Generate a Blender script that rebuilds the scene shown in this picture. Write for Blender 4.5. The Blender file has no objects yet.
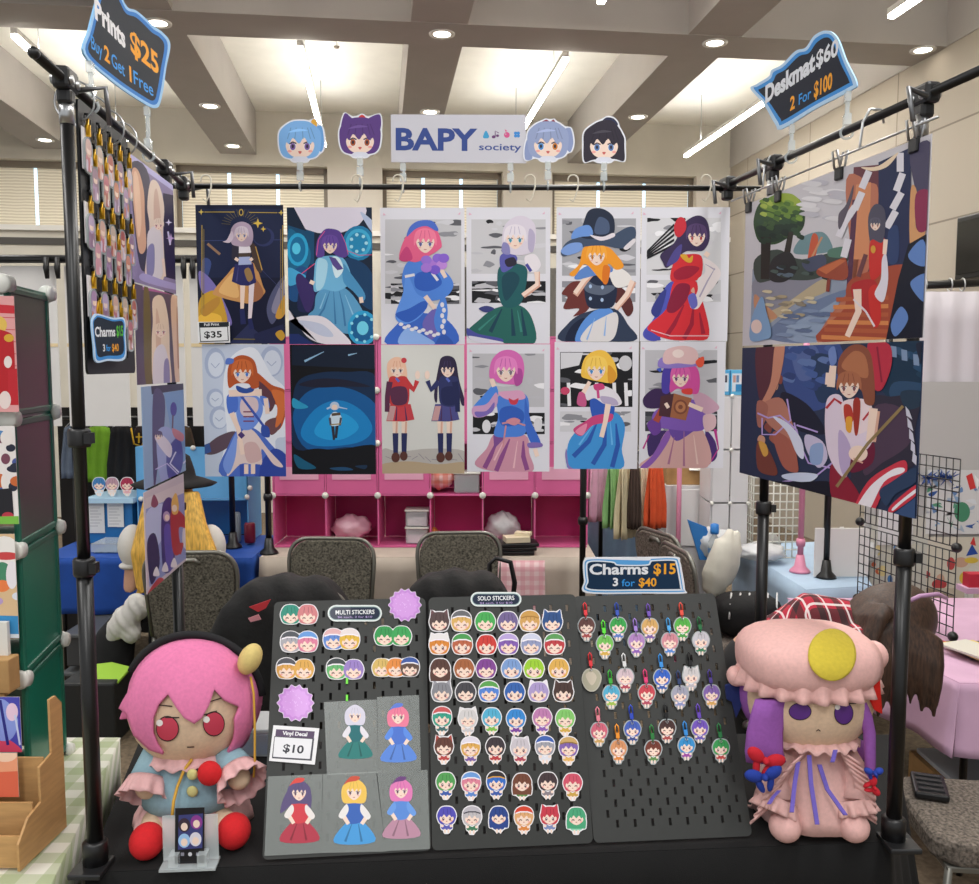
import bpy, bmesh, math, random
from math import sin, cos, tan, pi, radians, sqrt, atan2, hypot
from mathutils import Vector as V, Matrix
random.seed(7)
SC = bpy.context.scene
COL = SC.collection

# ---------------------------------------------------------------- camera, world, light, exposure
CAM_Z, PITCH, FPX = 1.82, radians(4.9), 900.0
cam_data = bpy.data.cameras.new('camera')
cam_data.sensor_width = 36.0
cam_data.lens = 36.0 * FPX / 979.0
cam_data.clip_start = 0.05
cam = bpy.data.objects.new('camera', cam_data)
COL.objects.link(cam)
cam.location = (0, 0, CAM_Z)
cam.rotation_euler = (pi / 2 - PITCH, 0, 0)
SC.camera = cam
SC.view_settings.view_transform = 'Standard'
SC.view_settings.look = 'None'
SC.view_settings.exposure = 0.0
SC.view_settings.gamma = 1.0
SC.view_settings.use_curve_mapping = False
world = bpy.data.worlds.new('world')
SC.world = world
world.use_nodes = True
bg = world.node_tree.nodes['Background']
bg.inputs[0].default_value = (0.98, 0.99, 1.0, 1)
bg.inputs[1].default_value = 0.72

RA = radians(7)                                   # the room is turned against the camera by this much
RU, RD = V((cos(RA), sin(RA), 0)), V((-sin(RA), cos(RA), 0))
def room(u, v, z): return RU * u + RD * v + V((0, 0, z))

def area(name, loc, rot, sx, sy, power, col=(1, .985, .965)):
    l = bpy.data.lights.new(name, 'AREA')
    l.shape, l.size, l.size_y, l.energy, l.color = 'RECTANGLE', sx, sy, power, col
    o = bpy.data.objects.new(name, l)
    COL.objects.link(o)
    o.location, o.rotation_euler = loc, rot
    return o
# the hall's rows of ceiling luminaires over the aisle (behind and above the camera) and over the booths
for u_, v_, p_ in ((-2.7, 1.2, 75), (1.5, 1.2, 75), (-.6, -1.6, 80), (-2.7, 4.6, 60), (1.5, 4.6, 60), (-.6, 8.9, 60), (-4.8, 8.6, 60), (3.2, 8.6, 60)):
    area('ceiling_luminaire', room(u_, v_, 4.25), (0, 0, RA), 0.5, 2.6, p_)

# ---------------------------------------------------------------- helpers: pixels to places
CR, CF, CU = V((1, 0, 0)), V((0, cos(PITCH), -sin(PITCH))), V((0, sin(PITCH), cos(PITCH)))
C0 = V((0, 0, CAM_Z))
def ray(px, py): return (CF + CR * ((px - 489.5) / FPX) - CU * ((py - 442) / FPX))
def at(px, py, Y):
    d = ray(px, py); return C0 + d * (Y / d.y)
def onz(px, py, z):
    d = ray(px, py); return C0 + d * ((z - CAM_Z) / d.z)
def hit(px, py, o, n):
    d = ray(px, py); return C0 + d * ((o - C0).dot(n) / d.dot(n))

def lin(h):
    if not isinstance(h, str): return tuple(h)
    h = h.lstrip('#')
    r = []
    for i in (0, 2, 4):
        c = int(h[i:i + 2], 16) / 255
        r.append(c / 12.92 if c <= .04045 else ((c + .055) / 1.055) ** 2.4)
    return tuple(r)

# ---------------------------------------------------------------- materials
MC = {}
def mat(name, col='808080', rough=.55, metal=0, noise=0, nscale=30, bump=0, bscale=200, alpha=1, emit=0, coat=0, ior=None, stretch=None):
    if name in MC: return MC[name]
    m = bpy.data.materials.new(name)
    m.use_nodes = True
    nt = m.node_tree; b = nt.nodes['Principled BSDF']
    c = lin(col)
    b.inputs['Base Color'].default_value = (*c, 1)
    b.inputs['Roughness'].default_value = rough
    b.inputs['Metallic'].default_value = metal
    if coat: b.inputs['Coat Weight'].default_value = coat
    if alpha < 1: b.inputs['Alpha'].default_value = alpha
    if emit:
        b.inputs['Emission Color'].default_value = (*c, 1)
        b.inputs['Emission Strength'].default_value = emit
    if noise or bump:
        tc = nt.nodes.new('ShaderNodeTexCoord'); src = tc.outputs['Object']
        if stretch:
            mp = nt.nodes.new('ShaderNodeMapping'); mp.inputs['Scale'].default_value = stretch
            nt.links.new(src, mp.inputs[0]); src = mp.outputs[0]
    if noise:
        n = nt.nodes.new('ShaderNodeTexNoise'); n.inputs['Scale'].default_value = nscale; n.inputs['Detail'].default_value = 4
        nt.links.new(src, n.inputs['Vector'])
        r = nt.nodes.new('ShaderNodeValToRGB')
        r.color_ramp.elements[0].position, r.color_ramp.elements[1].position = .3, .7
        r.color_ramp.elements[0].color = (*[x * (1 - noise) for x in c], 1)
        r.color_ramp.elements[1].color = (*[min(1, x * (1 + noise)) for x in c], 1)
        nt.links.new(n.outputs['Fac'], r.inputs[0]); nt.links.new(r.outputs[0], b.inputs['Base Color'])
    if bump:
        n = nt.nodes.new('ShaderNodeTexNoise'); n.inputs['Scale'].default_value = bscale
        nt.links.new(src, n.inputs['Vector'])
        bp = nt.nodes.new('ShaderNodeBump'); bp.inputs['Strength'].default_value = bump; bp.inputs['Distance'].default_value = .004
        nt.links.new(n.outputs['Fac'], bp.inputs['Height']); nt.links.new(bp.outputs[0], b.inputs['Normal'])
    MC[name] = m
    return m

def attr_mat(name, rough, coat=0, trans=0):
    if name in MC: return MC[name]
    m = bpy.data.materials.new(name); m.use_nodes = True
    nt = m.node_tree; b = nt.nodes['Principled BSDF']
    a = nt.nodes.new('ShaderNodeAttribute'); a.attribute_name = 'ink'
    nt.links.new(a.outputs['Color'], b.inputs['Base Color'])
    b.inputs['Roughness'].default_value = rough; b.inputs['Specular IOR Level'].default_value = .25
    b.inputs['Coat Weight'].default_value = coat
    if trans: b.inputs['Alpha'].default_value = 1 - trans
    MC[name] = m
    return m

def check_mat(name, base, bands, rough=.8):
    """woven checks: bands = (axis, period, offset, width, colour, strength); axis 'x','y','z' or 's' (y+z run together)"""
    if name in MC: return MC[name]
    m = bpy.data.materials.new(name); m.use_nodes = True
    nt = m.node_tree; b = nt.nodes['Principled BSDF']; b.inputs['Roughness'].default_value = rough
    tc = nt.nodes.new('ShaderNodeTexCoord'); sp = nt.nodes.new('ShaderNodeSeparateXYZ')
    nt.links.new(tc.outputs['Object'], sp.inputs[0])
    def mth(op, a, c=None):
        n = nt.nodes.new('ShaderNodeMath'); n.operation = op
        for i, x in enumerate((a, c)):
            if x is None: continue
            if isinstance(x, (int, float)): n.inputs[i].default_value = x
            else: nt.links.new(x, n.inputs[i])
        return n.outputs[0]
    ax = {'x': sp.outputs[0], 'y': sp.outputs[1], 'z': sp.outputs[2]}
    ax['s'] = mth('SUBTRACT', sp.outputs[1], sp.outputs[2])
    rgb = nt.nodes.new('ShaderNodeRGB'); rgb.outputs[0].default_value = (*lin(base), 1); cur = rgb.outputs[0]
    for axis, per, off, wid, col, st in bands:
        f = mth('FRACT', mth('ADD', mth('DIVIDE', ax[axis], per), off + 50))
        k = mth('MULTIPLY', mth('LESS_THAN', f, wid / per), st)
        mx = nt.nodes.new('ShaderNodeMixRGB'); nt.links.new(k, mx.inputs[0]); nt.links.new(cur, mx.inputs[1])
        mx.inputs[2].default_value = (*lin(col), 1); cur = mx.outputs[0]
    nt.links.new(cur, b.inputs['Base Color'])
    MC[name] = m
    return m

# ---------------------------------------------------------------- mesh builder
class MB:
    def __init__(s): s.v, s.f, s.m, s.sm = [], [], [], []
    def add(s, vs, fs, m=0, smooth=False):
        o = len(s.v); s.v += [tuple(x) for x in vs]
        for f in fs:
            s.f.append([o + i for i in f]); s.m.append(m); s.sm.append(smooth)
        return s
    def box(s, c, d, rz=0, m=0, R=None):
        R = R or Matrix.Rotation(rz, 3, 'Z'); c = V(c)
        vs = [c + R @ V((x * d[0] / 2, y * d[1] / 2, z * d[2] / 2)) for x in (-1, 1) for y in (-1, 1) for z in (-1, 1)]
        return s.add(vs, [(0, 1, 3, 2), (4, 6, 7, 5), (0, 4, 5, 1), (2, 3, 7, 6), (0, 2, 6, 4), (1, 5, 7, 3)], m)
    def beam(s, a, b, w, h, m=0):
        a, b = V(a), V(b); x = (b - a).normalized(); up = V((0, 0, 1)) if abs(x.z) < .95 else V((0, 1, 0))
        y = up.cross(x).normalized(); z = x.cross(y)
        return s.box((a + b) / 2, ((b - a).length, w, h), m=m, R=Matrix((x, y, z)).transposed())
    def tube(s, pts, r, n=10, m=0, closed=False, caps=True, smooth=True):
        pts = [V(p) for p in pts]; N = len(pts); vs, fs = [], []
        rs = r if isinstance(r, (list, tuple)) else [r] * N
        prev = None
        for i, p in enumerate(pts):
            a = pts[(i - 1) % N] if (closed or i > 0) else p; b = pts[(i + 1) % N] if (closed or i < N - 1) else p
            t = (b - a); t = t.normalized() if t.length > 1e-9 else V((0, 0, 1))
            if prev is None:
                up = V((0, 0, 1)) if abs(t.z) < .9 else V((1, 0, 0)); x = t.cross(up).normalized()
            else:
                x = (prev - t * prev.dot(t)); x = x.normalized() if x.length > 1e-6 else t.orthogonal().normalized()
            y = t.cross(x); prev = x
            for k in range(n):
                q = 2 * pi * k / n; vs.append(p + (x * cos(q) + y * sin(q)) * rs[i])
        for i in range(N if closed else N - 1):
            j = (i + 1) % N
            for k in range(n):
                l = (k + 1) % n; fs.append((i * n + k, i * n + l, j * n + l, j * n + k))
        if caps and not closed:
            fs.append(tuple(range(n - 1, -1, -1))); fs.append(tuple(range((N - 1) * n, N * n)))
        return s.add(vs, fs, m, smooth)
    def lathe(s, prof, c=(0, 0, 0), n=20, m=0, R=None, smooth=True, fold=None, caps=True):
        c = V(c); vs, fs = [], []
        for i, (r, z) in enumerate(prof):
            for k in range(n):
                q = 2 * pi * k / n; rr = r if not fold else r * (1 + fold(q, i))
                p = V((rr * cos(q), rr * sin(q), z)); vs.append(c + (R @ p if R else p))
        for i in range(len(prof) - 1):
            for k in range(n):
                l = (k + 1) % n; fs.append((i * n + k, i * n + l, (i + 1) * n + l, (i + 1) * n + k))
        if caps: fs.append(tuple(range(n - 1, -1, -1))); fs.append(tuple(range((len(prof) - 1) * n, len(prof) * n)))
        return s.add(vs, fs, m, smooth)
    def ell(s, c, r, nu=20, nv=12, m=0, R=None, fn=None):
        c = V(c); vs, fs = [], []
        r = (r, r, r) if isinstance(r, (int, float)) else r
        for i in range(nv + 1):
            th = pi * i / nv
            for k in range(nu):
                q = 2 * pi * k / nu
                d = V((sin(th) * cos(q), sin(th) * sin(q), cos(th)))
                f = fn(d) if fn else 1
                p = V((d.x * r[0], d.y * r[1], d.z * r[2])) * f
                vs.append(c + (R @ p if R else p))
        for i in range(nv):
            for k in range(nu):
                l = (k + 1) % nu; fs.append((i * nu + k, (i + 1) * nu + k, (i + 1) * nu + l, i * nu + l))
        return s.add(vs, fs, m, True)
    def grid(s, fn, nu, nv, m=0, smooth=True):
        vs = [V(fn(i / nu, j / nv)) for j in range(nv + 1) for i in range(nu + 1)]
        fs = [(j * (nu + 1) + i, j * (nu + 1) + i + 1, (j + 1) * (nu + 1) + i + 1, (j + 1) * (nu + 1) + i) for j in range(nv) for i in range(nu)]
        return s.add(vs, fs, m, smooth)
    def prism(s, poly, o, ux, uz, t, m=0, smooth=False):
        """poly (x, z) in the plane o + x ux + z uz; thickness t to the back (uz x ux)"""
        o, ux, uz = V(o), V(ux), V(uz); n = uz.cross(ux)
        if sum(poly[i - 1][0] * poly[i][1] - poly[i][0] * poly[i - 1][1] for i in range(len(poly))) < 0: poly = poly[::-1]
        N = len(poly)
        vs = [o + ux * x + uz * z for x, z in poly] + [o + ux * x + uz * z + n * t for x, z in poly]
        fs = [tuple(range(N)), tuple(range(2 * N - 1, N - 1, -1))] + [(i, N + i, N + (i + 1) % N, (i + 1) % N) for i in range(N)]
        return s.add(vs, fs, m, smooth)

def link(name, me, parent=None, inv=None):
    o = bpy.data.objects.new(name, me); COL.objects.link(o)
    if parent is not None:
        o.parent = parent
        if inv is not None: o.matrix_parent_inverse = inv
    return o

def tag(o, label=None, cat=None, group=None, kind=None):
    if label: o['label'] = label
    if cat: o['category'] = cat
    if group: o['group'] = group
    if kind: o['kind'] = kind
    return o

def obj(name, mb, mats, parent=None, local=False, bevel=0, solid=0, sub=0, remesh=0, base=None):
    """one mesh object from a builder in world coordinates (local=True: in the parent's)"""
    vs = mb.v
    loc = V((0, 0, 0))
    if parent is None and not local:
        if base is None:
            xs = list(zip(*vs)); loc = V(((min(xs[0]) + max(xs[0])) / 2, (min(xs[1]) + max(xs[1])) / 2, min(xs[2])))
        else: loc = V(base)
        vs = [tuple(V(p) - loc) for p in vs]
    me = bpy.data.meshes.new(name); me.from_pydata(vs, [], mb.f)
    mats = mats if isinstance(mats, (list, tuple)) else [mats]
    for x in mats: me.materials.append(x)
    me.polygons.foreach_set('material_index', mb.m); me.polygons.foreach_set('use_smooth', mb.sm)
    me.update()
    inv = None
    if parent is not None and not local: inv = parent.matrix_basis.inverted()
    o = link(name, me, parent, inv); o.location = loc
    if remesh:
        r = o.modifiers.new('skin', 'REMESH'); r.mode = 'VOXEL'; r.voxel_size = remesh; r.use_smooth_shade = True
        s_ = o.modifiers.new('relax', 'SMOOTH'); s_.iterations = 4; s_.factor = .6
    if solid:
        md = o.modifiers.new('thickness', 'SOLIDIFY'); md.thickness = solid; md.offset = 0
    if bevel:
        b = o.modifiers.new('bevel', 'BEVEL'); b.width = bevel; b.segments = 2; b.limit_method = 'ANGLE'
    if sub:
        b = o.modifiers.new('sub', 'SUBSURF'); b.levels = b.render_levels = sub
    return o

def thing(name, loc, label, cat, group=None, rz=0):
    o = bpy.data.objects.new(name, None); COL.objects.link(o); o.empty_display_size = .05
    o.location = loc; o.rotation_euler = (0, 0, rz)
    o.matrix_basis = Matrix.Translation(V(loc)) @ Matrix.Rotation(rz, 4, 'Z')
    return tag(o, label, cat, group)

def copy_tree(o, loc=None, rz=None, label=None, group=None, parent=None):
    c = o.copy(); COL.objects.link(c)
    if parent is not None: c.parent = parent
    for ch in list(o.children): copy_tree(ch, parent=c)
    if loc is not None: c.location = loc
    if rz is not None: c.rotation_euler = (0, 0, rz)
    if label: c['label'] = label
    if group: c['group'] = group
    return c

def struct(name, mb, m, **k):
    return tag(obj(name, mb, m, **k), kind='structure')

# ---------------------------------------------------------------- printed artwork: flat inks on a sheet
def spline(p, n=5):
    N = len(p); out = []
    for i in range(N):
        a, b, c, d = p[i - 1], p[i], p[(i + 1) % N], p[(i + 2) % N]
        for k in range(n):
            t = k / n
            out.append(tuple(.5 * (2 * b[j] + (c[j] - a[j]) * t + (2 * a[j] - 5 * b[j] + 4 * c[j] - d[j]) * t * t + (3 * b[j] - a[j] - 3 * c[j] + d[j]) * t ** 3) for j in (0, 1)))
    return out
def pairs(l): return [(l[i], l[i + 1]) for i in range(0, len(l), 2)] if not isinstance(l[0], (tuple, list)) else list(l)
def clip(poly, x0, z0, x1, z1):
    for ax, lim, sg in ((0, x0, 1), (0, x1, -1), (1, z0, 1), (1, z1, -1)):
        out = []
        for i in range(len(poly)):
            a, b = poly[i - 1], poly[i]; ia, ib = (a[ax] - lim) * sg >= 0, (b[ax] - lim) * sg >= 0
            if ia != ib:
                t = (lim - a[ax]) / (b[ax] - a[ax]); out.append((a[0] + (b[0] - a[0]) * t, a[1] + (b[1] - a[1]) * t))
            if ib: out.append(b)
        poly = out
        if len(poly) < 3: return []
    return poly
TXT = {}
def glyphs(body, bold, shear):
    k = (body, bold, shear)
    if k not in TXT:
        c = bpy.data.curves.new('txt', 'FONT'); c.body = body; c.size = 1; c.offset = bold; c.shear = shear; c.resolution_u = 3
        o = bpy.data.objects.new('txt', c); me = bpy.data.meshes.new_from_object(o)
        TXT[k] = ([(v.co.x, v.co.y) for v in me.vertices], [tuple(p.vertices) for p in me.polygons])
        bpy.data.objects.remove(o); bpy.data.meshes.remove(me); bpy.data.curves.remove(c)
    return TXT[k]

class Art:
    """a sheet in the plane through o (axes ux to the right, uz up); shapes are drawn in picture coordinates that land on that plane"""
    EPS = 1.6e-5
    def __init__(s, o, ux, uz, Z=(0, 0, 1), rect=None, paper='e9e7ea'):
        s.o, s.ux, s.uz, s.Z = V(o), V(ux).normalized(), V(uz).normalized(), Z
        s.n = s.uz.cross(s.ux); s.L = []; s.T = []; s.rect = rect; s.paper = paper; s.outline = None
    def loc(s, x, y):
        p = hit(s.Z[0] + x * s.Z[2], s.Z[1] + y * s.Z[2], s.o, s.n) - s.o
        return (p.dot(s.ux), p.dot(s.uz))
    def put(s, pts, col):
        if s.rect: pts = clip(pts, *s.rect)
        q = []
        for p in pts:
            if not q or hypot(p[0] - q[-1][0], p[1] - q[-1][1]) > 1e-6: q.append(p)
        if len(q) > 2 and hypot(q[0][0] - q[-1][0], q[0][1] - q[-1][1]) < 1e-6: q.pop()
        if len(q) < 3: return
        if sum(q[i - 1][0] * q[i][1] - q[i][0] * q[i - 1][1] for i in range(len(q))) < 0: q = q[::-1]
        s.L.append((q, lin(col)))
    def p(s, col, *l): s.put([s.loc(*q) for q in pairs(l)], col); return s
    def b(s, col, *l): s.put([s.loc(*q) for q in spline(pairs(l))], col); return s
    def e(s, col, cx, cy, rx, ry=None, rot=0, n=20):
        ry = rx if ry is None else ry; c, d = cos(rot), sin(rot)
        s.put([s.loc(cx + rx * cos(t) * c - ry * sin(t) * d, cy + rx * cos(t) * d + ry * sin(t) * c) for t in [2 * pi * k / n for k in range(n)]], col); return s
    def l(s, col, w, *l):
        q = pairs(l); w = list(w) if isinstance(w, (list, tuple)) else [w]; w = (w + [w[-1]] * len(q))[:len(q)]; a, b = [], []
        for i, (x, y) in enumerate(q):
            p0, p1 = q[max(0, i - 1)], q[min(len(q) - 1, i + 1)]; dx, dy = p1[0] - p0[0], p1[1] - p0[1]; k = hypot(dx, dy) or 1
            nx, ny = -dy / k * w[i] / 2, dx / k * w[i] / 2; a.append((x + nx, y + ny)); b.append((x - nx, y - ny))
        s.put([s.loc(*t) for t in a + b[::-1]], col); return s
    def star(s, col, cx, cy, r0, r1, n, rot=0):
        return s.p(col, *[(cx + (r0, r1)[k % 2] * cos(rot + pi * k / n), cy + (r0, r1)[k % 2] * sin(rot + pi * k / n)) for k in range(2 * n)])
    def text(s, col, body, x, y, h, x1=None, y1=None, bold=.02, shear=0):
        """baseline start (x, y), cap height h; x1,y1: where the baseline ends"""
        vs, fs = glyphs(body, bold, shear)
        w = max(v[0] for v in vs); k = h / .7; x1 = x + w * k if x1 is None else x1; y1 = y if y1 is None else y1
        a, b = s.loc(x, y), s.loc(x1, y1); up = s.loc(x, y - h)
        sc = s.loc(x, y - h)[1] - a[1]
        e = V((b[0] - a[0], b[1] - a[1])) / w; hgt = abs(sc) / .7
        L = e.normalized(); nv = V((-L.y, L.x)) * hgt
        P = [(a[0] + e.x * v[0] + nv.x * v[1], a[1] + e.y * v[0] + nv.y * v[1]) for v in vs]
        s.T.append((P, fs, lin(col))); return s
    def cut(s, polys, margin, n=72):
        """die-cut outline round some drawn polygons (local coordinates)"""
        allp = [q for pl in polys for q in pl]
        cx = sum(q[0] for q in allp) / len(allp); cz = sum(q[1] for q in allp) / len(allp); rad = []
        for k in range(n):
            t = 2 * pi * k / n; d = (cos(t), sin(t)); best = margin
            for pl in polys:
                for i in range(len(pl)):
                    ax, az, bx, bz = pl[i - 1][0] - cx, pl[i - 1][1] - cz, pl[i][0] - cx, pl[i][1] - cz
                    ex, ez = bx - ax, bz - az; den = d[0] * ez - d[1] * ex
                    if abs(den) < 1e-12: continue
                    tt = (ax * ez - az * ex) / den; u = (ax * d[1] - az * d[0]) / den
                    if 0 <= u <= 1 and tt > best: best = tt
            rad.append(best + margin)
        rad = [max(rad[i - 1] * .5 + rad[(i + 1) % n] * .5, rad[i]) if True else 0 for i in range(n)]
        s.outline = [(cx + rad[k] * cos(2 * pi * k / n), cz + rad[k] * sin(2 * pi * k / n)) for k in range(n)]
    def build(s, name, t=.0012, rough=.45, coat=0, base_mat=None, parent=None, bend=None):
        out = s.outline or [(s.rect[0], s.rect[1]), (s.rect[2], s.rect[1]), (s.rect[2], s.rect[3]), (s.rect[0], s.rect[3])]
        vs, fs, cs, ms = [], [], [], []
        def face(q, y, col, m=0):
            b = len(vs); vs.extend((x, y, z) for x, z in q); fs.append(list(range(b, b + len(q)))); cs.append(col); ms.append(m)
        if sum(out[i - 1][0] * out[i][1] - out[i][0] * out[i - 1][1] for i in range(len(out))) < 0: out = out[::-1]
        pc = lin(s.paper); N = len(out); bm_ = 1 if base_mat else 0
        face(out, 0, pc, bm_); face(out[::-1], t, pc, bm_)
        for i in range(N):
            a, c = out[i], out[(i + 1) % N]; b = len(vs)
            vs.extend([(a[0], 0, a[1]), (a[0], t, a[1]), (c[0], t, c[1]), (c[0], 0, c[1])]); fs.append([b, b + 1, b + 2, b + 3]); cs.append(pc); ms.append(bm_)
        k = 1
        for q, col in s.L: face(q, -s.EPS * k, col); k += 1
        for P, F, col in s.T:
            b = len(vs); vs.extend((x, -s.EPS * k, z) for x, z in P)
            for f in F: fs.append([b + i for i in f]); cs.append(col); ms.append(0)
            k += 1
        if bend: vs = [(x, y + bend(x, z), z) for x, y, z in vs]
        me = bpy.data.meshes.new(name); me.from_pydata(vs, [], fs)
        me.materials.append(attr_mat('printed_ink_%d' % int(rough * 100), rough, coat))
        if base_mat: me.materials.append(base_mat)
        me.polygons.foreach_set('material_index', ms)
        a = me.color_attributes.new('ink', 'FLOAT_COLOR', 'CORNER'); dat = []
        for f, c in zip(fs, cs): dat += [c[0], c[1], c[2], 1.0] * len(f)
        a.data.foreach_set('color', dat); me.update()
        M = Matrix.Translation(s.o) @ Matrix((s.ux, s.n, s.uz)).transposed().to_4x4()
        o = link(name, me, parent, parent.matrix_basis.inverted() if parent is not None else None); o.matrix_basis = M
        return o
# ================================================================ the hall
def rbox(mb, u0, u1, v0, v1, z0, z1, m=0):
    c = room((u0 + u1) / 2, (v0 + v1) / 2, (z0 + z1) / 2)
    return mb.box(c, (u1 - u0, v1 - v0, z1 - z0), RA, m)
paint = mat('beam_paint', 'aca7a2', .85, noise=.03, nscale=3)
coffer = mat('coffer_paint', 'f2f0e6', .9, noise=.03, nscale=4)
wallp = mat('wall_paint', 'cdc8bb', .85, noise=.04, nscale=3)
UB = [.47 + 2.1 * k for k in range(-5, 3)]          # beams running away from the camera
ZB, ZC = 4.32, 4.83
cp = mat('carpet', '6c5e4c', .95, noise=.35, nscale=45, bump=.5, bscale=300)
struct('floor', rbox(MB(), -10, 4.55, -3, 11.6, -.05, 0), cp)
struct('ceiling', rbox(MB(), -10, 4.6, .4, 11.6, ZC, ZC + .1), coffer)
for i, u in enumerate(UB):
    struct('ceiling_beam', rbox(MB(), u - .21, u + .21, .4, 11.3, ZB, ZC), paint)
for v0, v1 in ((6.83, 7.3), (2.0, 2.45)):
    struct('cross_beam', rbox(MB(), -10, 4.47, v0, v1, ZB - .004, ZC), paint)
# right wall of big panels with thin joints
bw = bpy.data.materials.new('panelled_wall'); bw.use_nodes = True
nt = bw.node_tree; bs = nt.nodes['Principled BSDF']; bs.inputs['Roughness'].default_value = .8
tc = nt.nodes.new('ShaderNodeTexCoord'); mp = nt.nodes.new('ShaderNodeMapping'); mp.inputs['Rotation'].default_value = (pi / 2, 0, pi / 2)
sx = nt.nodes.new('ShaderNodeSeparateXYZ'); cx = nt.nodes.new('ShaderNodeCombineXYZ'); nt.links.new(tc.outputs['Object'], sx.inputs[0])
nt.links.new(sx.outputs[1], cx.inputs[0]); nt.links.new(sx.outputs[2], cx.inputs[1])
bk = nt.nodes.new('ShaderNodeTexBrick'); bk.offset = 0; bk.inputs['Scale'].default_value = 1
bk.inputs['Color1'].default_value = (*lin('aaa193'), 1); bk.inputs['Color2'].default_value = (*lin('a59c8e'), 1); bk.inputs['Mortar'].default_value = (*lin('7c7468'), 1)
bk.inputs['Mortar Size'].default_value = .008; bk.inputs['Brick Width'].default_value = 1.6; bk.inputs['Row Height'].default_value = .74
nt.links.new(cx.outputs[0], bk.inputs['Vector']); nt.links.new(bk.outputs[0], bs.inputs['Base Color'])
w = struct('wall_right', MB().box((0, 0, 2.4), (.1, 14.6, 4.9)), bw, local=True)
w.location = room(4.52, 4.3, 0); w.rotation_euler = (0, 0, RA)
# back wall: sill wall, header, pillars between the high windows
VB = 11.25
struct('wall_back', rbox(MB(), -10, 4.5, VB + .25, VB + .35, 0, 4.9), wallp)
hd = MB(); rbox(hd, -10, 4.5, VB, VB + .25, 4.2, 4.9); struct('trim_1', hd, wallp)
lo = MB(); rbox(lo, -10, 4.5, VB, VB + .25, 0, 3.38); struct('trim_2', lo, wallp)
sl = MB(); rbox(sl, -10, 4.5, VB - .06, VB + .2, 3.38, 3.44); struct('trim_3', sl, mat('sill_paint', 'e2dfd8', .6))
kb = MB(); rbox(kb, -10, 4.5, VB - .02, VB, 3.22, 3.3); struct('trim_4', kb, mat('trim_shadow_gap', '4d4a46', .7))
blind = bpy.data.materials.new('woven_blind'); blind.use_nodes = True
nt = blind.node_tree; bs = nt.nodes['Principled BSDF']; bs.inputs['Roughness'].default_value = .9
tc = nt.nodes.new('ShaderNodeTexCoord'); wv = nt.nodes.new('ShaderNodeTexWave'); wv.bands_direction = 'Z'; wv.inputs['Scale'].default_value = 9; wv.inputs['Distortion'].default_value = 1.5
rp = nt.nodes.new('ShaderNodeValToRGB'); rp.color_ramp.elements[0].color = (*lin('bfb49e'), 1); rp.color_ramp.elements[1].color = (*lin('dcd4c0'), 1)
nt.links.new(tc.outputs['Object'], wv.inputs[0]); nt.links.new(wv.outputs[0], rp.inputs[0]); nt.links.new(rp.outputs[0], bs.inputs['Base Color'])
bs.inputs['Emission Strength'].default_value = .3; nt.links.new(rp.outputs[0], bs.inputs['Emission Color'])  # daylight behind the blind, put in as a faint glow of the weave
dayl = mat('daylight_pane', 'bcd8ee', .3, emit=1.6)
dark = mat('bronze_window_frame', '7a6f60', .5)
wins = [(-6.35, -4.95), (-4.5, -3.0), (-2.35, -.62), (.1, 1.52), (2.2, 4.0), (-8.2, -6.8)]
for i, (a, b) in enumerate(wins):
    t = thing('window_%d' % (i + 1), room((a + b) / 2, VB + .2, 3.44), None, None); t['kind'] = 'structure'
    obj('pane', rbox(MB(), a, b, VB + .225, VB + .24, 3.44, 4.2), dayl, t)
    k = 3; wd = (b - a) / k
    for j in range(k):
        obj('blind', rbox(MB(), a + j * wd + .02, a + (j + 1) * wd - .02, VB + .19, VB + .2, 3.46, 4.15), blind, t)
    obj('frame', rbox(rbox(rbox(MB(), a - .03, b + .03, VB + .12, VB + .18, 4.13, 4.2), a - .03, a + .02, VB + .12, VB + .18, 3.44, 4.2), b - .02, b + .03, VB + .12, VB + .18, 3.44, 4.2), dark, t)
pil = mat('pillar_paint', 'cdc6ba', .85)
ed = [-8.2 - .3, *[x for a, b in sorted(wins) for x in (a, b)], 4.5]
sw = sorted(wins)
for i in range(len(sw)):
    a = sw[i][1] + .03; b = sw[i + 1][0] - .03 if i + 1 < len(sw) else 4.46
    struct('pillar', rbox(MB(), a, b, VB + .0, VB + .24, 3.44, 4.2), pil)
for (a, b) in ((.1, 1.4), (2.1, 4.4)):
    d = MB(); d.grid(lambda u, v: room(a + (b - a) * u, VB - .12 + .05 * sin(u * 60), .02 + 3.0 * v), 60, 2)
    tag(obj('folding_partition_curtain', d, mat('curtain_grey', '6e6c68', .9)), kind='structure')

# lamps
lampw = mat('lamp_white', 'fff8ec', .4, emit=30); lampd = mat('lamp_white_small', 'fff6e6', .4, emit=9)
white = mat('white_enamel', 'e8e6e0', .4)
def linear(u, v0, v1, label):
    p = room(u, (v0 + v1) / 2, 4.27)
    t = thing('linear_ceiling_light', p, label, 'ceiling light', 'long linear lights in the ceiling coffers')
    obj('diffuser', rbox(MB(), u - .022, u + .022, v0, v1, 4.258, 4.285), lampw, t)
    obj('housing', rbox(MB(), u - .024, u + .024, v0 - .01, v1 + .01, 4.287, 4.33), white, t)
    up = area('ceiling_luminaire_uplight', room(u, (v0 + v1) / 2, 4.345), (pi, 0, RA), .04, v1 - v0 - .1, 13); up.parent = t; up.matrix_parent_inverse = t.matrix_basis.inverted()
    for v in (v0 + .5, v1 - .5):
        obj('suspension_wire', MB().tube([room(u, v, 4.33), room(u, v, ZC)], .004, 5), mat('steel_wire', '9a9a98', .3, .8), t)
linear(-.58, 7.35, 10.5, 'long linear ceiling light above the left end of the white shop banner')
linear(1.52, 7.35, 10.5, 'long slanting linear ceiling light above the right end of the white shop banner')
linear(3.62, 7.35, 10.5, 'long linear ceiling light running behind the tilted deskmat price sign')
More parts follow.
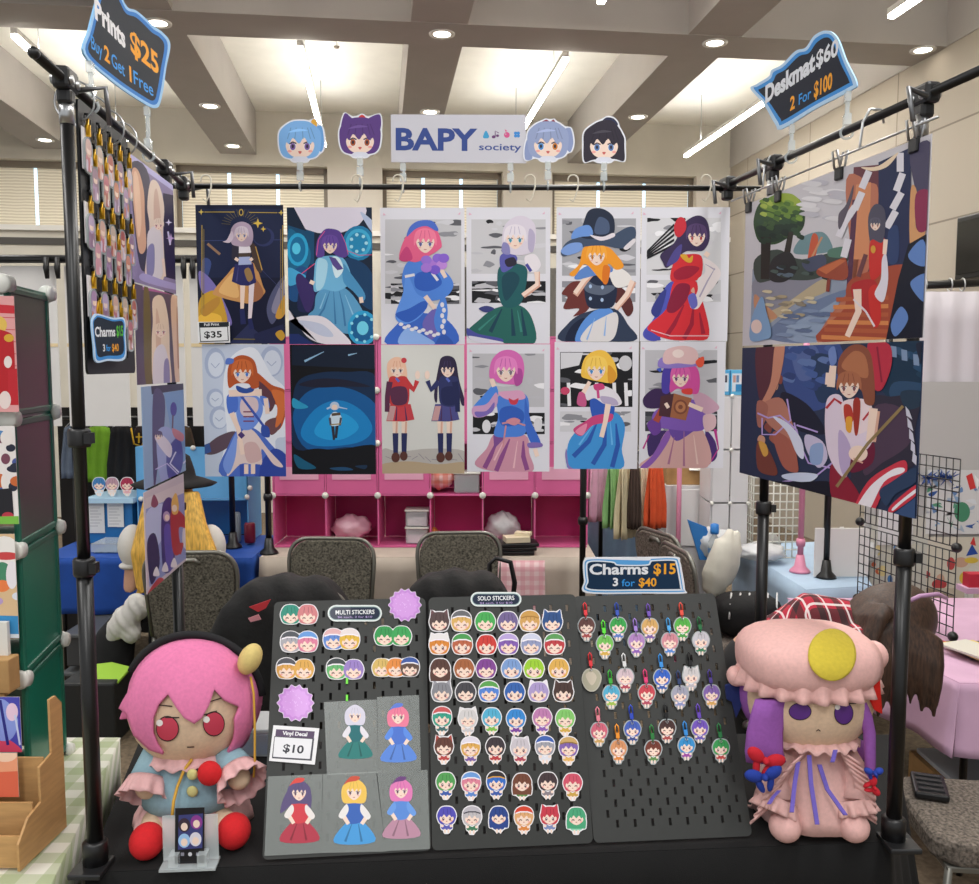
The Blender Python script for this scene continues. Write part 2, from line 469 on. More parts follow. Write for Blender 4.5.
linear(-2.68, 7.35, 10.5, 'long linear ceiling light hidden along the left rack bar')
linear(-.58, 3.2, 6.3, 'short visible end of a linear light at the top edge above the left coffer')
linear(1.52, 3.2, 6.2, 'short visible end of a linear light at the top edge, right of centre')
linear(3.62, 3.2, 6.2, 'linear light in the nearest right coffer beside the panelled wall')
def down(px, py, label):
    p = onz(px, py, ZB - .006)
    t = thing('recessed_downlight', p, label, 'ceiling light', 'round recessed downlights in the beams')
    obj('trim_ring', MB().lathe([(.068, -.004), (.098, -.006), (.1, .004), (.068, .004)], p, 24, caps=False), white, t)
    obj('lens', MB().lathe([(.066, -.003), (.066, .002)], p, 24), lampd, t)
for a in ((442, 34, 'round downlight on the beam crossing above the white shop banner'), (715, 43, 'round downlight on the beam crossing left of the deskmat price sign'),
          (923, 50, 'round downlight on the cross beam next to the panelled right wall'), (430, 112, 'small round downlight half hidden by the top edge of the shop banner'),
          (210, 106, 'round downlight on the left beam, the nearer of its two beside the prints price sign'), (233, 146, 'round downlight on the left beam just above the wall pillar'),
          (45, 140, 'small round downlight on the far left beam under the left rack bar'), (158, 23, 'round downlight on the cross beam above the prints price sign'),
          (638, 117, 'small round downlight on the beam above the black-haired head cutout')): down(*a)
for k, (u, lb) in enumerate(((-.75, 'left of the shop banner'), (1.35, 'above the right end of the shop banner'), (3.35, 'beside the deskmat price sign'), (-2.85, 'behind the prints price sign'))):
    t = thing('air_vent', room(u, 7.45, ZC - .01), 'beige square air vent in the ceiling coffer ' + lb, 'air vent', 'square vents in the ceiling coffers')
    obj('grille', rbox(MB(), u - .3, u + .3, 7.45, 7.95, ZC - .02, ZC), mat('vent_beige', 'bfae8f', .7), t)
for k, (u, v, lb) in enumerate(((-.35, 8.6, 'in the coffer above the purple head cutout'), (1.9, 8.4, 'in the coffer above the silver head cutout'), (3.1, 8.7, 'in the coffer left of the deskmat price sign'))):
    t = thing('sprinkler_head', room(u, v, ZC), 'small ceiling sprinkler ' + lb, 'sprinkler', 'ceiling sprinklers')
    obj('pipe', MB().tube([room(u, v, ZC), room(u, v, ZC - .12)], .008, 6), white, t)
    obj('rose', MB().lathe([(.05, -.01), (.05, 0)], room(u, v, ZC), 14), white, t)
    obj('deflector', MB().lathe([(.02, -.005), (.028, .01)], room(u, v, ZC - .125), 12), mat('sprinkler_brass', '8d8070', .4, .6), t)
# ================================================================ the booth's pipe rack
black = mat('black_powder_coat', '0c0c0d', .35, noise=.15, nscale=15)
blackp = mat('black_plastic', '111113', .4)
steel = mat('bright_steel', 'b9bbbd', .28, .9)
clear = mat('clear_acrylic', 'dfe8ea', .08, alpha=.38)
ZBAR, TZ0 = 2.385, .7445
def lx(Y): return -.846 - .1125 * (Y - 1.85)
def rx(Y): return .92 - .178 * (Y - 1.925)
rack = thing('display_rack', (0, 2.4, 0), 'black metal pipe rack framing the booth, with bars along both sides and the back', 'display rack')
YB = 2.89
def clampset(p, t, yaw):
    R = Matrix.Rotation(yaw, 3, 'Z')
    c = obj('clamp', MB().box(p, (.034, .066, .044), R=R).box(p + V((0, 0, -.032)), (.03, .036, .034), R=R), blackp, t, bevel=.008)
    mb = MB()
    for s in (-.018, .018):
        q = p + R @ V((0, s, -.004)); mb.tube([q + R @ V((-.021, 0, 0)), q + R @ V((.021, 0, 0))], .009, 10)
    obj('bolt', mb, steel, c)
    k = p + R @ V((.015, .03, -.01)); obj('wing_handle', MB().tube([k, k + R @ V((.05, .01, .01)), k + R @ V((.05, .03, -.06))], .006, 6), mat('dark_steel', '77787a', .35, .8), c)
# side bars, back bar
obj('crossbar', MB().tube([V((lx(1.69), 1.69, ZBAR)), V((lx(2.9), 2.9, ZBAR))], .0100, 14), black, rack)
obj('crossbar', MB().tube([V((rx(1.72), 1.72, ZBAR)), V((rx(2.93), 2.93, ZBAR))], .0100, 14), black, rack)
obj('crossbar', MB().tube([at(172, 186, YB), at(760, 188.5, YB)], .0088, 12), black, rack)
for p in (V((lx(1.69), 1.69, ZBAR)), V((rx(1.72), 1.72, ZBAR))):
    obj('end_cap', MB().ell(p, .0112, 12, 8), blackp, rack)
def pole(x, Y, z0, zcs):
    obj('pole', MB().tube([V((x, Y, z0)), V((x, Y, zcs[0]))], .0165, 16), black, rack)
    obj('inner_tube', MB().tube([V((x, Y, zcs[0] - .01)), V((x, Y, ZBAR - .04))], .0132, 14), black, rack)
    obj('neck', MB().tube([V((x, Y, ZBAR - .085)), V((x, Y, ZBAR - .04))], .0145, 14), steel, rack)
    for zc in zcs:
        obj('collar', MB().lathe([(.021, -.019), (.0225, -.014), (.0225, .014), (.020, .019)], (x, Y, zc), 18).box((x + .024, Y - .008, zc), (.014, .022, .022)), blackp, rack)
pole(-.846, 1.85, .756, (1.40, 1.67)); pole(.912, 1.95, .756, (1.40,))
pole(lx(2.66), 2.66, 0, (1.40,)); pole(rx(2.6), 2.6, .745, (1.405,))
for x, Y in ((-.846, 1.85), (.912, 1.95)):
    obj('base_socket', MB().lathe([(.026, .0), (.026, .045), (.021, .05)], (x, Y, .7555), 18), blackp, rack)
    pl = obj('base_plate', MB().box((x + (-.004 if x < 0 else .008), Y - .012, .7495), (.07, .08, .012)), mat('gunmetal', '3c3d3f', .35, .7), rack, bevel=.003)
for Y in (1.85, 2.66): clampset(V((lx(Y), Y, ZBAR)), rack, radians(6.4))
for Y in (1.95, 2.6): clampset(V((rx(Y), Y, ZBAR)), rack, radians(10) + pi)
clampset(V((lx(YB), YB, ZBAR)), rack, radians(6)); clampset(V((rx(YB), YB, ZBAR)), rack, radians(-170))
# foot plates of the two rear poles
for x, Y, z in ((lx(2.66), 2.66, 0), (rx(2.6), 2.6, TZ0)):
    obj('foot_plate', MB().lathe([(.045, 0), (.045, .006), (.02, .02)], (x, Y, z), 24), black, rack)

# hooks and rings that the prints hang from
def ring(p, r, yaw, label, group, name='hanging_ring'):
    R = Matrix.Rotation(yaw, 3, 'Z')
    mb = MB().tube([p + R @ V((r * cos(a), 0, r * sin(a))) for a in [2 * pi * k / 20 for k in range(20)]], .0022, 6, closed=True)
    tag(obj(name, mb, steel), label, 'ring', group)
for k, px in enumerate((74, 84, 93, 103)):
    Y = 1.90 + .105 * k
    ring(V((lx(Y), Y, ZBAR - .026)), .041, 0, ('first', 'second', 'third', 'fourth')[k] + ' thin metal ring from the front on the left bar, holding the charm board', 'rings on the left bar')
def shook(px, Y, label, drop=.06):
    p = at(px, 184, Y); p.z += .012
    pts = [p + V((.016 * cos(a), -.0, .016 * sin(a))) for a in [pi * 1.1 - k * pi * 1.1 / 8 for k in range(9)]]
    e = pts[-1]; pts += [e + V((0, 0, -.02)), e + V((-.008, 0, -.05)), e + V((-.016, 0, -.066)), e + V((-.026, 0, -.058))]
    tag(obj('curtain_hook', MB().tube(pts, .0026, 6), mat('hook_ivory', 'd8d2c2', .4)), label, 'hook', 'small hooks on the back bar')
for px, lb in ((206, 'above the top left corner of the navy print'), (357, 'above the purple-haired woman print'), (398, 'below the left end of the shop banner'), (530, 'above the silver-haired girl print'),
               (573, 'between the two right head cutouts'), (706, 'above the red dress print')):
    shook(px, 2.865, 'small curved hook on the back bar ' + lb)
# ================================================================ art prints on the back rack
SK, SKD = 'f0d6c6', 'd9a894'
YP = 2.87
def pr(ox, oy, x0, y0, x1, y1, Y=YP, paper='dcdbe2', sc=.19408, glossy=.38):
    """a print on the back rack: picture corners in zoomed picture coordinates"""
    X0, X1, Y0, Y1 = ox + x0 * sc, ox + x1 * sc, oy + y0 * sc, oy + y1 * sc
    o = at((X0 + X1) / 2, Y1, Y); tl, br = at(X0, Y0, Y), at(X1, Y1, Y); w, h = br.x - tl.x, tl.z - br.z
    return Art(o, (1, 0, 0), (0, 0, 1), (ox, oy, sc), (-w / 2, 0, w / 2, h), paper)
def face(a, cx, cy, r, hair, eye='6a4a5a', skin=SK, fringe=True, tilt=0, hs=None, mouth='b5605c', shade=None):
    """a plain face: oval, two eyes, brows, mouth, fringe"""
    def P(x, y): return (cx + (x * cos(tilt) - y * sin(tilt)) * r, cy + (x * sin(tilt) + y * cos(tilt)) * r)
    def Q(*l): return [P(*q) for q in pairs(l)]
    a.b(skin, *Q(-.78, -.4, -.76, .25, -.45, .75, 0, 1.0, .45, .75, .76, .25, .78, -.4, 0, -.8))
    for s in (-1, 1):
        a.b('f4f0f2', *Q(s * .2, .16, s * .4, .02, s * .62, .14, s * .42, .42)); a.b(eye, *Q(s * .28, .2, s * .42, .04, s * .56, .18, s * .42, .44))
        a.l('4a3038', r * .07, *Q(s * .2, .1, s * .42, -.02, s * .66, .12))
        a.e('eab0a4', *P(s * .48, .52), r * .13, r * .06)
    a.l(mouth, r * .06, *Q(-.12, .68, 0, .72, .12, .68))
    if fringe:
        a.b(hair, *Q(-.98, .35, -1.0, -.3, -.75, -.95, 0, -1.2, .75, -.95, 1.0, -.3, .98, .35, .82, .05, .72, -.25, .5, .08, .3, -.25, .05, .06, -.18, -.28, -.42, .08, -.62, -.25, -.82, .05))
        for t in (-.45, -.05, .4): a.l(hs or hair, r * .06, *Q(t * .7, -1.0, t * 1.1, -.3))
def arm(a, w, sleeve, skin, *l):
    q = pairs(l); a.l(skin, [w, w * .85, w * .7], *q[-3:]) if len(q) > 3 else None
    a.l(sleeve, [w * 1.25] * 2 + [w] * (len(q) - 2), *q)
def folds(a, col, w, ls):
    for l in ls: a.l(col, [w * .3] + [w] * (len(l) // 2 - 1), *l)
def panels(a, rects, seed, cols=('bfbec3', '8e8e94', '5c5c62', '1a1a1e', 'efeef1', 'd0cfd4')):
    """grey comic panels with loose shapes inside, like the backgrounds of the bordered prints"""
    rnd = random.Random(seed)
    for (x0, y0, x1, y1, base) in rects:
        a.p(base, x0, y0, x1, y0, x1, y1, x0, y1)
        keep = a.rect; A_, B_ = a.loc(x0, y1), a.loc(x1, y0); a.rect = (A_[0], A_[1], B_[0], B_[1])
        for k in range(20):
            cx, cy, w, h = rnd.uniform(x0, x1), rnd.uniform(y0, y1), rnd.uniform(14, 60), rnd.uniform(4, 18); c = rnd.choice(cols)
            a.b(c, *[(cx + w * cos(t) * rnd.uniform(.7, 1.2), cy + h * sin(t) * rnd.uniform(.6, 1.3)) for t in [2 * pi * j / 9 for j in range(9)]])
        a.rect = keep
def corners(a, x0, y0, x1, y1):
    for x, y, s in ((x0 + 14, y0 + 26, 1), (x1 - 26, y0 + 22, -1)): a.p('e2b4c8', x, y, x + 14 * s, y + 12, x - 2, y + 14)
def done(a, name, label, group='art prints on the back rack'):
    return tag(a.build(name, .0016, .38), label, 'art print', group)

# --- top row
a = pr(190, 200, 37, 25, 503, 741, paper='121832')
a.p('1a2342', 50, 45, 490, 45, 490, 400, 50, 400)
for k in range(15):
    t = -pi * (k + .5) / 15; a.l('6f6540', 2.2, 262 + 55 * cos(t), 130 + 45 * sin(t), 262 + 100 * cos(t), 130 + 82 * sin(t))
a.b('3a4a80', 60, 470, 110, 330, 70, 300, 55, 380); a.b('7a6fb0', 45, 370, 90, 390, 150, 470, 215, 620, 190, 640, 120, 520, 60, 470)
a.b('c79a35', 45, 530, 100, 470, 150, 480, 180, 560, 190, 640, 130, 735, 45, 738); a.b('e9b846', 45, 600, 100, 580, 160, 600, 150, 650, 80, 650, 45, 650)
a.b('b9873a', 55, 560, 140, 500, 150, 540, 80, 600)
a.b('55597a', 395, 560, 430, 460, 500, 385, 503, 520, 460, 590, 420, 640); a.b('8b88a0', 420, 560, 460, 450, 495, 405, 490, 470, 450, 580); a.b('d09a3e', 440, 600, 470, 520, 500, 480, 500, 560, 470, 610)
a.p('2a3157', 200, 741, 300, 640, 420, 741); a.p('20264a', 330, 690, 480, 640, 500, 741, 330, 741)
a.l('3b4675', 3, 60, 210, 480, 205); a.l('3b4675', 2, 330, 320, 480, 470); a.e('2d3560', 380, 190, 55, 50); a.e('1a2342', 372, 186, 46, 43)
a.l('8f6f58', 13, 90, 225, 125, 255, 155, 280)
# coat, dress, figure
a.b('c9935a', 228, 345, 195, 380, 120, 470, 140, 495, 250, 525, 320, 530, 385, 480, 375, 440, 340, 340, 300, 320); a.b('e2b272', 225, 370, 150, 460, 180, 490, 250, 500, 240, 420); a.b('a06a4a', 330, 400, 380, 480, 330, 525, 300, 470)
a.l(SK, [26, 22, 16], 272, 430, 270, 500, 268, 580); a.l('e6d8de', [28, 24, 17], 318, 430, 314, 520, 308, 620)
a.l('232a5a', [24, 28], 268, 560, 275, 640); a.l('232a5a', [20, 26], 308, 610, 318, 665)
a.p('2b2d62', 232, 330, 325, 325, 342, 425, 300, 442, 262, 440, 215, 420); folds(a, '48457e', 8, [[250, 345, 240, 420], [300, 340, 310, 430]]); a.b('9a7a4e', 280, 365, 305, 350, 325, 400, 300, 420)
a.p('a9b4dc', 252, 292, 310, 292, 318, 332, 250, 335); a.b('e9e3ea', 246, 240, 275, 228, 308, 240, 310, 275, 248, 275); a.p('4c4038', 250, 274, 312, 272, 312, 292, 250, 294)
a.b('2f2c3c', 222, 225, 250, 225, 248, 300, 225, 310, 215, 290); a.b('4a3a34', 310, 228, 340, 240, 372, 360, 350, 368, 325, 310); a.l('c9a050', 5, 338, 240, 372, 362)
a.l(SK, 16, 232, 300, 250, 312); a.l(SK, 16, 322, 300, 310, 312)
a.b('b5a0b4', 212, 215, 210, 160, 230, 125, 270, 112, 310, 130, 325, 170, 322, 215, 300, 240, 230, 235); a.b('cdbcca', 215, 160, 190, 205, 170, 215, 205, 220, 225, 190)
face(a, 266, 178, 36, 'd3c4d0', '6a6a9a', hs='a890a8')
for sx in (0, 1):
    x = (62, 478)[sx]; a.l('b59a4a', 4, x, 130, x, 590); a.l('8e7a44', 3, x + (10, -10)[sx], 150, x + (10, -10)[sx], 560)
a.l('b59a4a', 4, 75, 62, 230, 62); a.l('b59a4a', 4, 305, 64, 450, 66); a.star('d7bb5c', 58, 62, 16, 5, 4); a.star('d7bb5c', 470, 66, 16, 5, 4); a.star('d9b84e', 350, 120, 26, 9, 4); a.star('d9b84e', 378, 150, 15, 5, 4)
a.e('b59a4a', 264, 64, 12, 18); a.e('121832', 264, 64, 7, 12); a.l('6f6540', 6, 225, 716, 335, 718); a.b('c79a35', 440, 690, 470, 670, 490, 700, 470, 725)
done(a, 'art_print', 'navy and gold framed print of a silver-haired girl in a tan coat, top left')

a = pr(190, 200, 505, 38, 951, 743, paper='0c2038')
a.p('0e4a70', 505, 130, 640, 150, 640, 400, 505, 420); a.e('e3dcea', 715, 55, 195, 120); a.p('0c2038', 520, 38, 535, 38, 600, 160, 505, 130); a.b('b9c6e2', 880, 60, 951, 120, 951, 180, 900, 110)
a.b('12648c', 505, 160, 560, 180, 620, 260, 600, 360, 505, 380); a.e('2aa3d2', 555, 255, 55, 85); a.e('0f6d9c', 555, 255, 40, 66); a.e('55c6e6', 548, 250, 22, 30); a.e('1a7fb0', 868, 222, 82, 90); a.e('3fb2dc', 868, 222, 66, 74); a.e('1d8cbc', 868, 222, 50, 56)
for k in range(7): a.e('a6e2f2', 868 + 40 * cos(k * .9), 222 + 44 * sin(k * .9), 9)
a.b('1a4f86', 505, 400, 580, 340, 640, 420, 560, 520, 505, 500); a.b('46a8d8', 505, 350, 560, 370, 600, 400, 530, 440, 505, 430)
a.b('1c2450', 620, 330, 590, 420, 560, 470, 560, 570, 640, 560, 690, 420); a.b('3a2a66', 545, 420, 570, 380, 640, 470, 620, 570, 590, 560)
a.b('0f3d66', 800, 300, 900, 330, 951, 420, 951, 560, 880, 530, 830, 400); a.l('d94a78', 4, 690, 300, 640, 330, 575, 380); a.l('d94a78', 3, 810, 260, 870, 285, 951, 282)
a.b('5a9cc6', 655, 480, 730, 440, 820, 470, 900, 600, 860, 690, 700, 660, 610, 600, 640, 560); folds(a, '3a78a8', 10, [[720, 470, 690, 560, 650, 620], [770, 470, 790, 560, 800, 650], [740, 470, 750, 640]]); folds(a, '8cc2e0', 8, [[700, 480, 670, 560], [800, 490, 840, 590]])
a.b('6fb4da', 650, 310, 690, 290, 770, 290, 810, 330, 830, 420, 760, 470, 690, 460, 640, 470, 640, 380); a.b('a7d6ea', 655, 320, 680, 300, 710, 330, 690, 440, 650, 460); a.b('4a94c4', 790, 330, 830, 380, 900, 480, 890, 520, 840, 470, 790, 420); a.b('d8eef6', 730, 300, 770, 300, 790, 360, 750, 400)
a.l(SK, 20, 880, 500, 885, 530); a.l(SK, 20, 618, 420, 640, 430)
a.p('5a4a90', 715, 290, 750, 300, 790, 355, 760, 362, 735, 335)
a.b('5b3f92', 650, 290, 655, 210, 690, 155, 730, 148, 775, 165, 800, 220, 812, 285, 770, 295, 700, 250, 690, 290); a.l('d75a90', 4, 652, 285, 662, 205, 695, 160); a.l('d75a90', 3, 780, 175, 802, 225, 815, 280)
face(a, 722, 232, 44, '6a4aa2', '7a5a9a', hs='4c3484')
a.b('e9e4ec', 505, 620, 570, 600, 680, 600, 760, 660, 830, 743, 700, 743, 600, 700, 505, 560); a.b('c8cfe4', 560, 620, 680, 640, 740, 700, 680, 700, 600, 660); a.p('1d2f6a', 505, 690, 560, 690, 640, 743, 505, 743)
a.e('2c9fd0', 890, 660, 78, 90); a.e('0f5f96', 890, 660, 60, 70); a.e('6fd0ea', 890, 660, 30, 36)
for k in range(9): a.e('8fdcf0', 890 + 60 * cos(k * .7), 660 + 70 * sin(k * .7), 8)
done(a, 'art_print', 'teal print of a purple-haired woman in a pale blue dress before a large white moon')

def bordered(ox, oy, x0, y0, x1, y1, rects, seed):
    a = pr(ox, oy, x0, y0, x1, y1, paper='dddce3'); panels(a, rects, seed); corners(a, x0, y0, x1, y1); return a
a = bordered(370, 200, 55, 40, 492, 744, [(78, 100, 470, 535, 'c4c3c6'), (108, 430, 180, 535, '1b1b1f'), (360, 430, 460, 535, '1b1b1f')], 3)
a.b('3a68c8', 90, 744, 140, 640, 230, 580, 400, 620, 440, 744); a.b('8fb4ee', 150, 744, 190, 660, 280, 700, 330, 744); a.b('6f66b8', 270, 640, 330, 560, 380, 610, 320, 720); a.b('2f58b0', 340, 744, 380, 690, 430, 744)
a.b('4f86de', 185, 330, 240, 310, 330, 330, 400, 380, 430, 440, 390, 500, 300, 520, 200, 500, 165, 420); a.b('2e5fc0', 240, 380, 330, 370, 370, 430, 300, 470, 235, 450); a.b('5f96ea', 190, 380, 170, 480, 130, 600, 180, 640, 260, 600, 300, 520, 240, 480); a.b('2e5fc0', 130, 590, 200, 560, 280, 520, 290, 560, 200, 630)
a.b('4f86de', 380, 490, 400, 560, 390, 640, 350, 680, 330, 620, 350, 540)
for i in range(11): a.e('e6e3ea', 160 + i * 19, 640 + (i % 2) * 12 + i * 5, 12, 9)
for i in range(6): a.e('e6e3ea', 372 + (i % 2) * 9, 540 + i * 28, 10, 13)
a.l('e6e3ea', 14, 180, 395, 230, 385); a.l('e6e3ea', 14, 320, 375, 350, 415); a.l(SK, [24, 20], 285, 495, 335, 560); a.l(SK, [20, 24], 390, 400, 360, 345)
a.b('e4608a', 150, 290, 190, 180, 270, 120, 340, 150, 370, 230, 350, 260, 300, 290, 240, 320, 190, 310); a.b('c8427a', 150, 300, 190, 240, 220, 300, 180, 318)
face(a, 285, 215, 58, 'f07c9c', '5a5a92', hs='d65c88')
a.b('4a6cc6', 190, 190, 205, 140, 250, 108, 320, 108, 352, 150, 340, 160, 290, 135, 235, 150)
for x, y, c in ((320, 330, 'b07ad8'), (350, 300, '8f68d4'), (290, 310, '9a72d6'), (370, 335, 'c08adc'), (335, 360, '7a5ad0'), (290, 350, 'a878d8'), (380, 300, '8a62d0')): a.e(c, x, y, 28, 24)
done(a, 'art_print', 'white-bordered print of a pink-haired woman in blue robes with a lilac spray')

a = bordered(370, 200, 497, 38, 927, 740, [(522, 100, 905, 380, 'c9c8cb'), (525, 418, 905, 530, '141418')], 5)
a.b('23635c', 500, 680, 560, 620, 640, 560, 760, 540, 830, 600, 850, 735, 700, 740, 560, 700); folds(a, '163f52', 22, [[680, 560, 620, 680], [730, 560, 740, 700], [780, 560, 800, 700]]); folds(a, '3a857a', 12, [[650, 590, 560, 670], [760, 570, 780, 680]])
a.b('4a4f9c', 500, 660, 560, 690, 680, 715, 660, 738, 520, 720); a.b('d9d6e4', 510, 700, 600, 715, 690, 735, 600, 738, 530, 725)
a.b('1d5a5e', 660, 360, 700, 330, 770, 330, 810, 360, 800, 460, 770, 540, 690, 550, 660, 470); a.b('154452', 680, 400, 740, 370, 770, 420, 700, 520)
a.b('e6dfe4', 800, 290, 850, 280, 880, 330, 860, 365, 820, 370, 800, 330); a.l(SKD, [30, 26, 24], 860, 370, 865, 440, 790, 495); a.l(SK, [24, 20, 18], 858, 370, 860, 435, 785, 490); a.l('4a4a9a', 16, 805, 330, 830, 368)
a.b('5a5aa8', 670, 290, 720, 270, 760, 300, 730, 350, 680, 370); a.b('2a2438', 695, 310, 740, 295, 755, 330, 710, 345)
a.b('d8cfdc', 680, 240, 690, 140, 740, 90, 800, 85, 850, 130, 852, 230, 830, 270, 770, 285, 700, 270); a.b('8a86b8', 685, 220, 680, 270, 720, 280, 715, 230); a.b('b5abc6', 820, 150, 850, 180, 840, 265, 815, 250)
face(a, 748, 195, 58, 'e6dee6', '3a8fa8', hs='bfb4cc');
a.b('3a3f7c', 560, 560, 600, 545, 640, 560, 600, 580)
done(a, 'art_print', 'white-bordered print of a white-haired girl in a dark green dress')

a = bordered(550, 200, 32, 37, 457, 730, [(62, 95, 443, 390, 'a5a5aa'), (62, 418, 440, 525, '8f8f96')], 8)
a.b('6b2f2c', 60, 480, 120, 420, 200, 440, 200, 560, 120, 600, 150, 560, 70, 560, 90, 500); a.b('5a2a2a', 320, 430, 400, 480, 430, 560, 400, 600, 360, 540, 330, 520)
a.b('2e3a52', 60, 727, 90, 640, 180, 580, 330, 560, 400, 640, 430, 727); a.b('16203a', 80, 727, 110, 650, 180, 610, 160, 727); a.b('5c90d8', 130, 727, 160, 640, 230, 570, 310, 560, 330, 620, 250, 700, 200, 730); a.b('dcd8d8', 160, 727, 200, 650, 280, 600, 340, 580, 350, 640, 310, 727); folds(a, '8ab0e2', 9, [[230, 610, 190, 720], [290, 600, 280, 700]])
a.b('1d2740', 180, 400, 250, 390, 340, 420, 330, 540, 260, 560, 190, 540); a.b('5a6478', 180, 410, 240, 440, 320, 440, 330, 460, 270, 490, 185, 470)
for x, y in ((208, 445), (270, 450), (208, 508), (268, 515)): a.e('a8bede', x, y, 8, 10)
a.b('e6e2de', 310, 360, 370, 355, 420, 400, 400, 440, 340, 450, 310, 400); a.l(SKD, [32, 28, 26], 430, 420, 400, 490, 340, 560); a.l(SK, [24, 22, 22], 425, 415, 395, 485, 335, 560); a.l(SKD, [30, 28, 24], 130, 490, 180, 420, 225, 370); a.l(SK, [22, 22, 22], 128, 480, 178, 410, 228, 365)
a.b('5c86c8', 130, 390, 190, 340, 300, 340, 320, 370, 230, 390, 140, 410); a.b('ef9a2c', 100, 380, 150, 330, 180, 240, 290, 240, 340, 280, 380, 340, 340, 360, 300, 330, 280, 420, 250, 400, 180, 330, 130, 390); a.b('d9741e', 270, 420, 275, 340, 310, 350, 295, 430)
face(a, 240, 285, 52, 'f4a83c', 'b8722c', hs='d98420')
a.b('3f4e66', 55, 270, 90, 215, 170, 190, 280, 200, 400, 140, 440, 150, 435, 205, 380, 250, 270, 235, 160, 245, 80, 290); a.b('7a9cd8', 55, 262, 100, 225, 160, 222, 160, 260, 90, 285); a.b('dcd6da', 380, 245, 430, 200, 440, 215, 400, 255)
a.b('232c40', 160, 190, 175, 110, 200, 55, 250, 42, 300, 60, 330, 100, 325, 180, 250, 200); a.b('4a5a78', 230, 170, 250, 90, 300, 110, 300, 170); a.b('6a94d6', 110, 200, 130, 150, 200, 130, 220, 180, 160, 190); a.b('e2d9e0', 205, 180, 270, 190, 325, 170, 330, 190, 260, 210)
done(a, 'art_print', 'white-bordered print of an orange-haired girl in a broad dark hat and apron')

a = bordered(550, 200, 468, 37, 908, 728, [(497, 92, 880, 385, 'd4d3d6'), (497, 412, 880, 525, 'c9c8cb')], 11)
for k in range(5): a.p('1c1c20', 500, 260 + k * 9, 640, 120 + k * 26, 640, 134 + k * 26, 500, 270 + k * 9)
a.b('5058b8', 480, 680, 540, 600, 600, 440, 680, 420, 690, 520, 600, 640, 560, 720, 500, 720); a.b('383f8a', 520, 570, 570, 480, 600, 470, 560, 600)
a.b('d8303a', 500, 660, 600, 560, 640, 420, 740, 410, 780, 500, 820, 700, 720, 722, 600, 715); a.b('8a1f3c', 600, 560, 650, 440, 720, 440, 700, 520, 640, 580); folds(a, 'a02038', 22, [[690, 540, 640, 640, 600, 700], [740, 540, 730, 640, 690, 715], [770, 580, 790, 690]]); a.b('4a4fae', 490, 670, 540, 690, 570, 722, 500, 715); a.l('e8b8c0', 5, 520, 670, 620, 700, 820, 700)
a.b('d23038', 650, 290, 700, 280, 780, 290, 775, 400, 700, 420, 620, 410); a.b('a02038', 640, 370, 700, 340, 770, 350, 720, 400, 650, 410)
a.b('eadfdf', 790, 300, 850, 330, 880, 380, 850, 440, 800, 500, 760, 560, 720, 545, 760, 470, 760, 410, 800, 370); folds(a, 'b0a6bc', 8, [[850, 350, 810, 420, 770, 500], [800, 330, 850, 360]]); a.l(SK, 26, 800, 290, 815, 270); a.b('6a6ac0', 710, 500, 745, 480, 760, 540, 730, 560); a.b(SKD, 725, 470, 740, 450, 745, 480)
a.b('3c2f52', 570, 280, 640, 220, 690, 120, 760, 80, 810, 110, 822, 200, 790, 260, 740, 260, 690, 270, 640, 320, 600, 350, 580, 320); a.b('50488a', 600, 340, 640, 260, 680, 230, 660, 310)
face(a, 755, 185, 54, '55406a', 'b04a4a', hs='3a2c50'); a.b('d9a437', 670, 285, 700, 280, 715, 300, 735, 285, 730, 320, 700, 318)
a.b('c6313e', 640, 130, 665, 90, 695, 100, 700, 150, 670, 190, 645, 180)
done(a, 'art_print', 'white-bordered print of a dark-haired girl in a long red dress')

# --- bottom row
a = pr(190, 340, 70, 22, 505, 703, paper='c3cde0')
for k, (x, y, w, h) in enumerate(((130, 120, 55, 80), (420, 110, 60, 80), (130, 300, 45, 50), (150, 400, 50, 60), (440, 400, 50, 40))):
    a.e('a9b6d2', x, y, w, h); a.e('d3dbea', x + 4, y + 6, w * .75, h * .8); a.l('94a3c4', 4, x - w * .4, y, x, y + h * .3, x + w * .4, y)
a.b('e4e9f2', 170, 240, 210, 90, 330, 40, 420, 180, 500, 270, 505, 480, 440, 520, 440, 703, 170, 703, 190, 480); a.b('5e4c58', 75, 560, 140, 500, 230, 470, 240, 520, 150, 580, 90, 590); a.p('3e5a9a', 75, 540, 100, 530, 110, 575, 75, 590)
a.b('b8562c', 300, 150, 350, 170, 420, 230, 490, 260, 500, 340, 470, 450, 420, 470, 440, 400, 470, 350, 420, 320, 350, 240); a.b('5f3c46', 350, 210, 420, 270, 440, 320, 410, 370, 370, 300); a.b('6f4a4e', 385, 430, 440, 400, 470, 440, 420, 490); a.b('d4713a', 420, 260, 490, 280, 480, 400, 440, 450, 450, 350)
a.b('4f6fc6', 165, 700, 200, 540, 260, 450, 340, 460, 420, 540, 505, 640, 505, 703); a.b('3048a0', 360, 640, 430, 560, 500, 600, 505, 703, 340, 703); a.b('e2cdc8', 190, 700, 230, 540, 280, 460, 330, 470, 400, 560, 480, 650, 430, 640, 370, 560, 370, 640, 320, 640, 260, 640); a.b('d2b0ae', 280, 540, 340, 530, 370, 610, 300, 630)
a.b('7a9ae2', 170, 640, 200, 560, 240, 480, 235, 600, 200, 690); a.l('3d57b0', [26, 20], 268, 640, 268, 703); a.l('3d57b0', [26, 20], 350, 640, 345, 703); a.l(SK, 22, 290, 640, 290, 690); a.l(SK, 22, 325, 640, 325, 690)
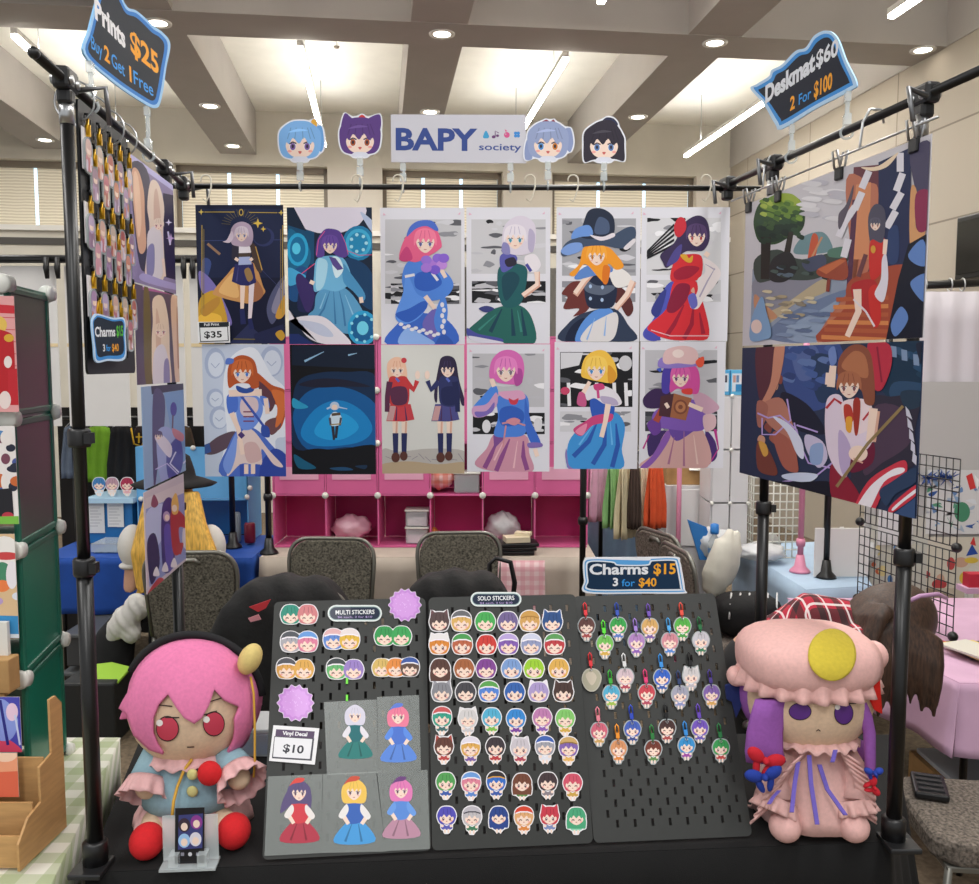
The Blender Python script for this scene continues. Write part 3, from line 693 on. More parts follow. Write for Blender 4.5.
a.b('6f92e0', 240, 290, 300, 280, 360, 300, 375, 370, 330, 450, 270, 460, 240, 390); a.b('d8c2c6', 270, 300, 340, 300, 350, 360, 300, 400, 260, 370); a.b('4f74ce', 190, 290, 240, 280, 245, 360, 200, 380); a.b('5a80d6', 360, 290, 400, 300, 410, 350, 380, 340)
for y in (370, 395, 418): a.l('7a3f5a', 7, 275, y, 330, y)
a.l('3d57b0', 13, 250, 270, 310, 350, 400, 470); a.b('3350a6', 370, 440, 405, 450, 410, 500, 370, 490); a.l(SK, [28, 24, 22], 215, 375, 250, 460, 272, 590); a.l('4e3a76', 26, 255, 480, 275, 500); a.l(SK, [24, 22], 390, 300, 400, 380)
a.l(SK, 34, 200, 275, 370, 270); a.b('31509c', 240, 235, 290, 250, 330, 235, 325, 265, 280, 275, 245, 262)
a.b('b5562e', 200, 245, 195, 150, 225, 95, 275, 78, 330, 105, 350, 180, 355, 240, 320, 250, 300, 225, 240, 225)
face(a, 270, 165, 56, 'cc6a38', '4a7ac8', hs='9c4826'); a.b('5a78c8', 185, 125, 190, 95, 225, 98, 220, 120)
done(a, 'art_print', 'pale print of a long-haired chestnut girl in a blue and cream dress')

a = pr(190, 340, 520, 24, 965, 692, paper='04060e')
a.p('0a1a30', 525, 30, 965, 30, 965, 150, 525, 130); a.b('0c2a4c', 528, 320, 560, 210, 660, 170, 800, 165, 965, 200, 965, 560, 850, 560, 640, 570, 530, 540); a.b('0c5a9a', 530, 400, 590, 280, 700, 240, 850, 260, 965, 350, 965, 540, 800, 552, 600, 560); a.b('1484c8', 570, 480, 640, 360, 760, 310, 880, 360, 940, 460, 860, 530, 650, 545); a.b('22a0e0', 640, 470, 700, 390, 800, 380, 870, 450, 790, 510, 690, 510)
a.b('181a30', 560, 230, 660, 200, 800, 205, 930, 240, 800, 240, 660, 245); a.b('04060e', 560, 590, 640, 560, 760, 565, 965, 545, 965, 692, 600, 692); a.b('2a9ac4', 530, 300, 570, 320, 610, 345, 570, 355, 530, 345); a.b('0f5a7a', 535, 590, 590, 620, 650, 660, 560, 660); a.b('1c4a70', 720, 660, 800, 655, 840, 670, 760, 672); a.b('16324e', 850, 650, 910, 645, 900, 665)
a.l('8fb8d8', [3, 12], 690, 60, 590, 110); a.l('8fb8d8', [3, 9], 860, 68, 815, 78)
a.l('2a2c38', [16, 12], 735, 440, 742, 515); a.l('2a2c38', [16, 12], 758, 440, 752, 505); a.b('cfe2ee', 722, 390, 750, 370, 780, 395, 775, 435, 725, 440); a.l('5a4a3a', 14, 730, 385, 775, 380); a.l('4a4a58', [12, 10], 720, 400, 725, 440); a.l('4a4a58', [12, 10], 778, 400, 772, 440); a.l('9a8a60', 6, 725, 436, 778, 432); a.l('b9cfe6', 9, 735, 340, 705, 355); a.l('b9cfe6', [8, 4], 762, 345, 810, 355); a.e('b9cfe6', 745, 340, 24, 22); a.e(SK, 745, 346, 15, 14)
done(a, 'art_print', 'almost black print with a tiny pale-haired figure in a bright blue glow')

a = pr(370, 340, 60, 25, 490, 688, paper='d8d8d2')
a.b('b9b4ae', 70, 560, 150, 575, 300, 560, 480, 570, 490, 640, 60, 640); a.b('b7a284', 62, 640, 200, 625, 350, 640, 490, 630, 490, 688, 60, 688)
for k in range(12): a.l('8d8690', 3, 80 + k * 34, 600 + 18 * sin(k * 2.1), 110 + k * 34, 612 + 16 * sin(k * 1.3))
def uniform(hx, hy, hair, hs, coat, coat2, sk2, s, longhair):
    if longhair: a.b(hair, hx - 45, hy - 20, hx - 30, hy - 60, hx + 10, hy - 68, hx + 42, hy - 40, hx + 60, hy + 60, hx + 90, hy + 170, hx + 70, hy + 180, hx + 40, hy + 60, hx - 40, hy + 50, hx - 55, hy + 170, hx - 70, hy + 130)
    else: a.b(hair, hx - 48, hy + 40, hx - 50, hy - 30, hx - 10, hy - 62, hx + 36, hy - 45, hx + 52, hy + 35, hx + 30, hy + 45, hx - 30, hy + 48)
    lx_ = hx + 14 * s
    for d in (-24, 24):
        a.l('efd8c6', [34, 26], lx_ + d, 405, lx_ + d * .95, 480); a.l(SKD, 10, lx_ + d + 8, 420, lx_ + d + 6, 480); a.l('262c5a', [30, 24], lx_ + d * .95, 480, lx_ + d * .9, 590)
    a.e('5a342c', lx_ - 22, 605, 22, 26); a.e('5a342c', lx_ + 20, 598, 20, 24)
    a.p(sk2, lx_ - 50, 330, lx_ + 55, 330, lx_ + 75, 410, lx_ + 20, 420, lx_ - 70, 418); a.p('c79a9a', lx_ - 50, 340, lx_ - 20, 340, lx_ - 35, 415, lx_ - 68, 415); folds(a, '4a2c54', 9, [[lx_ - 15, 335, lx_ - 20, 415], [lx_ + 25, 335, lx_ + 35, 415]])
    a.b(coat, hx - 40, 195, hx, 188, hx + 55, 200, hx + 55, 330, hx - 30, 335, hx - 45, 270); a.b(coat2, hx - 30, 250, hx + 45, 245, hx + 48, 325, hx - 22, 330)
    a.e(SK, hx + 105 * s - 0, hy + 30, 13, 22); a.l(coat, [32, 30, 24], hx + 45 * s, 215, hx + 85 * s, 255, hx + 103 * s, hy + 60); a.l(coat2, [32, 26, 24], hx - 38 * s, 215, hx - 50 * s, 290, hx - 52 * s, 370)
    a.l('5a6ac0', 12, hx - 6, 196, hx + 10, 215); face(a, hx, hy, 42, hair, '5a4a5a', hs=hs)
uniform(140, 150, 'ecc0a4', 'd8927e', 'c5383c', '5a2a48', 'c8404a', 1, False); a.e('c8404a', 175, 105, 14); uniform(400, 150, '2e2442', '463a66', '2c3262', '1e2450', '4a4a86', -1, True)
done(a, 'art_print', 'off-white print of two girls in red and navy uniforms raising their hands')

a = bordered(370, 340, 500, 22, 925, 678, [(528, 70, 898, 345, 'bdbcc0'), (530, 375, 900, 485, '17171b')], 14)
a.e('d9d8dc', 600, 445, 22, 34); a.e('d9d8dc', 865, 435, 22, 34);
a.b('c98fa2', 540, 640, 600, 560, 650, 480, 800, 490, 820, 580, 835, 678, 650, 678); folds(a, '8a4a86', 24, [[660, 510, 620, 600, 590, 660], [720, 510, 680, 600, 650, 675], [790, 520, 790, 600, 810, 670]]); folds(a, 'e2b4bc', 10, [[690, 520, 640, 620], [760, 520, 740, 660]]); a.p('7a4a8c', 635, 490, 720, 480, 640, 560)
a.b('4a7fd6', 655, 300, 720, 270, 800, 280, 820, 350, 800, 480, 720, 500, 640, 490, 660, 400); a.b('2f5cb8', 670, 360, 730, 340, 790, 370, 780, 430, 680, 440); a.b('3a68c6', 800, 300, 830, 420, 880, 530, 840, 545, 800, 450); a.b('7f6ab0', 815, 530, 880, 530, 885, 550, 820, 555); a.l(SK, 22, 850, 560, 862, 600)
a.b('4a86de', 530, 350, 580, 290, 640, 230, 660, 280, 620, 340, 560, 380); a.b('c79ac0', 530, 345, 600, 330, 650, 270, 655, 330, 600, 390, 535, 395); a.b('7a66b4', 540, 370, 600, 365, 640, 320, 630, 370, 560, 398); a.l(SK, 24, 640, 240, 625, 200)
a.b('dba0c0', 660, 270, 720, 262, 780, 262, 800, 300, 740, 310, 690, 300); a.b('c83a4c', 715, 300, 740, 310, 765, 300, 755, 330, 725, 330); a.l('c98a92', 9, 680, 430, 740, 420, 800, 440); a.b('cf8a96', 700, 420, 740, 400, 775, 415, 745, 440); a.l('c98a92', 8, 700, 440, 685, 550)
a.b('d86ab4', 615, 190, 625, 110, 670, 60, 730, 52, 780, 85, 795, 150, 780, 220, 740, 230, 660, 220, 640, 200); a.b('b04a98', 740, 160, 780, 150, 785, 215, 750, 235); face(a, 700, 155, 60, 'e684c4', '7a6a7a', hs='c25aa6');
done(a, 'art_print', 'white-bordered print of a pink-haired girl in a blue blouse and rose skirt')

a = bordered(550, 340, 22, 10, 447, 664, [(52, 62, 425, 345, '17171b'), (52, 368, 418, 472, 'cfced2')], 17)
a.p('d5d4d8', 55, 65, 170, 65, 150, 130, 55, 150)
for x in (95, 240, 330, 390): a.l('e6e5e8', 18, x, 220, x + 5, 340)
a.e('c8466a', 78, 262, 24, 20); a.e('c9c8cc', 388, 120, 34, 40)
a.b('3f93d6', 85, 590, 110, 500, 220, 400, 330, 370, 385, 440, 370, 560, 365, 664, 120, 664, 85, 640); folds(a, '2a58ac', 24, [[240, 430, 200, 520, 120, 600], [290, 420, 280, 540, 220, 640], [340, 430, 350, 540, 320, 655]]); folds(a, '6ab4ea', 10, [[220, 440, 150, 540], [310, 420, 320, 540]]); a.b('8a7ab8', 85, 560, 95, 640, 120, 664, 95, 664, 78, 600)
a.b('2f58b4', 210, 300, 280, 290, 330, 330, 320, 400, 250, 430, 215, 390); a.b('c9457c', 120, 460, 180, 420, 230, 390, 320, 380, 310, 420, 220, 440, 160, 495); a.b('e48aa8', 130, 470, 190, 430, 170, 490)
a.b('e2dde4', 185, 250, 250, 230, 330, 260, 370, 320, 340, 340, 280, 330, 230, 300, 190, 310); a.b('b6a9c6', 260, 290, 330, 300, 350, 335, 280, 330); a.l(SK, [30, 24, 24], 300, 330, 285, 420, 265, 500); a.l(SK, [26, 24, 20], 165, 330, 160, 290, 205, 215); a.b('c65a8a', 140, 330, 150, 270, 180, 280, 185, 340); a.b('c9407a', 225, 230, 270, 225, 280, 250, 235, 260); a.l('c84a86', 14, 245, 250, 250, 300)
a.b('f0c04a', 160, 180, 175, 100, 220, 60, 280, 55, 330, 110, 345, 190, 310, 220, 260, 215, 190, 200); a.b('d9982e', 300, 130, 340, 170, 330, 215, 300, 215); face(a, 238, 150, 58, 'f4cc5e', '3f86c8', hs='d8a43c')
done(a, 'art_print', 'white-bordered print of a blonde girl in a bright blue dress')

a = bordered(550, 340, 462, 8, 887, 660, [(490, 52, 862, 345, 'bcbbc0'), (490, 368, 862, 470, '3c3c44')], 21)
a.b('3e2a62', 500, 500, 520, 480, 600, 470, 560, 560, 510, 600); a.b('4a2f70', 800, 470, 850, 520, 860, 600, 820, 620); a.l('b83a8a', [10, 4], 480, 560, 510, 490); a.l('b83a8a', [16, 6], 850, 460, 868, 560, 820, 640)
a.b('d3a6a2', 470, 655, 540, 580, 600, 470, 700, 430, 790, 470, 810, 655); a.b('8a5aae', 465, 655, 530, 590, 600, 470, 620, 500, 560, 600, 500, 660); a.b('6a4aa0', 610, 440, 700, 430, 790, 450, 740, 470, 650, 520); folds(a, 'a8708e', 12, [[690, 470, 690, 650], [640, 500, 610, 640]]); folds(a, 'e6c6be', 10, [[740, 490, 760, 640]])
a.b('7f5ab4', 530, 380, 600, 330, 700, 300, 790, 340, 800, 440, 760, 470, 620, 460, 540, 440); a.b('c9a0b4', 740, 270, 800, 280, 870, 340, 850, 370, 800, 380, 750, 330); a.b('d8b4ba', 790, 390, 850, 390, 850, 450, 800, 470); a.b('6a3f96', 500, 430, 560, 400, 570, 470, 530, 490); a.b('3a2450', 480, 300, 540, 250, 620, 270, 600, 340, 500, 350); a.l('a84a3e', [34, 28], 545, 420, 590, 330)
a.b('4a3ea0', 575, 200, 590, 140, 640, 130, 620, 260, 580, 270); a.b('d0509c', 620, 210, 650, 130, 740, 130, 770, 180, 765, 270, 720, 275, 660, 250, 620, 270); face(a, 672, 190, 52, 'd860a8', '6a3a6a', hs='b04090')
a.p('4c2c34', 570, 290, 640, 275, 625, 400, 560, 390); a.p('a06444', 638, 275, 730, 300, 700, 415, 618, 398); a.e('7f4a38', 672, 345, 36, 38); a.e('b87a54', 672, 345, 26, 28); a.e('7f4a38', 672, 345, 12); a.l(SK, [24, 22], 785, 360, 715, 330); a.l(SK, 18, 595, 325, 610, 350)
a.b('8f7ac6', 560, 140, 575, 90, 660, 115, 770, 110, 770, 130, 660, 145); a.b('e0bcbc', 580, 100, 600, 50, 680, 30, 745, 45, 765, 90, 740, 125, 660, 120, 600, 125); a.e('f0dcd6', 660, 70, 30, 22); a.b('e2573e', 750, 110, 790, 85, 790, 130, 765, 140); a.b('3f5cc0', 548, 150, 572, 145, 570, 165); a.b('d8443e', 680, 255, 730, 250, 728, 280, 685, 275)
done(a, 'art_print', 'white-bordered print of a magenta-haired girl reading a brown book')

# the small price card tucked on the navy print
a = pr(190, 200, 40, 628, 208, 735, Y=YP - .012, paper='e8e8ea')
a.p('e8e8ea', 40, 628, 208, 628, 208, 735, 40, 735); a.p('20262a', 46, 632, 200, 628, 201, 650, 47, 655); a.p('2f3538', 48, 655, 196, 650, 200, 728, 52, 732); a.p('e4e5e6', 52, 658, 192, 654, 195, 723, 56, 727)
a.text('e8e8ea', 'Full Print', 72, 649, 13, 150, 646); a.text('17191b', '$35', 72, 710, 32, 165, 707, bold=.025)
tag(a.build('price_card', .001), 'small white $35 price card in the corner of the navy print', 'price card')

# ================================================================ landscape prints hanging in a strip on the left side
PL0, PL1 = V((-.877, 2.24, 0)), V((-.912, 2.64, 0)); DL = (PL1 - PL0).normalized()
def side(z0, z1, ox, oy, sc, paper, off=0, dep=.41, y0=0):
    o = PL0 + DL * (y0 + dep / 2) + V((off, 0, z0))
    return Art(o, DL, (0, 0, 1), (ox, oy, sc), (-dep / 2, 0, dep / 2, z1 - z0), paper)
a = side(2.025, 2.335, 120, 150, .2262, '8c7fa8'); hair = 'e3cfc0'
a.p('b9b4e0', 38, 0, 240, 160, 240, 185, 40, 40); a.b('3e3a52', 50, 60, 130, 120, 130, 480, 90, 520, 60, 300); a.b('d7a78c', 52, 100, 80, 90, 105, 180, 110, 300, 115, 430, 85, 450, 65, 300); a.b('e8c2a8', 60, 120, 80, 120, 95, 300, 80, 380)
a.p('241c44', 190, 190, 235, 200, 268, 580, 195, 560); a.star('dcd4f0', 215, 320, 16, 5, 4); a.l('cfc8ec', 8, 212, 360, 222, 420); a.star('c8a8d8', 225, 390, 22, 6, 4)
a.b(hair, 135, 140, 170, 150, 195, 250, 190, 360, 195, 560, 150, 590, 110, 560, 130, 350, 120, 250); a.b('cfaea0', 150, 200, 165, 180, 180, 330, 160, 480, 150, 350); a.b('d8d0d8', 125, 360, 170, 340, 190, 430, 185, 560, 130, 560, 120, 450); a.b('8a86b4', 120, 440, 150, 420, 150, 540, 120, 560); face(a, 170, 330, 24, hair, 'b04a6a', hs='c8a898'); a.b('a89ed0', 100, 545, 190, 575, 270, 600, 275, 625, 100, 580); a.l(SK, 12, 190, 480, 197, 560)
done(a, 'landscape_print', 'uppermost print of the left strip, pale-haired girl and a peach swirl on violet', 'landscape prints in the left strip')
a = side(1.77, 2.02, 120, 150, .2262, '55465e', .003)
a.p('d8cfe0', 100, 590, 290, 622, 290, 640, 100, 606); a.p('a85a92', 100, 606, 290, 640, 290, 650, 100, 618); a.b('6a5a34', 105, 620, 130, 640, 140, 900, 140, 1050, 110, 1000)
a.b('e6c0a6', 225, 660, 255, 650, 275, 700, 275, 860, 290, 1000, 250, 1040, 235, 880); a.b('c08a72', 250, 700, 265, 760, 270, 900, 255, 960)
a.b('e8cfb8', 145, 660, 190, 650, 215, 760, 220, 900, 225, 1050, 150, 1040, 140, 860, 145, 760); a.b('d5b09a', 160, 700, 180, 800, 175, 950, 160, 900); a.b('dcd2dc', 150, 900, 190, 860, 215, 940, 210, 1050, 150, 1050); a.b('8f84b4', 195, 940, 215, 930, 220, 1050, 195, 1050); face(a, 180, 800, 30, 'e8cfb8', 'a8465a', hs='c8a490')
done(a, 'landscape_print', 'second print of the left strip, blonde girl and a peach swirl on dark purple', 'landscape prints in the left strip')
a = side(1.505, 1.765, 120, 340, .2941, '8ea6c8', .006, .42, .02)
a.p('2a2348', 105, 150, 240, 140, 240, 165, 108, 185); a.p('7a9ccc', 150, 180, 240, 165, 240, 430, 190, 400); a.b('4f4670', 112, 190, 150, 190, 150, 300, 130, 420, 115, 500); a.b('9fa6d6', 125, 320, 170, 300, 200, 380, 190, 460, 140, 480); a.b('4a4a9a', 160, 380, 200, 330, 215, 400, 200, 460, 165, 470); a.b('e2d6e6', 118, 330, 140, 320, 175, 360, 170, 400, 140, 370); a.b('c87a8a', 178, 300, 215, 320, 212, 345, 185, 330)
a.e('4a3a9a', 182, 235, 11, 24); a.l('6a4a6a', 5, 180, 255, 178, 300); a.l('d8d4ec', 5, 190, 380, 170, 420, 200, 450); a.l('d8d4ec', 5, 215, 420, 240, 390); a.l('c8bce6', 4, 120, 440, 160, 420, 210, 470); face(a, 130, 325, 14, '5a4a72', '4a3a6a')
a.p('3c2648', 110, 500, 245, 440, 245, 470, 110, 530); a.p('a05a86', 110, 497, 245, 437, 245, 442, 110, 503)
done(a, 'landscape_print', 'third print of the left strip, light blue with a violet figure', 'landscape prints in the left strip')
a = side(1.24, 1.50, 120, 340, .2941, 'c9bcc4', .009, .40)
a.p('d4c8cc', 85, 540, 245, 470, 245, 505, 85, 580); a.p('8d96c8', 88, 575, 240, 510, 240, 730, 100, 840); a.b('b9c0e2', 90, 590, 150, 560, 150, 660, 100, 720); a.b('3a3278', 145, 560, 175, 540, 180, 640, 185, 760, 150, 790, 140, 680); a.b('5a4ea8', 150, 640, 175, 640, 180, 760, 160, 780); a.b('2f2a58', 92, 690, 120, 660, 135, 760, 105, 830)
a.b('b2333c', 172, 590, 200, 580, 232, 620, 225, 640, 200, 640, 205, 720, 180, 720); a.b('e6b45a', 175, 550, 190, 520, 200, 560, 195, 590, 178, 590); a.e(SK, 185, 572, 9, 12); a.e('b89ac0', 158, 600, 12, 18); a.e(SK, 160, 604, 8, 11); a.b('dcd2dc', 215, 640, 232, 660, 225, 710, 212, 690); a.b('b03a44', 190, 700, 215, 690, 205, 730); a.b('b4434a', 95, 860, 130, 810, 150, 820, 120, 860, 100, 880); a.b('8a4a62', 105, 560, 115, 525, 130, 555, 118, 570)
for x in (120, 150, 180): a.b('e4dce2', x - 8, 800 - (x - 120) * .5, x + 4, 770 - (x - 120) * .5, x + 14, 800 - (x - 120) * .5)
done(a, 'landscape_print', 'lowest print of the left strip, red and indigo figures with a pale lower edge', 'landscape prints in the left strip')

# ================================================================ two large mats on the right side
PR0, PR1 = V((rx(1.874), 1.874, 0)), V((rx(2.69), 2.69, 0)); DRR = (PR0 - PR1).normalized(); WR = (PR0 - PR1).length
PR0, PR1 = PR0 - V((.0, 0, 0)), PR1
def matt(z0, z1, ox, oy, sc, paper):
    o = (PR0 + PR1) / 2 + V((-.032, 0, z0))
    return Art(o, DRR, (0, 0, 1), (ox, oy, sc), (-WR / 2, 0, WR / 2, z1 - z0), paper)
def wave(x, z): return .006 * sin(x * 9 + z * 3)
a = matt(1.876, 2.288, 740, 120, .2488, 'c9c6cc')
a.p('8f99ac', 50, 600, 460, 540, 460, 884, 40, 884); a.b('8a8a98', 60, 640, 200, 600, 330, 640, 340, 690, 250, 720, 130, 800, 60, 720); a.b('b9a98c', 60, 800, 180, 740, 330, 640, 345, 690, 220, 740, 130, 810, 60, 850); a.b('c08a6a', 60, 700, 100, 740, 150, 790, 110, 800, 60, 760); a.b('6f7f9e', 130, 830, 250, 750, 430, 680, 440, 720, 330, 884, 130, 884); a.b('8fa0ba', 200, 830, 330, 760, 400, 730, 330, 884, 200, 884)
a.b('3f4a44', 60, 560, 150, 520, 250, 560, 420, 520, 430, 570, 300, 640, 150, 640, 70, 650); a.b('6f8f96', 220, 510, 260, 465, 330, 450, 365, 490, 360, 530, 230, 540); a.b('547a6a', 360, 520, 430, 510, 440, 550, 360, 550)
a.b('2f4a2c', 55, 400, 75, 340, 120, 310, 180, 295, 240, 320, 262, 380, 250, 440, 200, 470, 140, 500, 80, 490, 60, 450); a.b('6a8a38', 80, 345, 140, 300, 210, 300, 255, 350, 200, 380, 130, 370); a.b('98ac44', 150, 300, 210, 298, 250, 340, 190, 340); a.b('1f3428', 65, 430, 150, 420, 230, 420, 200, 470, 100, 490); a.l('27241f', [40, 34], 105, 470, 100, 640); a.l('2f2a24', [22, 26], 205, 450, 185, 560); a.b('2a2a2c', 130, 560, 200, 530, 230, 600, 180, 650, 120, 640)
a.b('c65a3c', 285, 480, 300, 455, 315, 480, 300, 560, 270, 590); a.l('c9906a', 8, 330, 470, 270, 590); a.b('4a5068', 250, 570, 330, 540, 345, 580, 280, 610)
rr = random.Random(31)
def dabs(a, n, box, cols, w, h):
    for k in range(n): x, y = rr.uniform(box[0], box[2]), rr.uniform(box[1], box[3]); a.b(cols[k % len(cols)], x - w, y, x - w * .3, y - h, x + w, y - h * .4, x + w * .6, y + h)
dabs(a, 26, (90, 320, 245, 400), ('7a9a3c', '4f7030', 'a4b650', '3a5a2c', '6a8a3a'), 14, 10); dabs(a, 20, (75, 400, 245, 490), ('22382a', '3a5430', '182a24', '2f4a34'), 15, 11)
dabs(a, 14, (260, 250, 420, 400), ('d6d4d8', 'bcbac4', 'dedce0'), 40, 12); dabs(a, 16, (130, 560, 420, 640), ('2a3434', '4a5a56', '38423c', '5a6a78'), 16, 8); dabs(a, 18, (110, 690, 330, 800), ('a8997c', 'c8bca0', '8a8070', 'd2c4a4'), 20, 7); dabs(a, 12, (170, 740, 380, 870), ('7f90ae', '5f6f90', '93a4be'), 34, 9)
# hall: wood pillars, dark doorway, steps
a.p('6a3a44', 460, 190, 560, 180, 560, 640, 440, 700); a.b('b8725a', 430, 240, 520, 250, 560, 300, 520, 600, 430, 700, 310, 884, 420, 884, 450, 600); a.p('d08a62', 470, 260, 530, 250, 520, 560, 450, 560); a.p('54304a', 455, 320, 478, 320, 450, 680, 430, 690); a.p('232c50', 560, 170, 690, 110, 690, 600, 560, 600)
a.b('9a4a36', 315, 600, 400, 560, 430, 560, 430, 640, 330, 630); a.p('c06a44', 315, 600, 405, 560, 430, 565, 350, 620); a.l('8a3f34', 14, 360, 640, 355, 690); a.b('a24a34', 450, 640, 660, 580, 660, 660, 600, 884, 310, 884, 420, 760)
for k in range(6): a.l(('d2844e', 'b05a3a')[k % 2], 17, 330 + k * 12, 872 - k * 30, 600, 884 - k * 34)
a.b('4a4660', 690, 130, 768, 90, 760, 300, 720, 300, 700, 240); a.b('d09a6a', 690, 280, 715, 290, 710, 430, 750, 450, 690, 520); a.b('8a2f52', 710, 300, 765, 290, 760, 430, 715, 440); a.p('0e1426', 680, 500, 768, 450, 760, 884, 590, 884, 640, 640); a.b('5f82c0', 680, 540, 740, 480, 755, 580, 710, 580); a.b('5f82c0', 690, 650, 755, 620, 752, 730, 710, 700); a.b('5f82c0', 610, 820, 650, 750, 680, 800, 630, 870)
for x, y, t in ((648, 170, 0), (645, 250, .35), (635, 325, .5), (612, 400, .5), (508, 240, .4), (480, 325, .4), (445, 380, .6), (415, 435, .4), (430, 515, .25)):
    w_, h_ = 14, 38; c_, s_ = cos(t), sin(t); a.p('dcd9e2', *[(x + px * c_ - py * s_, y + px * s_ + py * c_) for px, py in ((-w_, -h_), (w_, -h_), (w_, h_), (-w_, h_))])
a.b('e9d2b6', 490, 190, 560, 185, 640, 130, 600, 185, 540, 205); a.b('5a5260', 400, 380, 430, 340, 460, 260, 450, 330, 405, 440)
# sitting figure in red
a.b('2c3f6a', 600, 450, 640, 430, 640, 560, 600, 570); a.b('c8302c', 525, 500, 560, 465, 590, 490, 580, 600, 530, 640); a.b('b02a2e', 455, 660, 530, 640, 560, 680, 560, 830, 510, 780, 460, 720); a.l(SK, [34, 26, 22], 475, 680, 480, 770, 435, 870); a.b('c8302c', 520, 690, 560, 670, 570, 800, 540, 830); a.l('e2d6dc', 8, 460, 720, 510, 770, 545, 830); a.b('dcd6e2', 575, 560, 592, 540, 600, 640, 580, 730, 545, 700, 570, 640); a.l(SK, [18, 16], 590, 480, 585, 540); a.l('6a3f44', 18, 510, 540, 480, 630)
a.b('4e4c5e', 525, 480, 520, 390, 545, 340, 580, 350, 590, 400, 578, 490, 540, 480); face(a, 548, 420, 24, '5a586a', 'a0563c', hs='3c3a4c'); a.e('d09a3a', 540, 520, 10, 16)
a.b('7fa0c6', 50, 800, 90, 710, 110, 770, 130, 860, 100, 884, 45, 884); a.e('e2c8c0', 70, 830, 22, 28)
tag(a.build('desk_mat', .0025, .6), 'upper large hanging mat with a garden tree and a seated figure in red', 'desk mat', 'large printed mats on the right side')
a = matt(1.497, 1.87, 740, 330, .2375, '2a3450')
a.b('3a4f8a', 190, 60, 420, 60, 400, 250, 350, 330, 250, 330, 180, 220); a.b('55689e', 220, 80, 320, 70, 330, 180, 250, 210); a.b('243a5c', 300, 110, 420, 130, 420, 260, 330, 300); a.b('1a1d30', 180, 260, 280, 310, 350, 400, 350, 440, 240, 420, 180, 330); a.b('16324a', 620, 60, 775, 60, 775, 330, 600, 260); a.b('2c4a6a', 650, 220, 775, 230, 775, 300, 640, 290)
dabs(a, 22, (200, 70, 410, 240), ('46609c', '2f4276', '6078ac', '38508a'), 26, 16); dabs(a, 14, (560, 300, 740, 560), ('3c3444', '54424e', '2a2836', '46505e'), 34, 16); dabs(a, 14, (80, 80, 190, 560), ('a05c4c', 'd09a80', '6a343a', '8a4a40'), 16, 22); dabs(a, 10, (630, 70, 770, 320), ('1c3c56', '345474', '24486a'), 22, 18)
for x, y in ((650, 90), (695, 105), (745, 125)): a.p('7f94b4', x - 14, y - 24, x + 10, y - 20, x + 12, y + 26, x - 12, y + 22)
a.b('302c3c', 560, 290, 640, 280, 720, 270, 770, 270, 740, 420, 740, 560, 660, 600, 560, 640, 480, 720, 470, 600, 520, 480); a.b('4c3a4e', 560, 330, 700, 340, 720, 470, 600, 560, 520, 600); a.b('24384c', 680, 260, 770, 260, 760, 320, 700, 330)
a.b('5a2f3a', 70, 70, 150, 60, 170, 200, 120, 300, 80, 280); a.b('c98a72', 150, 60, 190, 60, 170, 200, 130, 290, 85, 320, 130, 220); a.b('b87a68', 100, 310, 180, 290, 230, 420, 230, 480, 160, 430, 110, 380); a.b('a85f50', 140, 430, 220, 470, 245, 560, 240, 600, 180, 570); a.b('7a3f34', 75, 470, 120, 500, 160, 600, 120, 610, 75, 580); a.b('d8a24a', 80, 470, 110, 480, 120, 520, 100, 530); a.b('a86a5c', 75, 300, 120, 320, 100, 400, 75, 400)
for ln in ([75, 350, 120, 370, 170, 360, 240, 420, 260, 500], [200, 290, 215, 380, 150, 440, 95, 440, 95, 370], [240, 400, 330, 430], [230, 390, 250, 470, 290, 560, 380, 580], [290, 640, 390, 560], [180, 640, 300, 620]): a.l('b9a0dc', 7, *ln)
a.b('d9dcf0', 140, 365, 200, 390, 260, 460, 270, 540, 240, 520, 200, 430); a.b('cfd8ee', 180, 610, 260, 600, 330, 610, 290, 640, 200, 630); a.b('c9c0dc', 280, 440, 350, 470, 370, 540, 330, 580, 280, 500); a.b('8fa6d0', 300, 490, 350, 480, 345, 560, 300, 560); a.b('121624', 250, 640, 385, 640, 390, 700, 300, 690, 120, 640)
a.b('8a1f34', 390, 560, 480, 650, 520, 740, 480, 760, 390, 710); a.b('6a1a36', 470, 520, 560, 470, 560, 560, 470, 600)
a.b('dfcfe0', 370, 290, 430, 280, 450, 400, 520, 400, 570, 420, 540, 500, 460, 520, 440, 620, 380, 540, 360, 420); a.b('b9a6cc', 420, 420, 470, 500, 450, 620, 420, 560); a.b('ead6dc', 430, 310, 520, 290, 560, 330, 540, 420, 470, 430); a.l('b8303c', 11, 365, 330, 400, 290, 430, 310); a.l('b8303c', 9, 520, 380, 560, 330); a.l(SKD, [46, 40], 570, 340, 555, 470); a.l(SK, [36, 30], 565, 330, 548, 470); a.e(SK, 500, 520, 40, 34); a.l(SKD, 7, 480, 540, 520, 560)
a.l(SK, [28, 34], 395, 150, 385, 240); a.l(SK, 16, 372, 180, 368, 230); a.b('6f86c0', 375, 90, 400, 70, 410, 130, 385, 150); a.b('b83044', 540, 60, 630, 60, 640, 150, 600, 250, 560, 230); a.l('8a2038', 8, 580, 70, 600, 220)
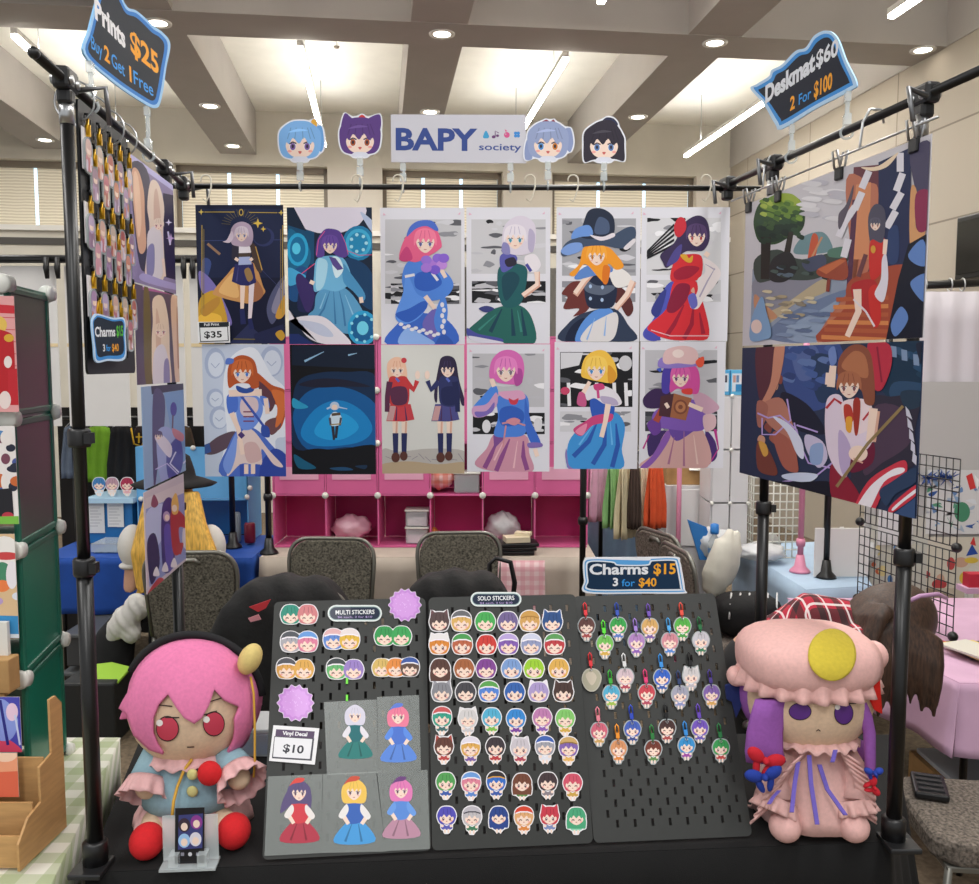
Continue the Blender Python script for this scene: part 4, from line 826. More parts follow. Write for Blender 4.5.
a.b('8a4f3a', 415, 200, 420, 120, 470, 65, 530, 70, 560, 130, 570, 300, 530, 310, 510, 250, 440, 230); a.b('b0704e', 430, 150, 480, 90, 530, 110, 540, 200, 470, 180); face(a, 462, 235, 52, 'a8684a', '7a4a52', hs='8a4f3a'); a.b('b83a2e', 440, 320, 470, 320, 480, 380, 450, 400); a.b('e0a038', 450, 370, 475, 370, 470, 430, 450, 420); a.b('a03428', 480, 300, 510, 300, 500, 430, 485, 430)
a.l('8f7a52', 13, 410, 660, 540, 480, 690, 320)
for k in range(5): a.p('c9c8d8', 700 + 8 * k, 320 + 48 * k, 716 + 8 * k, 340 + 48 * k, 730 + 4 * k, 378 + 48 * k, 704 + 6 * k, 360 + 48 * k)
a.b('c8384a', 480, 770, 540, 640, 640, 570, 700, 550, 700, 610, 620, 660, 560, 770); a.b('ece6ee', 490, 760, 550, 660, 640, 590, 690, 580, 690, 600, 610, 640, 540, 770); a.b('c8384a', 630, 750, 680, 700, 750, 650, 750, 690, 690, 740, 640, 770); a.b('ece6ee', 645, 750, 690, 710, 750, 665, 750, 680, 690, 725, 650, 760); a.b('2c3f5e', 590, 680, 640, 640, 740, 580, 745, 640, 660, 690, 620, 740)
a.b('1d2338', 745, 60, 775, 60, 775, 140, 760, 130); a.p('37507a', 540, 770, 640, 780, 750, 700, 750, 810, 600, 800)
tag(a.build('desk_mat', .0025, .6), 'lower large hanging mat with an auburn-haired girl holding a stick', 'desk mat', 'large printed mats on the right side')
# bulldog clips of the mats and the wire hangers that carry them
def bclip(p, R, label):
    c = thing('bulldog_clip', p, label, 'clip', 'metal clips holding the mats')
    obj('jaw', MB().box(p + V((0, 0, -.012)), (.03, .012, .03), R=R), blackp, c, bevel=.003)
    for s in (-1, 1): obj('grip', MB().tube([p + R @ V((-.012, s * .006, .0)), p + R @ V((-.010, s * .014, .04)), p + R @ V((.010, s * .014, .04)), p + R @ V((.012, s * .006, .0))], .003, 6), steel, c)
RM = Matrix.Rotation(atan2(DRR.y, DRR.x), 3, 'Z')
for k, (t, lb) in enumerate(((-.47, 'far left corner'), (-.26, 'left half'), (.1, 'middle'), (.44, 'near right corner'))):
    p = (PR0 + PR1) / 2 + DRR * (t * WR) + V((-.034, 0, 2.288))
    bclip(p, RM, 'steel spring clip on the %s of the upper mat' % lb)
for k, (t, w_) in enumerate(((-.37, .2), (.2, .27))):
    c = (PR0 + PR1) / 2 + DRR * (t * WR); top = V((rx(c.y), c.y, ZBAR + .018)); b = V((c.x - .034, c.y, 2.315)); NR = V((.985, .175, 0))
    w_pts = [top + NR * .02 + V((0, 0, -.03)), top + NR * .016, top, top - NR * .016, top - NR * .032 + V((0, 0, -.03)), b + V((0, 0, .01)), b]
    h = MB().tube(w_pts, .003, 6).tube([b - DRR * w_, b, b + DRR * w_], .0028, 6)
    tag(obj('wire_hanger', h, steel), 'thin wire hanger on the right bar above the %s of the upper mat' % ('tree side' if k == 0 else 'seated figure side'), 'hanger', 'wire hangers on the right bar')
# ================================================================ booth table, boards, stickers, charms, signs
def proj(p):
    d = V(p) - C0; k = d.dot(CF); return (489.5 + FPX * d.dot(CR) / k, 442 - FPX * d.dot(CU) / k)
def skirt(mb, path, z0, z1, flare, amp, freq, n=160, m=0):
    """cloth hanging from a path of (x, y): folds and a flare that grow downwards"""
    P = [V((x, y, 0)) for x, y in path]; D = [0]
    for i in range(1, len(P)): D.append(D[-1] + (P[i] - P[i - 1]).length)
    E = [V(((P[i + 1] - P[i]).y, -(P[i + 1] - P[i]).x, 0)).normalized() for i in range(len(P) - 1)]; cl = (P[0] - P[-1]).length < 1e-6
    VN = [(E[i - 1] + E[i]).normalized() if 0 < i < len(E) else ((E[0] + E[-1]).normalized() if cl else E[min(i, len(E) - 1)]) for i in range(len(P))]
    def f(u, v):
        s = u * D[-1]; i = 1
        while i < len(P) - 1 and D[i] < s: i += 1
        t = (s - D[i - 1]) / max(1e-9, D[i] - D[i - 1]); p = P[i - 1].lerp(P[i], t); d0, d1 = s - D[i - 1], D[i] - s; nrm = E[i - 1]
        if d0 < .1: nrm = VN[i - 1].lerp(nrm, d0 / .1)
        elif d1 < .1: nrm = VN[i].lerp(nrm, d1 / .1)
        fl = flare(s / D[-1]) if callable(flare) else flare
        return p + nrm * (fl * v + amp * v * sin(s * freq + 1.3 * sin(s * 3.1))) + V((0, 0, z0 + (z1 - z0) * v))
    mb.grid(f, n, 8, m); return mb
TZ = .74
FL, FR = onz(86, 873, TZ), onz(890, 842, TZ)
BL_, BR_ = FL + V((-.16, .74, 0)), onz(894, 735, TZ)
cloth = mat('black_table_cloth', '070708', .95, noise=.3, nscale=9, bump=.25, bscale=500)
mb = MB().add([FL, FR, BR_, BL_], [(0, 1, 2, 3)]); q = [(p.x, p.y) for p in (BL_, FL, FR, BR_)]
skirt(mb, q, TZ, .02, lambda t: .02 + (.10 * max(0, (t - .66)) / .34), .018, 34)
tag(obj('table_cloth', mb, cloth, solid=.003), 'black cloth over the booth table under the sticker boards', 'tablecloth')
tb = thing('folding_table', ((FL + BR_) / 2).to_tuple()[:2] + (0,), 'folding table hidden under the black cloth', 'table')
cen = (FL + FR + BL_ + BR_) / 4
obj('tabletop', MB().prism([(p.x, p.y) for p in (cen.lerp(x, .96) for x in (FL, FR, BR_, BL_))], (0, 0, TZ - .035), (1, 0, 0), (0, 1, 0), -.0 + .03), blackp, tb)
for x in (FL, FR, BR_, BL_):
    p = cen.lerp(x, .9); obj('leg', MB().tube([(p.x, p.y, 0), (p.x, p.y, TZ - .035)], .014, 8), black, tb)

# ---- the three pegboards leaning back on the table
peg = mat('pegboard_grey', '292b29', .55, noise=.05, nscale=60)
def pegmesh(w, h, off=0):
    k = w / .36; mb = MB(); m = .017 * k; pit = .04 * k; row = .0213 * k; sw, sh = .0064 * k, .0160 * k
    nx = 8; slots = []; nr = int((h - 2 * m - .006) / row)
    x0 = -w / 2 + m + .02 * k
    for r in range(nr):
        z = h - m - .016 * k - r * row
        for c in range(9):
            x = x0 + c * pit + (pit / 2 if (r + off) % 2 else 0)
            if x < w / 2 - m - .006: slots.append((x - sw / 2, x + sw / 2, z - sh / 2, z + sh / 2))
    xs = sorted({round(v, 6) for s in slots for v in s[:2]} | {round(-w / 2 + m, 6), round(w / 2 - m, 6)})
    zs = sorted({round(v, 6) for s in slots for v in s[2:]} | {round(m, 6), round(h - m, 6)})
    S = {(round(s[0], 6), round(s[2], 6)) for s in slots}
    vs, fs = [(x, 0, z) for z in zs for x in xs], []
    for j in range(len(zs) - 1):
        for i in range(len(xs) - 1):
            if (xs[i], zs[j]) not in S: fs.append((j * len(xs) + i, j * len(xs) + i + 1, (j + 1) * len(xs) + i + 1, (j + 1) * len(xs) + i))
    # rounded rim joined to the same border vertices
    r = .012; N0 = len(vs); ring = []
    for cx, cz, a0 in ((-w / 2 + r, r, pi), (w / 2 - r, r, 1.5 * pi), (w / 2 - r, h - r, 0), (-w / 2 + r, h - r, .5 * pi)):
        ring.append([(cx + r * cos(a0 + pi / 2 * t / 4), 0, cz + r * sin(a0 + pi / 2 * t / 4)) for t in range(5)])
    idx = []
    for c in ring:
        idx.append(list(range(len(vs), len(vs) + 5))); vs += c
    W, H = len(xs), len(zs); g = lambda i, j: j * W + i
    inner = [g(0, 0), g(W - 1, 0), g(W - 1, H - 1), g(0, H - 1)]
    for c in range(4): fs += [(idx[c][t], idx[c][t + 1], inner[c]) for t in range(4)]
    fs.append([idx[0][4], idx[1][0]] + [g(i, 0) for i in range(W - 1, -1, -1)])
    fs.append([idx[1][4], idx[2][0]] + [g(W - 1, j) for j in range(H - 1, -1, -1)])
    fs.append([idx[2][4], idx[3][0]] + [g(i, H - 1) for i in range(W)])
    fs.append([idx[3][4], idx[0][0]] + [g(0, j) for j in range(H)])
    return vs, fs, slots
def pegboard(bl, br, topy, label, off=0):
    b0, b1 = onz(*bl, TZ + .009), onz(*br, TZ + .009); ux = (b1 - b0); w = ux.length; ux.normalize(); h = .56 * w / .36; mid = (b0 + b1) / 2; back = V((0, 0, 1)).cross(ux)
    lo_, hi_ = 0, 1.2
    for _ in range(40):
        ph = (lo_ + hi_) / 2; uz = V((0, 0, 1)) * cos(ph) + back * sin(ph)
        if proj(mid + uz * h)[1] < topy: lo_ = ph
        else: hi_ = ph
    vs, fs, slots = pegmesh(w, h, off); n = uz.cross(ux)
    bd = thing('pegboard', mid, label, 'pegboard', 'grey pegboards leaning on the booth table')
    o = obj('board_panel', MB().add([mid + ux * x + uz * z for x, y, z in vs], fs), peg, bd, solid=.005)
    t = mid + uz * h * .8 + n * .004
    for s in (-.3, .3):
        p = t + ux * s * w; obj('rear_prop', MB().tube([p, V((p.x, p.y, TZ + .007)) + back * .06], .004, 6), black, bd)
    return dict(o=mid - n * .0045, ux=ux, uz=uz, n=n, w=w, h=h, thing=bd, slots=slots, mid=mid)
BA = pegboard((262.5, 860), (431, 850.5), 600, 'left grey pegboard with paired face stickers, decals and two lilac star bursts')
BB = pegboard((432, 850.5), (593, 843), 596, 'middle grey pegboard covered with eight rows of single face stickers', 1)
BC = pegboard((593.8, 843), (752, 836), 595, 'right grey pegboard with charms on clasps above many empty slots')

def on_board(B, px, py, lift=.0006):
    return hit(px, py, B['o'] - B['n'] * lift, B['n'])
def chibi(a, cx, cy, s, hair, body=None, cap=None, ears=None, closed=True, long=False, eye='6b4a52', capband=None):
    hair = tuple(x * .86 for x in lin(hair)); h2 = tuple(x * .6 for x in hair)
    if body:
        a.b(body, cx - .42 * s, cy + .75 * s, cx + .42 * s, cy + .75 * s, cx + .62 * s, cy + 1.45 * s, cx, cy + 1.6 * s, cx - .62 * s, cy + 1.45 * s)
        a.l(SK, .2 * s, cx - .2 * s, cy + 1.5 * s, cx - .2 * s, cy + 1.95 * s); a.l(SK, .2 * s, cx + .2 * s, cy + 1.5 * s, cx + .2 * s, cy + 1.95 * s)
        a.e(SK, cx - .5 * s, cy + 1.15 * s, .16 * s); a.e(SK, cx + .5 * s, cy + 1.15 * s, .16 * s); a.l('f0eef0', .12 * s, cx - .3 * s, cy + .95 * s, cx, cy + 1.1 * s, cx + .3 * s, cy + .95 * s)
    if long: a.b(hair, cx - .9 * s, cy, cx + .9 * s, cy, cx + 1.05 * s, cy + 1.25 * s, cx + .7 * s, cy + 1.35 * s, cx - .7 * s, cy + 1.35 * s, cx - 1.05 * s, cy + 1.25 * s)
    if ears:
        for sg in (-1, 1): a.p(ears, cx + sg * .35 * s, cy - .85 * s, cx + sg * .85 * s, cy - 1.35 * s, cx + sg * .98 * s, cy - .4 * s)
    a.b(hair, cx - .98 * s, cy + .45 * s, cx - 1.05 * s, cy - .2 * s, cx - .65 * s, cy - .9 * s, cx, cy - 1.05 * s, cx + .65 * s, cy - .9 * s, cx + 1.05 * s, cy - .2 * s, cx + .98 * s, cy + .4 * s, cx + .6 * s, cy + .93 * s, cx - .6 * s, cy + .93 * s)
    a.b(SK, cx - .72 * s, cy + .1 * s, cx - .7 * s, cy + .55 * s, cx, cy + .95 * s, cx + .7 * s, cy + .55 * s, cx + .72 * s, cy + .1 * s, cx, cy - .4 * s)
    for sg in (-1, 1):
        if closed: a.l('5a3a40', .12 * s, cx + sg * .22 * s, cy + .42 * s, cx + sg * .38 * s, cy + .32 * s, cx + sg * .54 * s, cy + .42 * s)
        else: a.e(eye, cx + sg * .38 * s, cy + .36 * s, .13 * s, .2 * s, n=10); a.e('f4f0f4', cx + sg * .35 * s, cy + .29 * s, .05 * s, n=8)
        a.e('ee9f9a', cx + sg * .54 * s, cy + .58 * s, .13 * s, .08 * s, n=10)
    a.l('b0504c', .08 * s, cx - .08 * s, cy + .62 * s, cx + .08 * s, cy + .62 * s)
    a.b(hair, cx - .96 * s, cy + .3 * s, cx - .95 * s, cy - .4 * s, cx, cy - .98 * s, cx + .95 * s, cy - .4 * s, cx + .96 * s, cy + .3 * s, cx + .74 * s, cy + .05 * s, cx + .55 * s, cy + .18 * s, cx + .3 * s, cy - .12 * s, cx, cy + .16 * s, cx - .3 * s, cy - .14 * s, cx - .55 * s, cy + .16 * s, cx - .74 * s, cy + .02 * s)
    for t in (-.4, .1, .5): a.l(h2, .07 * s, cx + t * .8 * s, cy - .8 * s, cx + t * s, cy - .2 * s)
    if cap:
        a.b(cap, cx - 1.0 * s, cy - .35 * s, cx - .75 * s, cy - .95 * s, cx, cy - 1.2 * s, cx + .75 * s, cy - .95 * s, cx + 1.0 * s, cy - .35 * s, cx, cy - .55 * s)
        a.l(capband or 'f0eaf0', .14 * s, cx - .95 * s, cy - .38 * s, cx - .4 * s, cy - .56 * s, cx + .4 * s, cy - .56 * s, cx + .95 * s, cy - .38 * s)
def sticker(B, cx, cy, s, spec, name, label, group, cat='sticker', lift=.0006, base=None, th=.0008, margin=None, multi=None):
    o = on_board(B, cx, cy + s, lift); a = Art(o, B['ux'], B['uz'], (0, 0, 1), None, 'e9e7ea')
    for (dx, sp) in (multi or [(0, spec)]): chibi(a, cx + dx, cy, s, **sp)
    a.cut([p for p, c in a.L], margin if margin else .0022, 64)
    return tag(a.build(name, th, .55, 0 if base is None else .25, base_mat=base), label, cat, group)
ORD = ('first', 'second', 'third', 'fourth', 'fifth', 'sixth')
ROWS = [  # middle board: zoomed y, xs, specs (words for the label first)
 (580, 232, (105, 225, 355, 478, 597, 720), [('dark brown hair and cat ears', '5e4a4a', dict(ears='6a4a4e')), ('blonde hair and a grey cap', 'e6b86a', dict(cap='6a6a6e')), ('green hair', '4fb45c', {}), ('purple hair', '7a6a9c', {}), ('tan hat', 'dcaa62', dict(cap='c99a52', capband='a87a3a')), ('navy hair and ears', '33568e', dict(ears='33568e'))]),
 (580, 358, (105, 230, 362, 480, 605, 732), [('orange hair and a white cap', 'e58f3a', dict(cap='e4e0e0', ears='e4e0e0')), ('russet hair and a green cap', 'c46a4a', dict(cap='4a9a50')), ('bright red hair', 'd8423c', {}), ('violet hair and a lilac cap', '8a62b8', dict(cap='b7a2d8')), ('silver blue hair', '9aa2c8', dict(cap='c9cde2')), ('red hair and a small green cap', 'c8434a', dict(cap='5a9a58'))]),
 (580, 487, (110, 240, 360, 498, 620, 755), [('long dark brown hair', '5f4038', dict(long=True)), ('chestnut hair', 'b06a42', {}), ('plum hair with a flower', '8a4a9c', {}), ('light blue hair', '84a6dc', {}), ('lime hair', 'a6d83a', {}), ('golden hair', 'e8b65a', {})]),
 (580, 615, (118, 248, 375, 515, 645, 780), [('grey hair and mouse ears', '8f8f96', dict(ears='9a9aa2')), ('charcoal hair', '4c4a50', {}), ('blue hair and a green cap', '5a8ae0', dict(cap='5aa050')), ('strong blue hair', '3a6ab8', {}), ('lavender hair and white ears', 'b5a2d6', dict(ears='e6dfe8')), ('brown black hair', '4e3a36', dict(ears='4e3a36'))]),
 (710, 70, (120, 260, 390, 522, 665, 790), [('teal hair', '3aa890', dict(body='3f6a6a', cap='c8585a')), ('white hair and ears', 'dcd8d8', dict(body='c8c4c8', ears='e0dcdc')), ('cyan hair', '5ab8dc', dict(body='7ab84a')), ('sky blue hair and a purple book', '3a90dc', dict(body='7a3f9a')), ('mauve hair', 'c884b8', dict(body='8a5ab0')), ('pale green hair', '8ad070', dict(body='d0a84a'))]),
 (710, 228, (130, 275, 410, 545, 680, 808), [('brown hair and a red bow', '6a4238', dict(body='b84444', ears='a8443c')), ('blonde hair and a white cap', 'e8b25c', dict(body='7a5aa0', cap='dcd6e2')), ('black hair', '433a40', dict(body='b83a40')), ('white hair and a red bag', 'd4ccd4', dict(body='b0465a', ears='d4ccd4')), ('grey hair and a small blue hat', 'a9a9b4', dict(body='dcdce6', cap='3f62b0')), ('purple hair and a straw hat', '8a6ab8', dict(body='e0b060', cap='c9a468', capband='8a6a3a'))]),
 (710, 420, (140, 278, 415, 555, 695, 830), [('grass green hair', '5aa85c', dict(body='3a5aa8')), ('pink hair and a blue cap', 'e68aa0', dict(body='5a86cc', cap='6a9ad8')), ('blue hair and a black cap', '3a74d0', dict(body='3a5aa8', cap='332c30', capband='d8a04a')), ('long brown hair and a green ribbon', '7a4a38', dict(body='5a8a4a', long=True)), ('near black hair', '4a3a3e', dict(body='8a8088')), ('rose red hair', 'dc5a70', dict(body='c8a04a'))]),
 (710, 605, (145, 283, 428, 565, 705, 850), [('indigo hair', '5a54c0', dict(body='5a5ab0')), ('pale grey hair and a dark ribbon', 'c9c4c8', dict(body='3f7a58', cap='b8b4bc', capband='3a3a44')), ('midnight blue hair', '2f4a94', dict(body='3a4a8a', long=True)), ('apricot hair and a red hat', 'e8b07a', dict(body='d8843f', cap='d0442f')), ('crimson hair', 'd03f50', dict(body='7a8ab8', ears='c8384a')), ('sea green hair', '4fae80', dict(body='8ad0b0', long=True))])]
rn = random.Random(4)
RN = ('top', 'second', 'third', 'fourth', 'fifth', 'sixth', 'seventh', 'bottom')
for r, (oy, y, xs, specs) in enumerate(ROWS):
    for c, (w, hair, kw) in enumerate(specs):
        s = 9.3 if r < 4 else 8.8; dy = 0 if r < 4 else -4 + (c % 2)
        sticker(BB, 420 + xs[c] * .1839, oy + y * .1839 + dy + (-1 if r < 4 else -1.5), s, dict(hair=hair, closed=rn.random() < .55, **kw), 'face_sticker' if r < 4 else 'figure_sticker',
                '%s, %s in the %s row of the middle board' % (w, ORD[c], RN[r]), 'single stickers on the middle board')
# left board: paired faces
MS = [((240, 188), [(-.9, 'teal', '3f9a86', {}), (.9, 'pink', 'dc8a8e', {})], 'teal and rose heads, top of the left column'),
      ((240, 340), [(-.9, '', 'b4b2ba', dict(cap='55585e')), (.9, '', 'e88aa8', dict(cap='6a9ad8'))], 'grey and blue-capped pink heads, left column'),
      ((220, 485), [(-.95, '', 'e6ac5a', dict(cap='55555c')), (.9, '', 'eab45e', {})], 'two blonde heads, one in a dark hat'),
      ((470, 325), [(-.85, '', '6a92dc', dict(cap='dcaeb0')), (.85, '', 'ecc04c', dict(cap='e4d8d8'))], 'blue and yellow heads in pale caps'),
      ((490, 487), [(-.9, '', '6fbe78', dict(cap='444a4c')), (.9, '', 'a48ad0', {})], 'green and lavender heads, below the blue and yellow pair'),
      ((750, 305), [(-.9, '', '3fa45a', {}), (.9, '', '44ae60', {})], 'two matching green heads'),
      ((765, 477), [(-1.6, '', 'e2c070', {}), (0, '', 'f0964a', {}), (1.6, '', '6a5248', dict(cap='3f5aa0'))], 'three heads, blond, orange and blue-capped brown')]
for (x, y), sp, lb in MS:
    s = 9.4 if len(sp) == 2 else 8.8
    sticker(BA, 255 + x * .1839, 580 + y * .1839, s, None, 'paired_face_sticker', 'wide sticker of ' + lb, 'paired stickers on the left board', multi=[(d * s, dict(hair=h, closed=True, **k)) for d, w, h, k in sp])
# lilac star bursts
for cx, cy, r, lb in ((404.9, 605, 16.5, 'lilac glitter star burst at the top right corner of the left board'), (295.5, 703, 18.5, 'lilac glitter star burst on the left edge of the left board')):
    o = on_board(BA, cx, cy + r, .0012); a = Art(o, BA['ux'], BA['uz'], (0, 0, 1), None, 'd8c8e0')
    a.star('c58ad6', cx, cy, r, r * .83, 14); a.star('d29be0', cx, cy, r * .8, r * .7, 14)
    rr = random.Random(3)
    for k in range(26): t, d = rr.uniform(0, 6.3), rr.uniform(0, .72) * r; a.e('e4bdf0', cx + d * cos(t), cy + d * sin(t), .5, n=6)
    a.cut([a.L[0][0]], .0018, 112)
    tag(a.build('star_burst_sticker', .001, .5, .1), lb, 'sticker', 'lilac star bursts')
def plate(B, x0, y0, x1, y1, title, sub, label):
    o = on_board(B, (x0 + x1) / 2, y1, .0012); a = Art(o, B['ux'], B['uz'], (0, 0, 1), None, 'dfe6e4')
    def rr(d, col):
        h = (y1 - y0) / 2 - d; cy = (y0 + y1) / 2; pts = [(x1 - d - h + h * cos(t), cy + h * sin(t)) for t in [-pi / 2 + pi * k / 10 for k in range(11)]] + [(x0 + d + h + h * cos(t), cy + h * sin(t)) for t in [pi / 2 + pi * k / 10 for k in range(11)]]
        a.p(col, *pts)
    rr(0, 'dde4e2'); rr(1.4, '8fa8a8'); rr(2.2, '14233c'); a.outline = list(a.L[0][0])
    cy = (y0 + y1) / 2; w = x1 - x0; a.text('f0f2f4', title, x0 + w * .14, cy + 1.2, 4.2, x1 - w * .14, cy + .6, bold=.012); a.text('b9a0d8', sub, x0 + w * .18, cy + 4.8, 1.9, x1 - w * .18, cy + 4.4, bold=.0)
    tag(a.build('name_plate', .0012, .5, 0), label, 'sign', 'navy header plates of the boards')
plate(BA, 327.6, 605, 382, 621.5, 'MULTI STICKERS', '$6 each, 2 for $10', 'navy plate reading MULTI STICKERS on the left board')
plate(BB, 470.5, 592, 521.5, 606.5, 'SOLO STICKERS', '$4 each, 3 for $10', 'navy plate reading SOLO STICKERS on the middle board')
# vinyl decal price card, tilted
o = on_board(BA, 294, 764, .002); a = Art(o, BA['ux'], BA['uz'], (255, 720, .1839), None, 'e8e8ea')
a.p('e8e8ea', 100, 28, 350, 45, 325, 243, 76, 222); a.outline = list(a.L[0][0])
a.p('5a4a64', 115, 50, 325, 62, 320, 100, 110, 88); a.p('4a4a52', 105, 88, 322, 100, 308, 222, 92, 208); a.p('e6e6ea', 108, 92, 312, 104, 298, 212, 98, 200)
a.text('f0f0f2', 'Vinyl Decal', 150, 80, 20, 283, 88, bold=.03); a.text('3a3a42', '$10', 148, 172, 42, 262, 182, bold=.025)
tag(a.build('price_card', .001), 'tilted white vinyl decal price card reading $10 on the left board', 'price card')
# five clear decal sheets
film = mat('clear_film', 'b9c0bd', .25, alpha=.22)
def decal(q, label, draw):
    o = on_board(BA, sum(p[0] for p in q) / 4, max(p[1] for p in q), .0018 + .0005 * len(DEC)); DEC.append(1)
    a = Art(o, BA['ux'], BA['uz'], (0, 0, 1), None, 'b9c0bd'); a.outline = [a.loc(*p) for p in q]
    draw(a); tag(a.build('clear_decal', .0004, .4, base_mat=film), label, 'decal', 'clear decal sheets on the left board')
DEC = []
def doll_fig(a, cx, cy, s, hair, top, skirt_, sleeve, tilt=0, long=False, hs=None, acc=None):
    """a plain half figure: hair, face, blouse, skirt"""
    if long: a.b(hair, cx - 1.0 * s, cy - .2 * s, cx + 1.0 * s, cy - .2 * s, cx + 1.1 * s, cy + 1.6 * s, cx + .6 * s, cy + 1.2 * s, cx - .6 * s, cy + 1.2 * s, cx - 1.8 * s, cy + 2.0 * s)
    a.b(skirt_, cx - .6 * s, cy + 2.8 * s, cx + .7 * s, cy + 2.7 * s, cx + 1.9 * s, cy + 4.6 * s, cx - 1.8 * s, cy + 4.7 * s); folds(a, tuple(x * .55 for x in lin(skirt_)), .22 * s, [[cx - .2 * s, cy + 3 * s, cx - .8 * s, cy + 4.6 * s], [cx + .4 * s, cy + 3 * s, cx + .7 * s, cy + 4.6 * s]])
    a.b(top, cx - .7 * s, cy + 1.1 * s, cx + .75 * s, cy + 1.1 * s, cx + .8 * s, cy + 2.6 * s, cx, cy + 3.0 * s, cx - .7 * s, cy + 2.7 * s)
    a.l(SK, [.4 * s, .34 * s], cx - 1.0 * s, cy + 2.2 * s, cx - .5 * s, cy + 3 * s); a.l(SK, [.4 * s, .34 * s], cx + 1.25 * s, cy + 2.2 * s, cx + .7 * s, cy + 3 * s)
    a.b(sleeve, cx - .7 * s, cy + 1.2 * s, cx - .5 * s, cy + 1.8 * s, cx - 1.0 * s, cy + 2.5 * s, cx - 1.4 * s, cy + 2.2 * s); a.b(sleeve, cx + .7 * s, cy + 1.2 * s, cx + 1.5 * s, cy + 2.2 * s, cx + 1.2 * s, cy + 2.6 * s, cx + .6 * s, cy + 1.9 * s)
    a.b(hair, cx - 1.0 * s, cy + 1.0 * s, cx - 1.05 * s, cy - .4 * s, cx, cy - 1.15 * s, cx + 1.05 * s, cy - .4 * s, cx + 1.0 * s, cy + 1.0 * s, cx, cy + 1.1 * s)
    face(a, cx, cy, .82 * s, hair, hs=hs or tuple(x * .75 for x in lin(hair)))
    if acc: a.b(acc, cx - .9 * s, cy - .6 * s, cx - .3 * s, cy - 1.3 * s, cx + .5 * s, cy - 1.3 * s, cx + .3 * s, cy - .95 * s, cx - .5 * s, cy - .8 * s)
decal([(324, 702), (376.5, 699.5), (378.5, 773), (327, 775)], 'clear decal of a white-haired girl in green, upper left of the five', lambda a: doll_fig(a, 355, 715, 9, 'd4d0e0', '1f6a70', '2a7a76', 'e0dce4'))
decal([(377, 697), (419, 695), (421, 770), (378.5, 772)], 'clear decal of a pink-haired girl in blue, upper right of the five', lambda a: doll_fig(a, 398, 716, 9.5, 'e67a98', '4a72cc', '5a86d8', '5a8ae0', acc='5a7ad0'))
decal([(268, 776.5), (322.5, 774), (321, 853), (264.5, 856)], 'clear decal of a dark-haired girl in red, bottom left of the five', lambda a: doll_fig(a, 299, 792, 10.5, '5c507a', 'd0404a', 'b03a4c', 'e6dfdc', long=True, acc='d84a44'))
decal([(323, 774), (376, 771.5), (386, 851.5), (321, 853)], 'clear decal of a blonde girl in blue, bottom middle of the five', lambda a: doll_fig(a, 354, 791, 11, 'ecc25a', '3a64b4', '4a9ad8', 'e6e2e0', acc='c8503c'))
decal([(377, 771.5), (427.5, 770), (430, 849), (386, 851)], 'clear decal of a pink-haired girl in a light blue blouse, bottom right of the five', lambda a: doll_fig(a, 401, 790, 10, 'dc7ab4', '5a8ad6', 'b88aa0', '6a9ae0', acc='6a3f7a'))
# two lime pegs
for y in (681, 698): 
    p = on_board(BA, 347, y); tag(obj('peg_hook', MB().beam(p - BA['uz'] * .007, p + BA['uz'] * .007, .005, .006), mat('lime_plastic', '6ae02a', .4)), 'lime green peg in a slot of the left board, %s one' % ('upper' if y == 681 else 'lower'), 'peg', 'lime pegs')

# ---- charms on the right board
acry = mat('charm_acrylic', 'ccd4d6', .12, alpha=.55)
CH = [(540, 0, 130, 435, 'brown', '6a4440', 'd8323a', 'a84a4a', 'red'), (540, 0, 285, 435, 'green', '3aa84e', '2c4aa8', '5a78c0', 'blue'), (540, 0, 440, 440, 'blonde', 'dcae6a', '6a4aa8', '7a5aa0', 'purple'), (540, 0, 600, 435, 'leaf green', '5ab84c', 'd84a3a', '4a9a4a', 'scarlet'),
      (540, 1, 220, 522, 'pale green', '7ac85c', '5ad838', 'd0a84a', 'lime'), (540, 1, 375, 512, 'mauve', 'b88ac8', '9a7ac8', '8a5ab0', 'lavender'), (540, 1, 538, 510, 'pink', 'd8909c', '4aa0dc', '5a86cc', 'sky blue'), (540, 1, 690, 505, 'white', 'cfccd4', '1f6a3a', '3a7a58', 'dark green'),
      (540, 2, 155, 682, 'iridescent blank', 'b8b4a0', 'd8323a', None, 'red'), (540, 2, 320, 685, 'pale pink', 'dcc4cc', 'd4d4d4', 'b0465a', 'white'), (540, 2, 500, 688, 'bright blue', '3a6ad0', '3a90dc', '3a5aa8', 'azure'), (540, 2, 642, 680, 'white eared', 'd8d4d4', '141416', 'b8b4bc', 'black'),
      (680, 3, 252, 82, 'cyan', '58b4d8', '3aa83a', '9ab84a', 'green'), (680, 3, 425, 78, 'crimson', 'd44a58', 'e0407a', 'b04a60', 'magenta'), (680, 3, 588, 85, 'silver', 'a9a9bc', '2c3f6a', '8a90c0', 'navy'), (680, 3, 742, 80, 'purple', '8a6ab4', '4a3a8a', 'd8a860', 'indigo'),
      (680, 4, 192, 265, 'rose', 'd86a80', 'e08090', 'c8a060', 'pink'), (680, 4, 355, 255, 'royal blue', '4a66c0', '2c48b8', '3a4a8a', 'blue'), (680, 4, 525, 250, 'dark brown', '4c3230', '141416', 'a84a4a', 'black'), (680, 4, 685, 250, 'violet', '7a5ac4', '6a48b8', '6a5ab0', 'violet'),
      (680, 5, 287, 350, 'apricot', 'e09a6a', 'e8902a', 'd8843f', 'orange'), (680, 5, 457, 352, 'red brown', '7a3c30', '2a7a3a', '5a8a4a', 'green'), (680, 5, 620, 335, 'two-tone blue', '3a98d8', '3a90dc', '9a4aa0', 'sky'), (680, 5, 788, 345, 'emerald', '3fa45a', '2a7a44', 'b84444', 'green')]
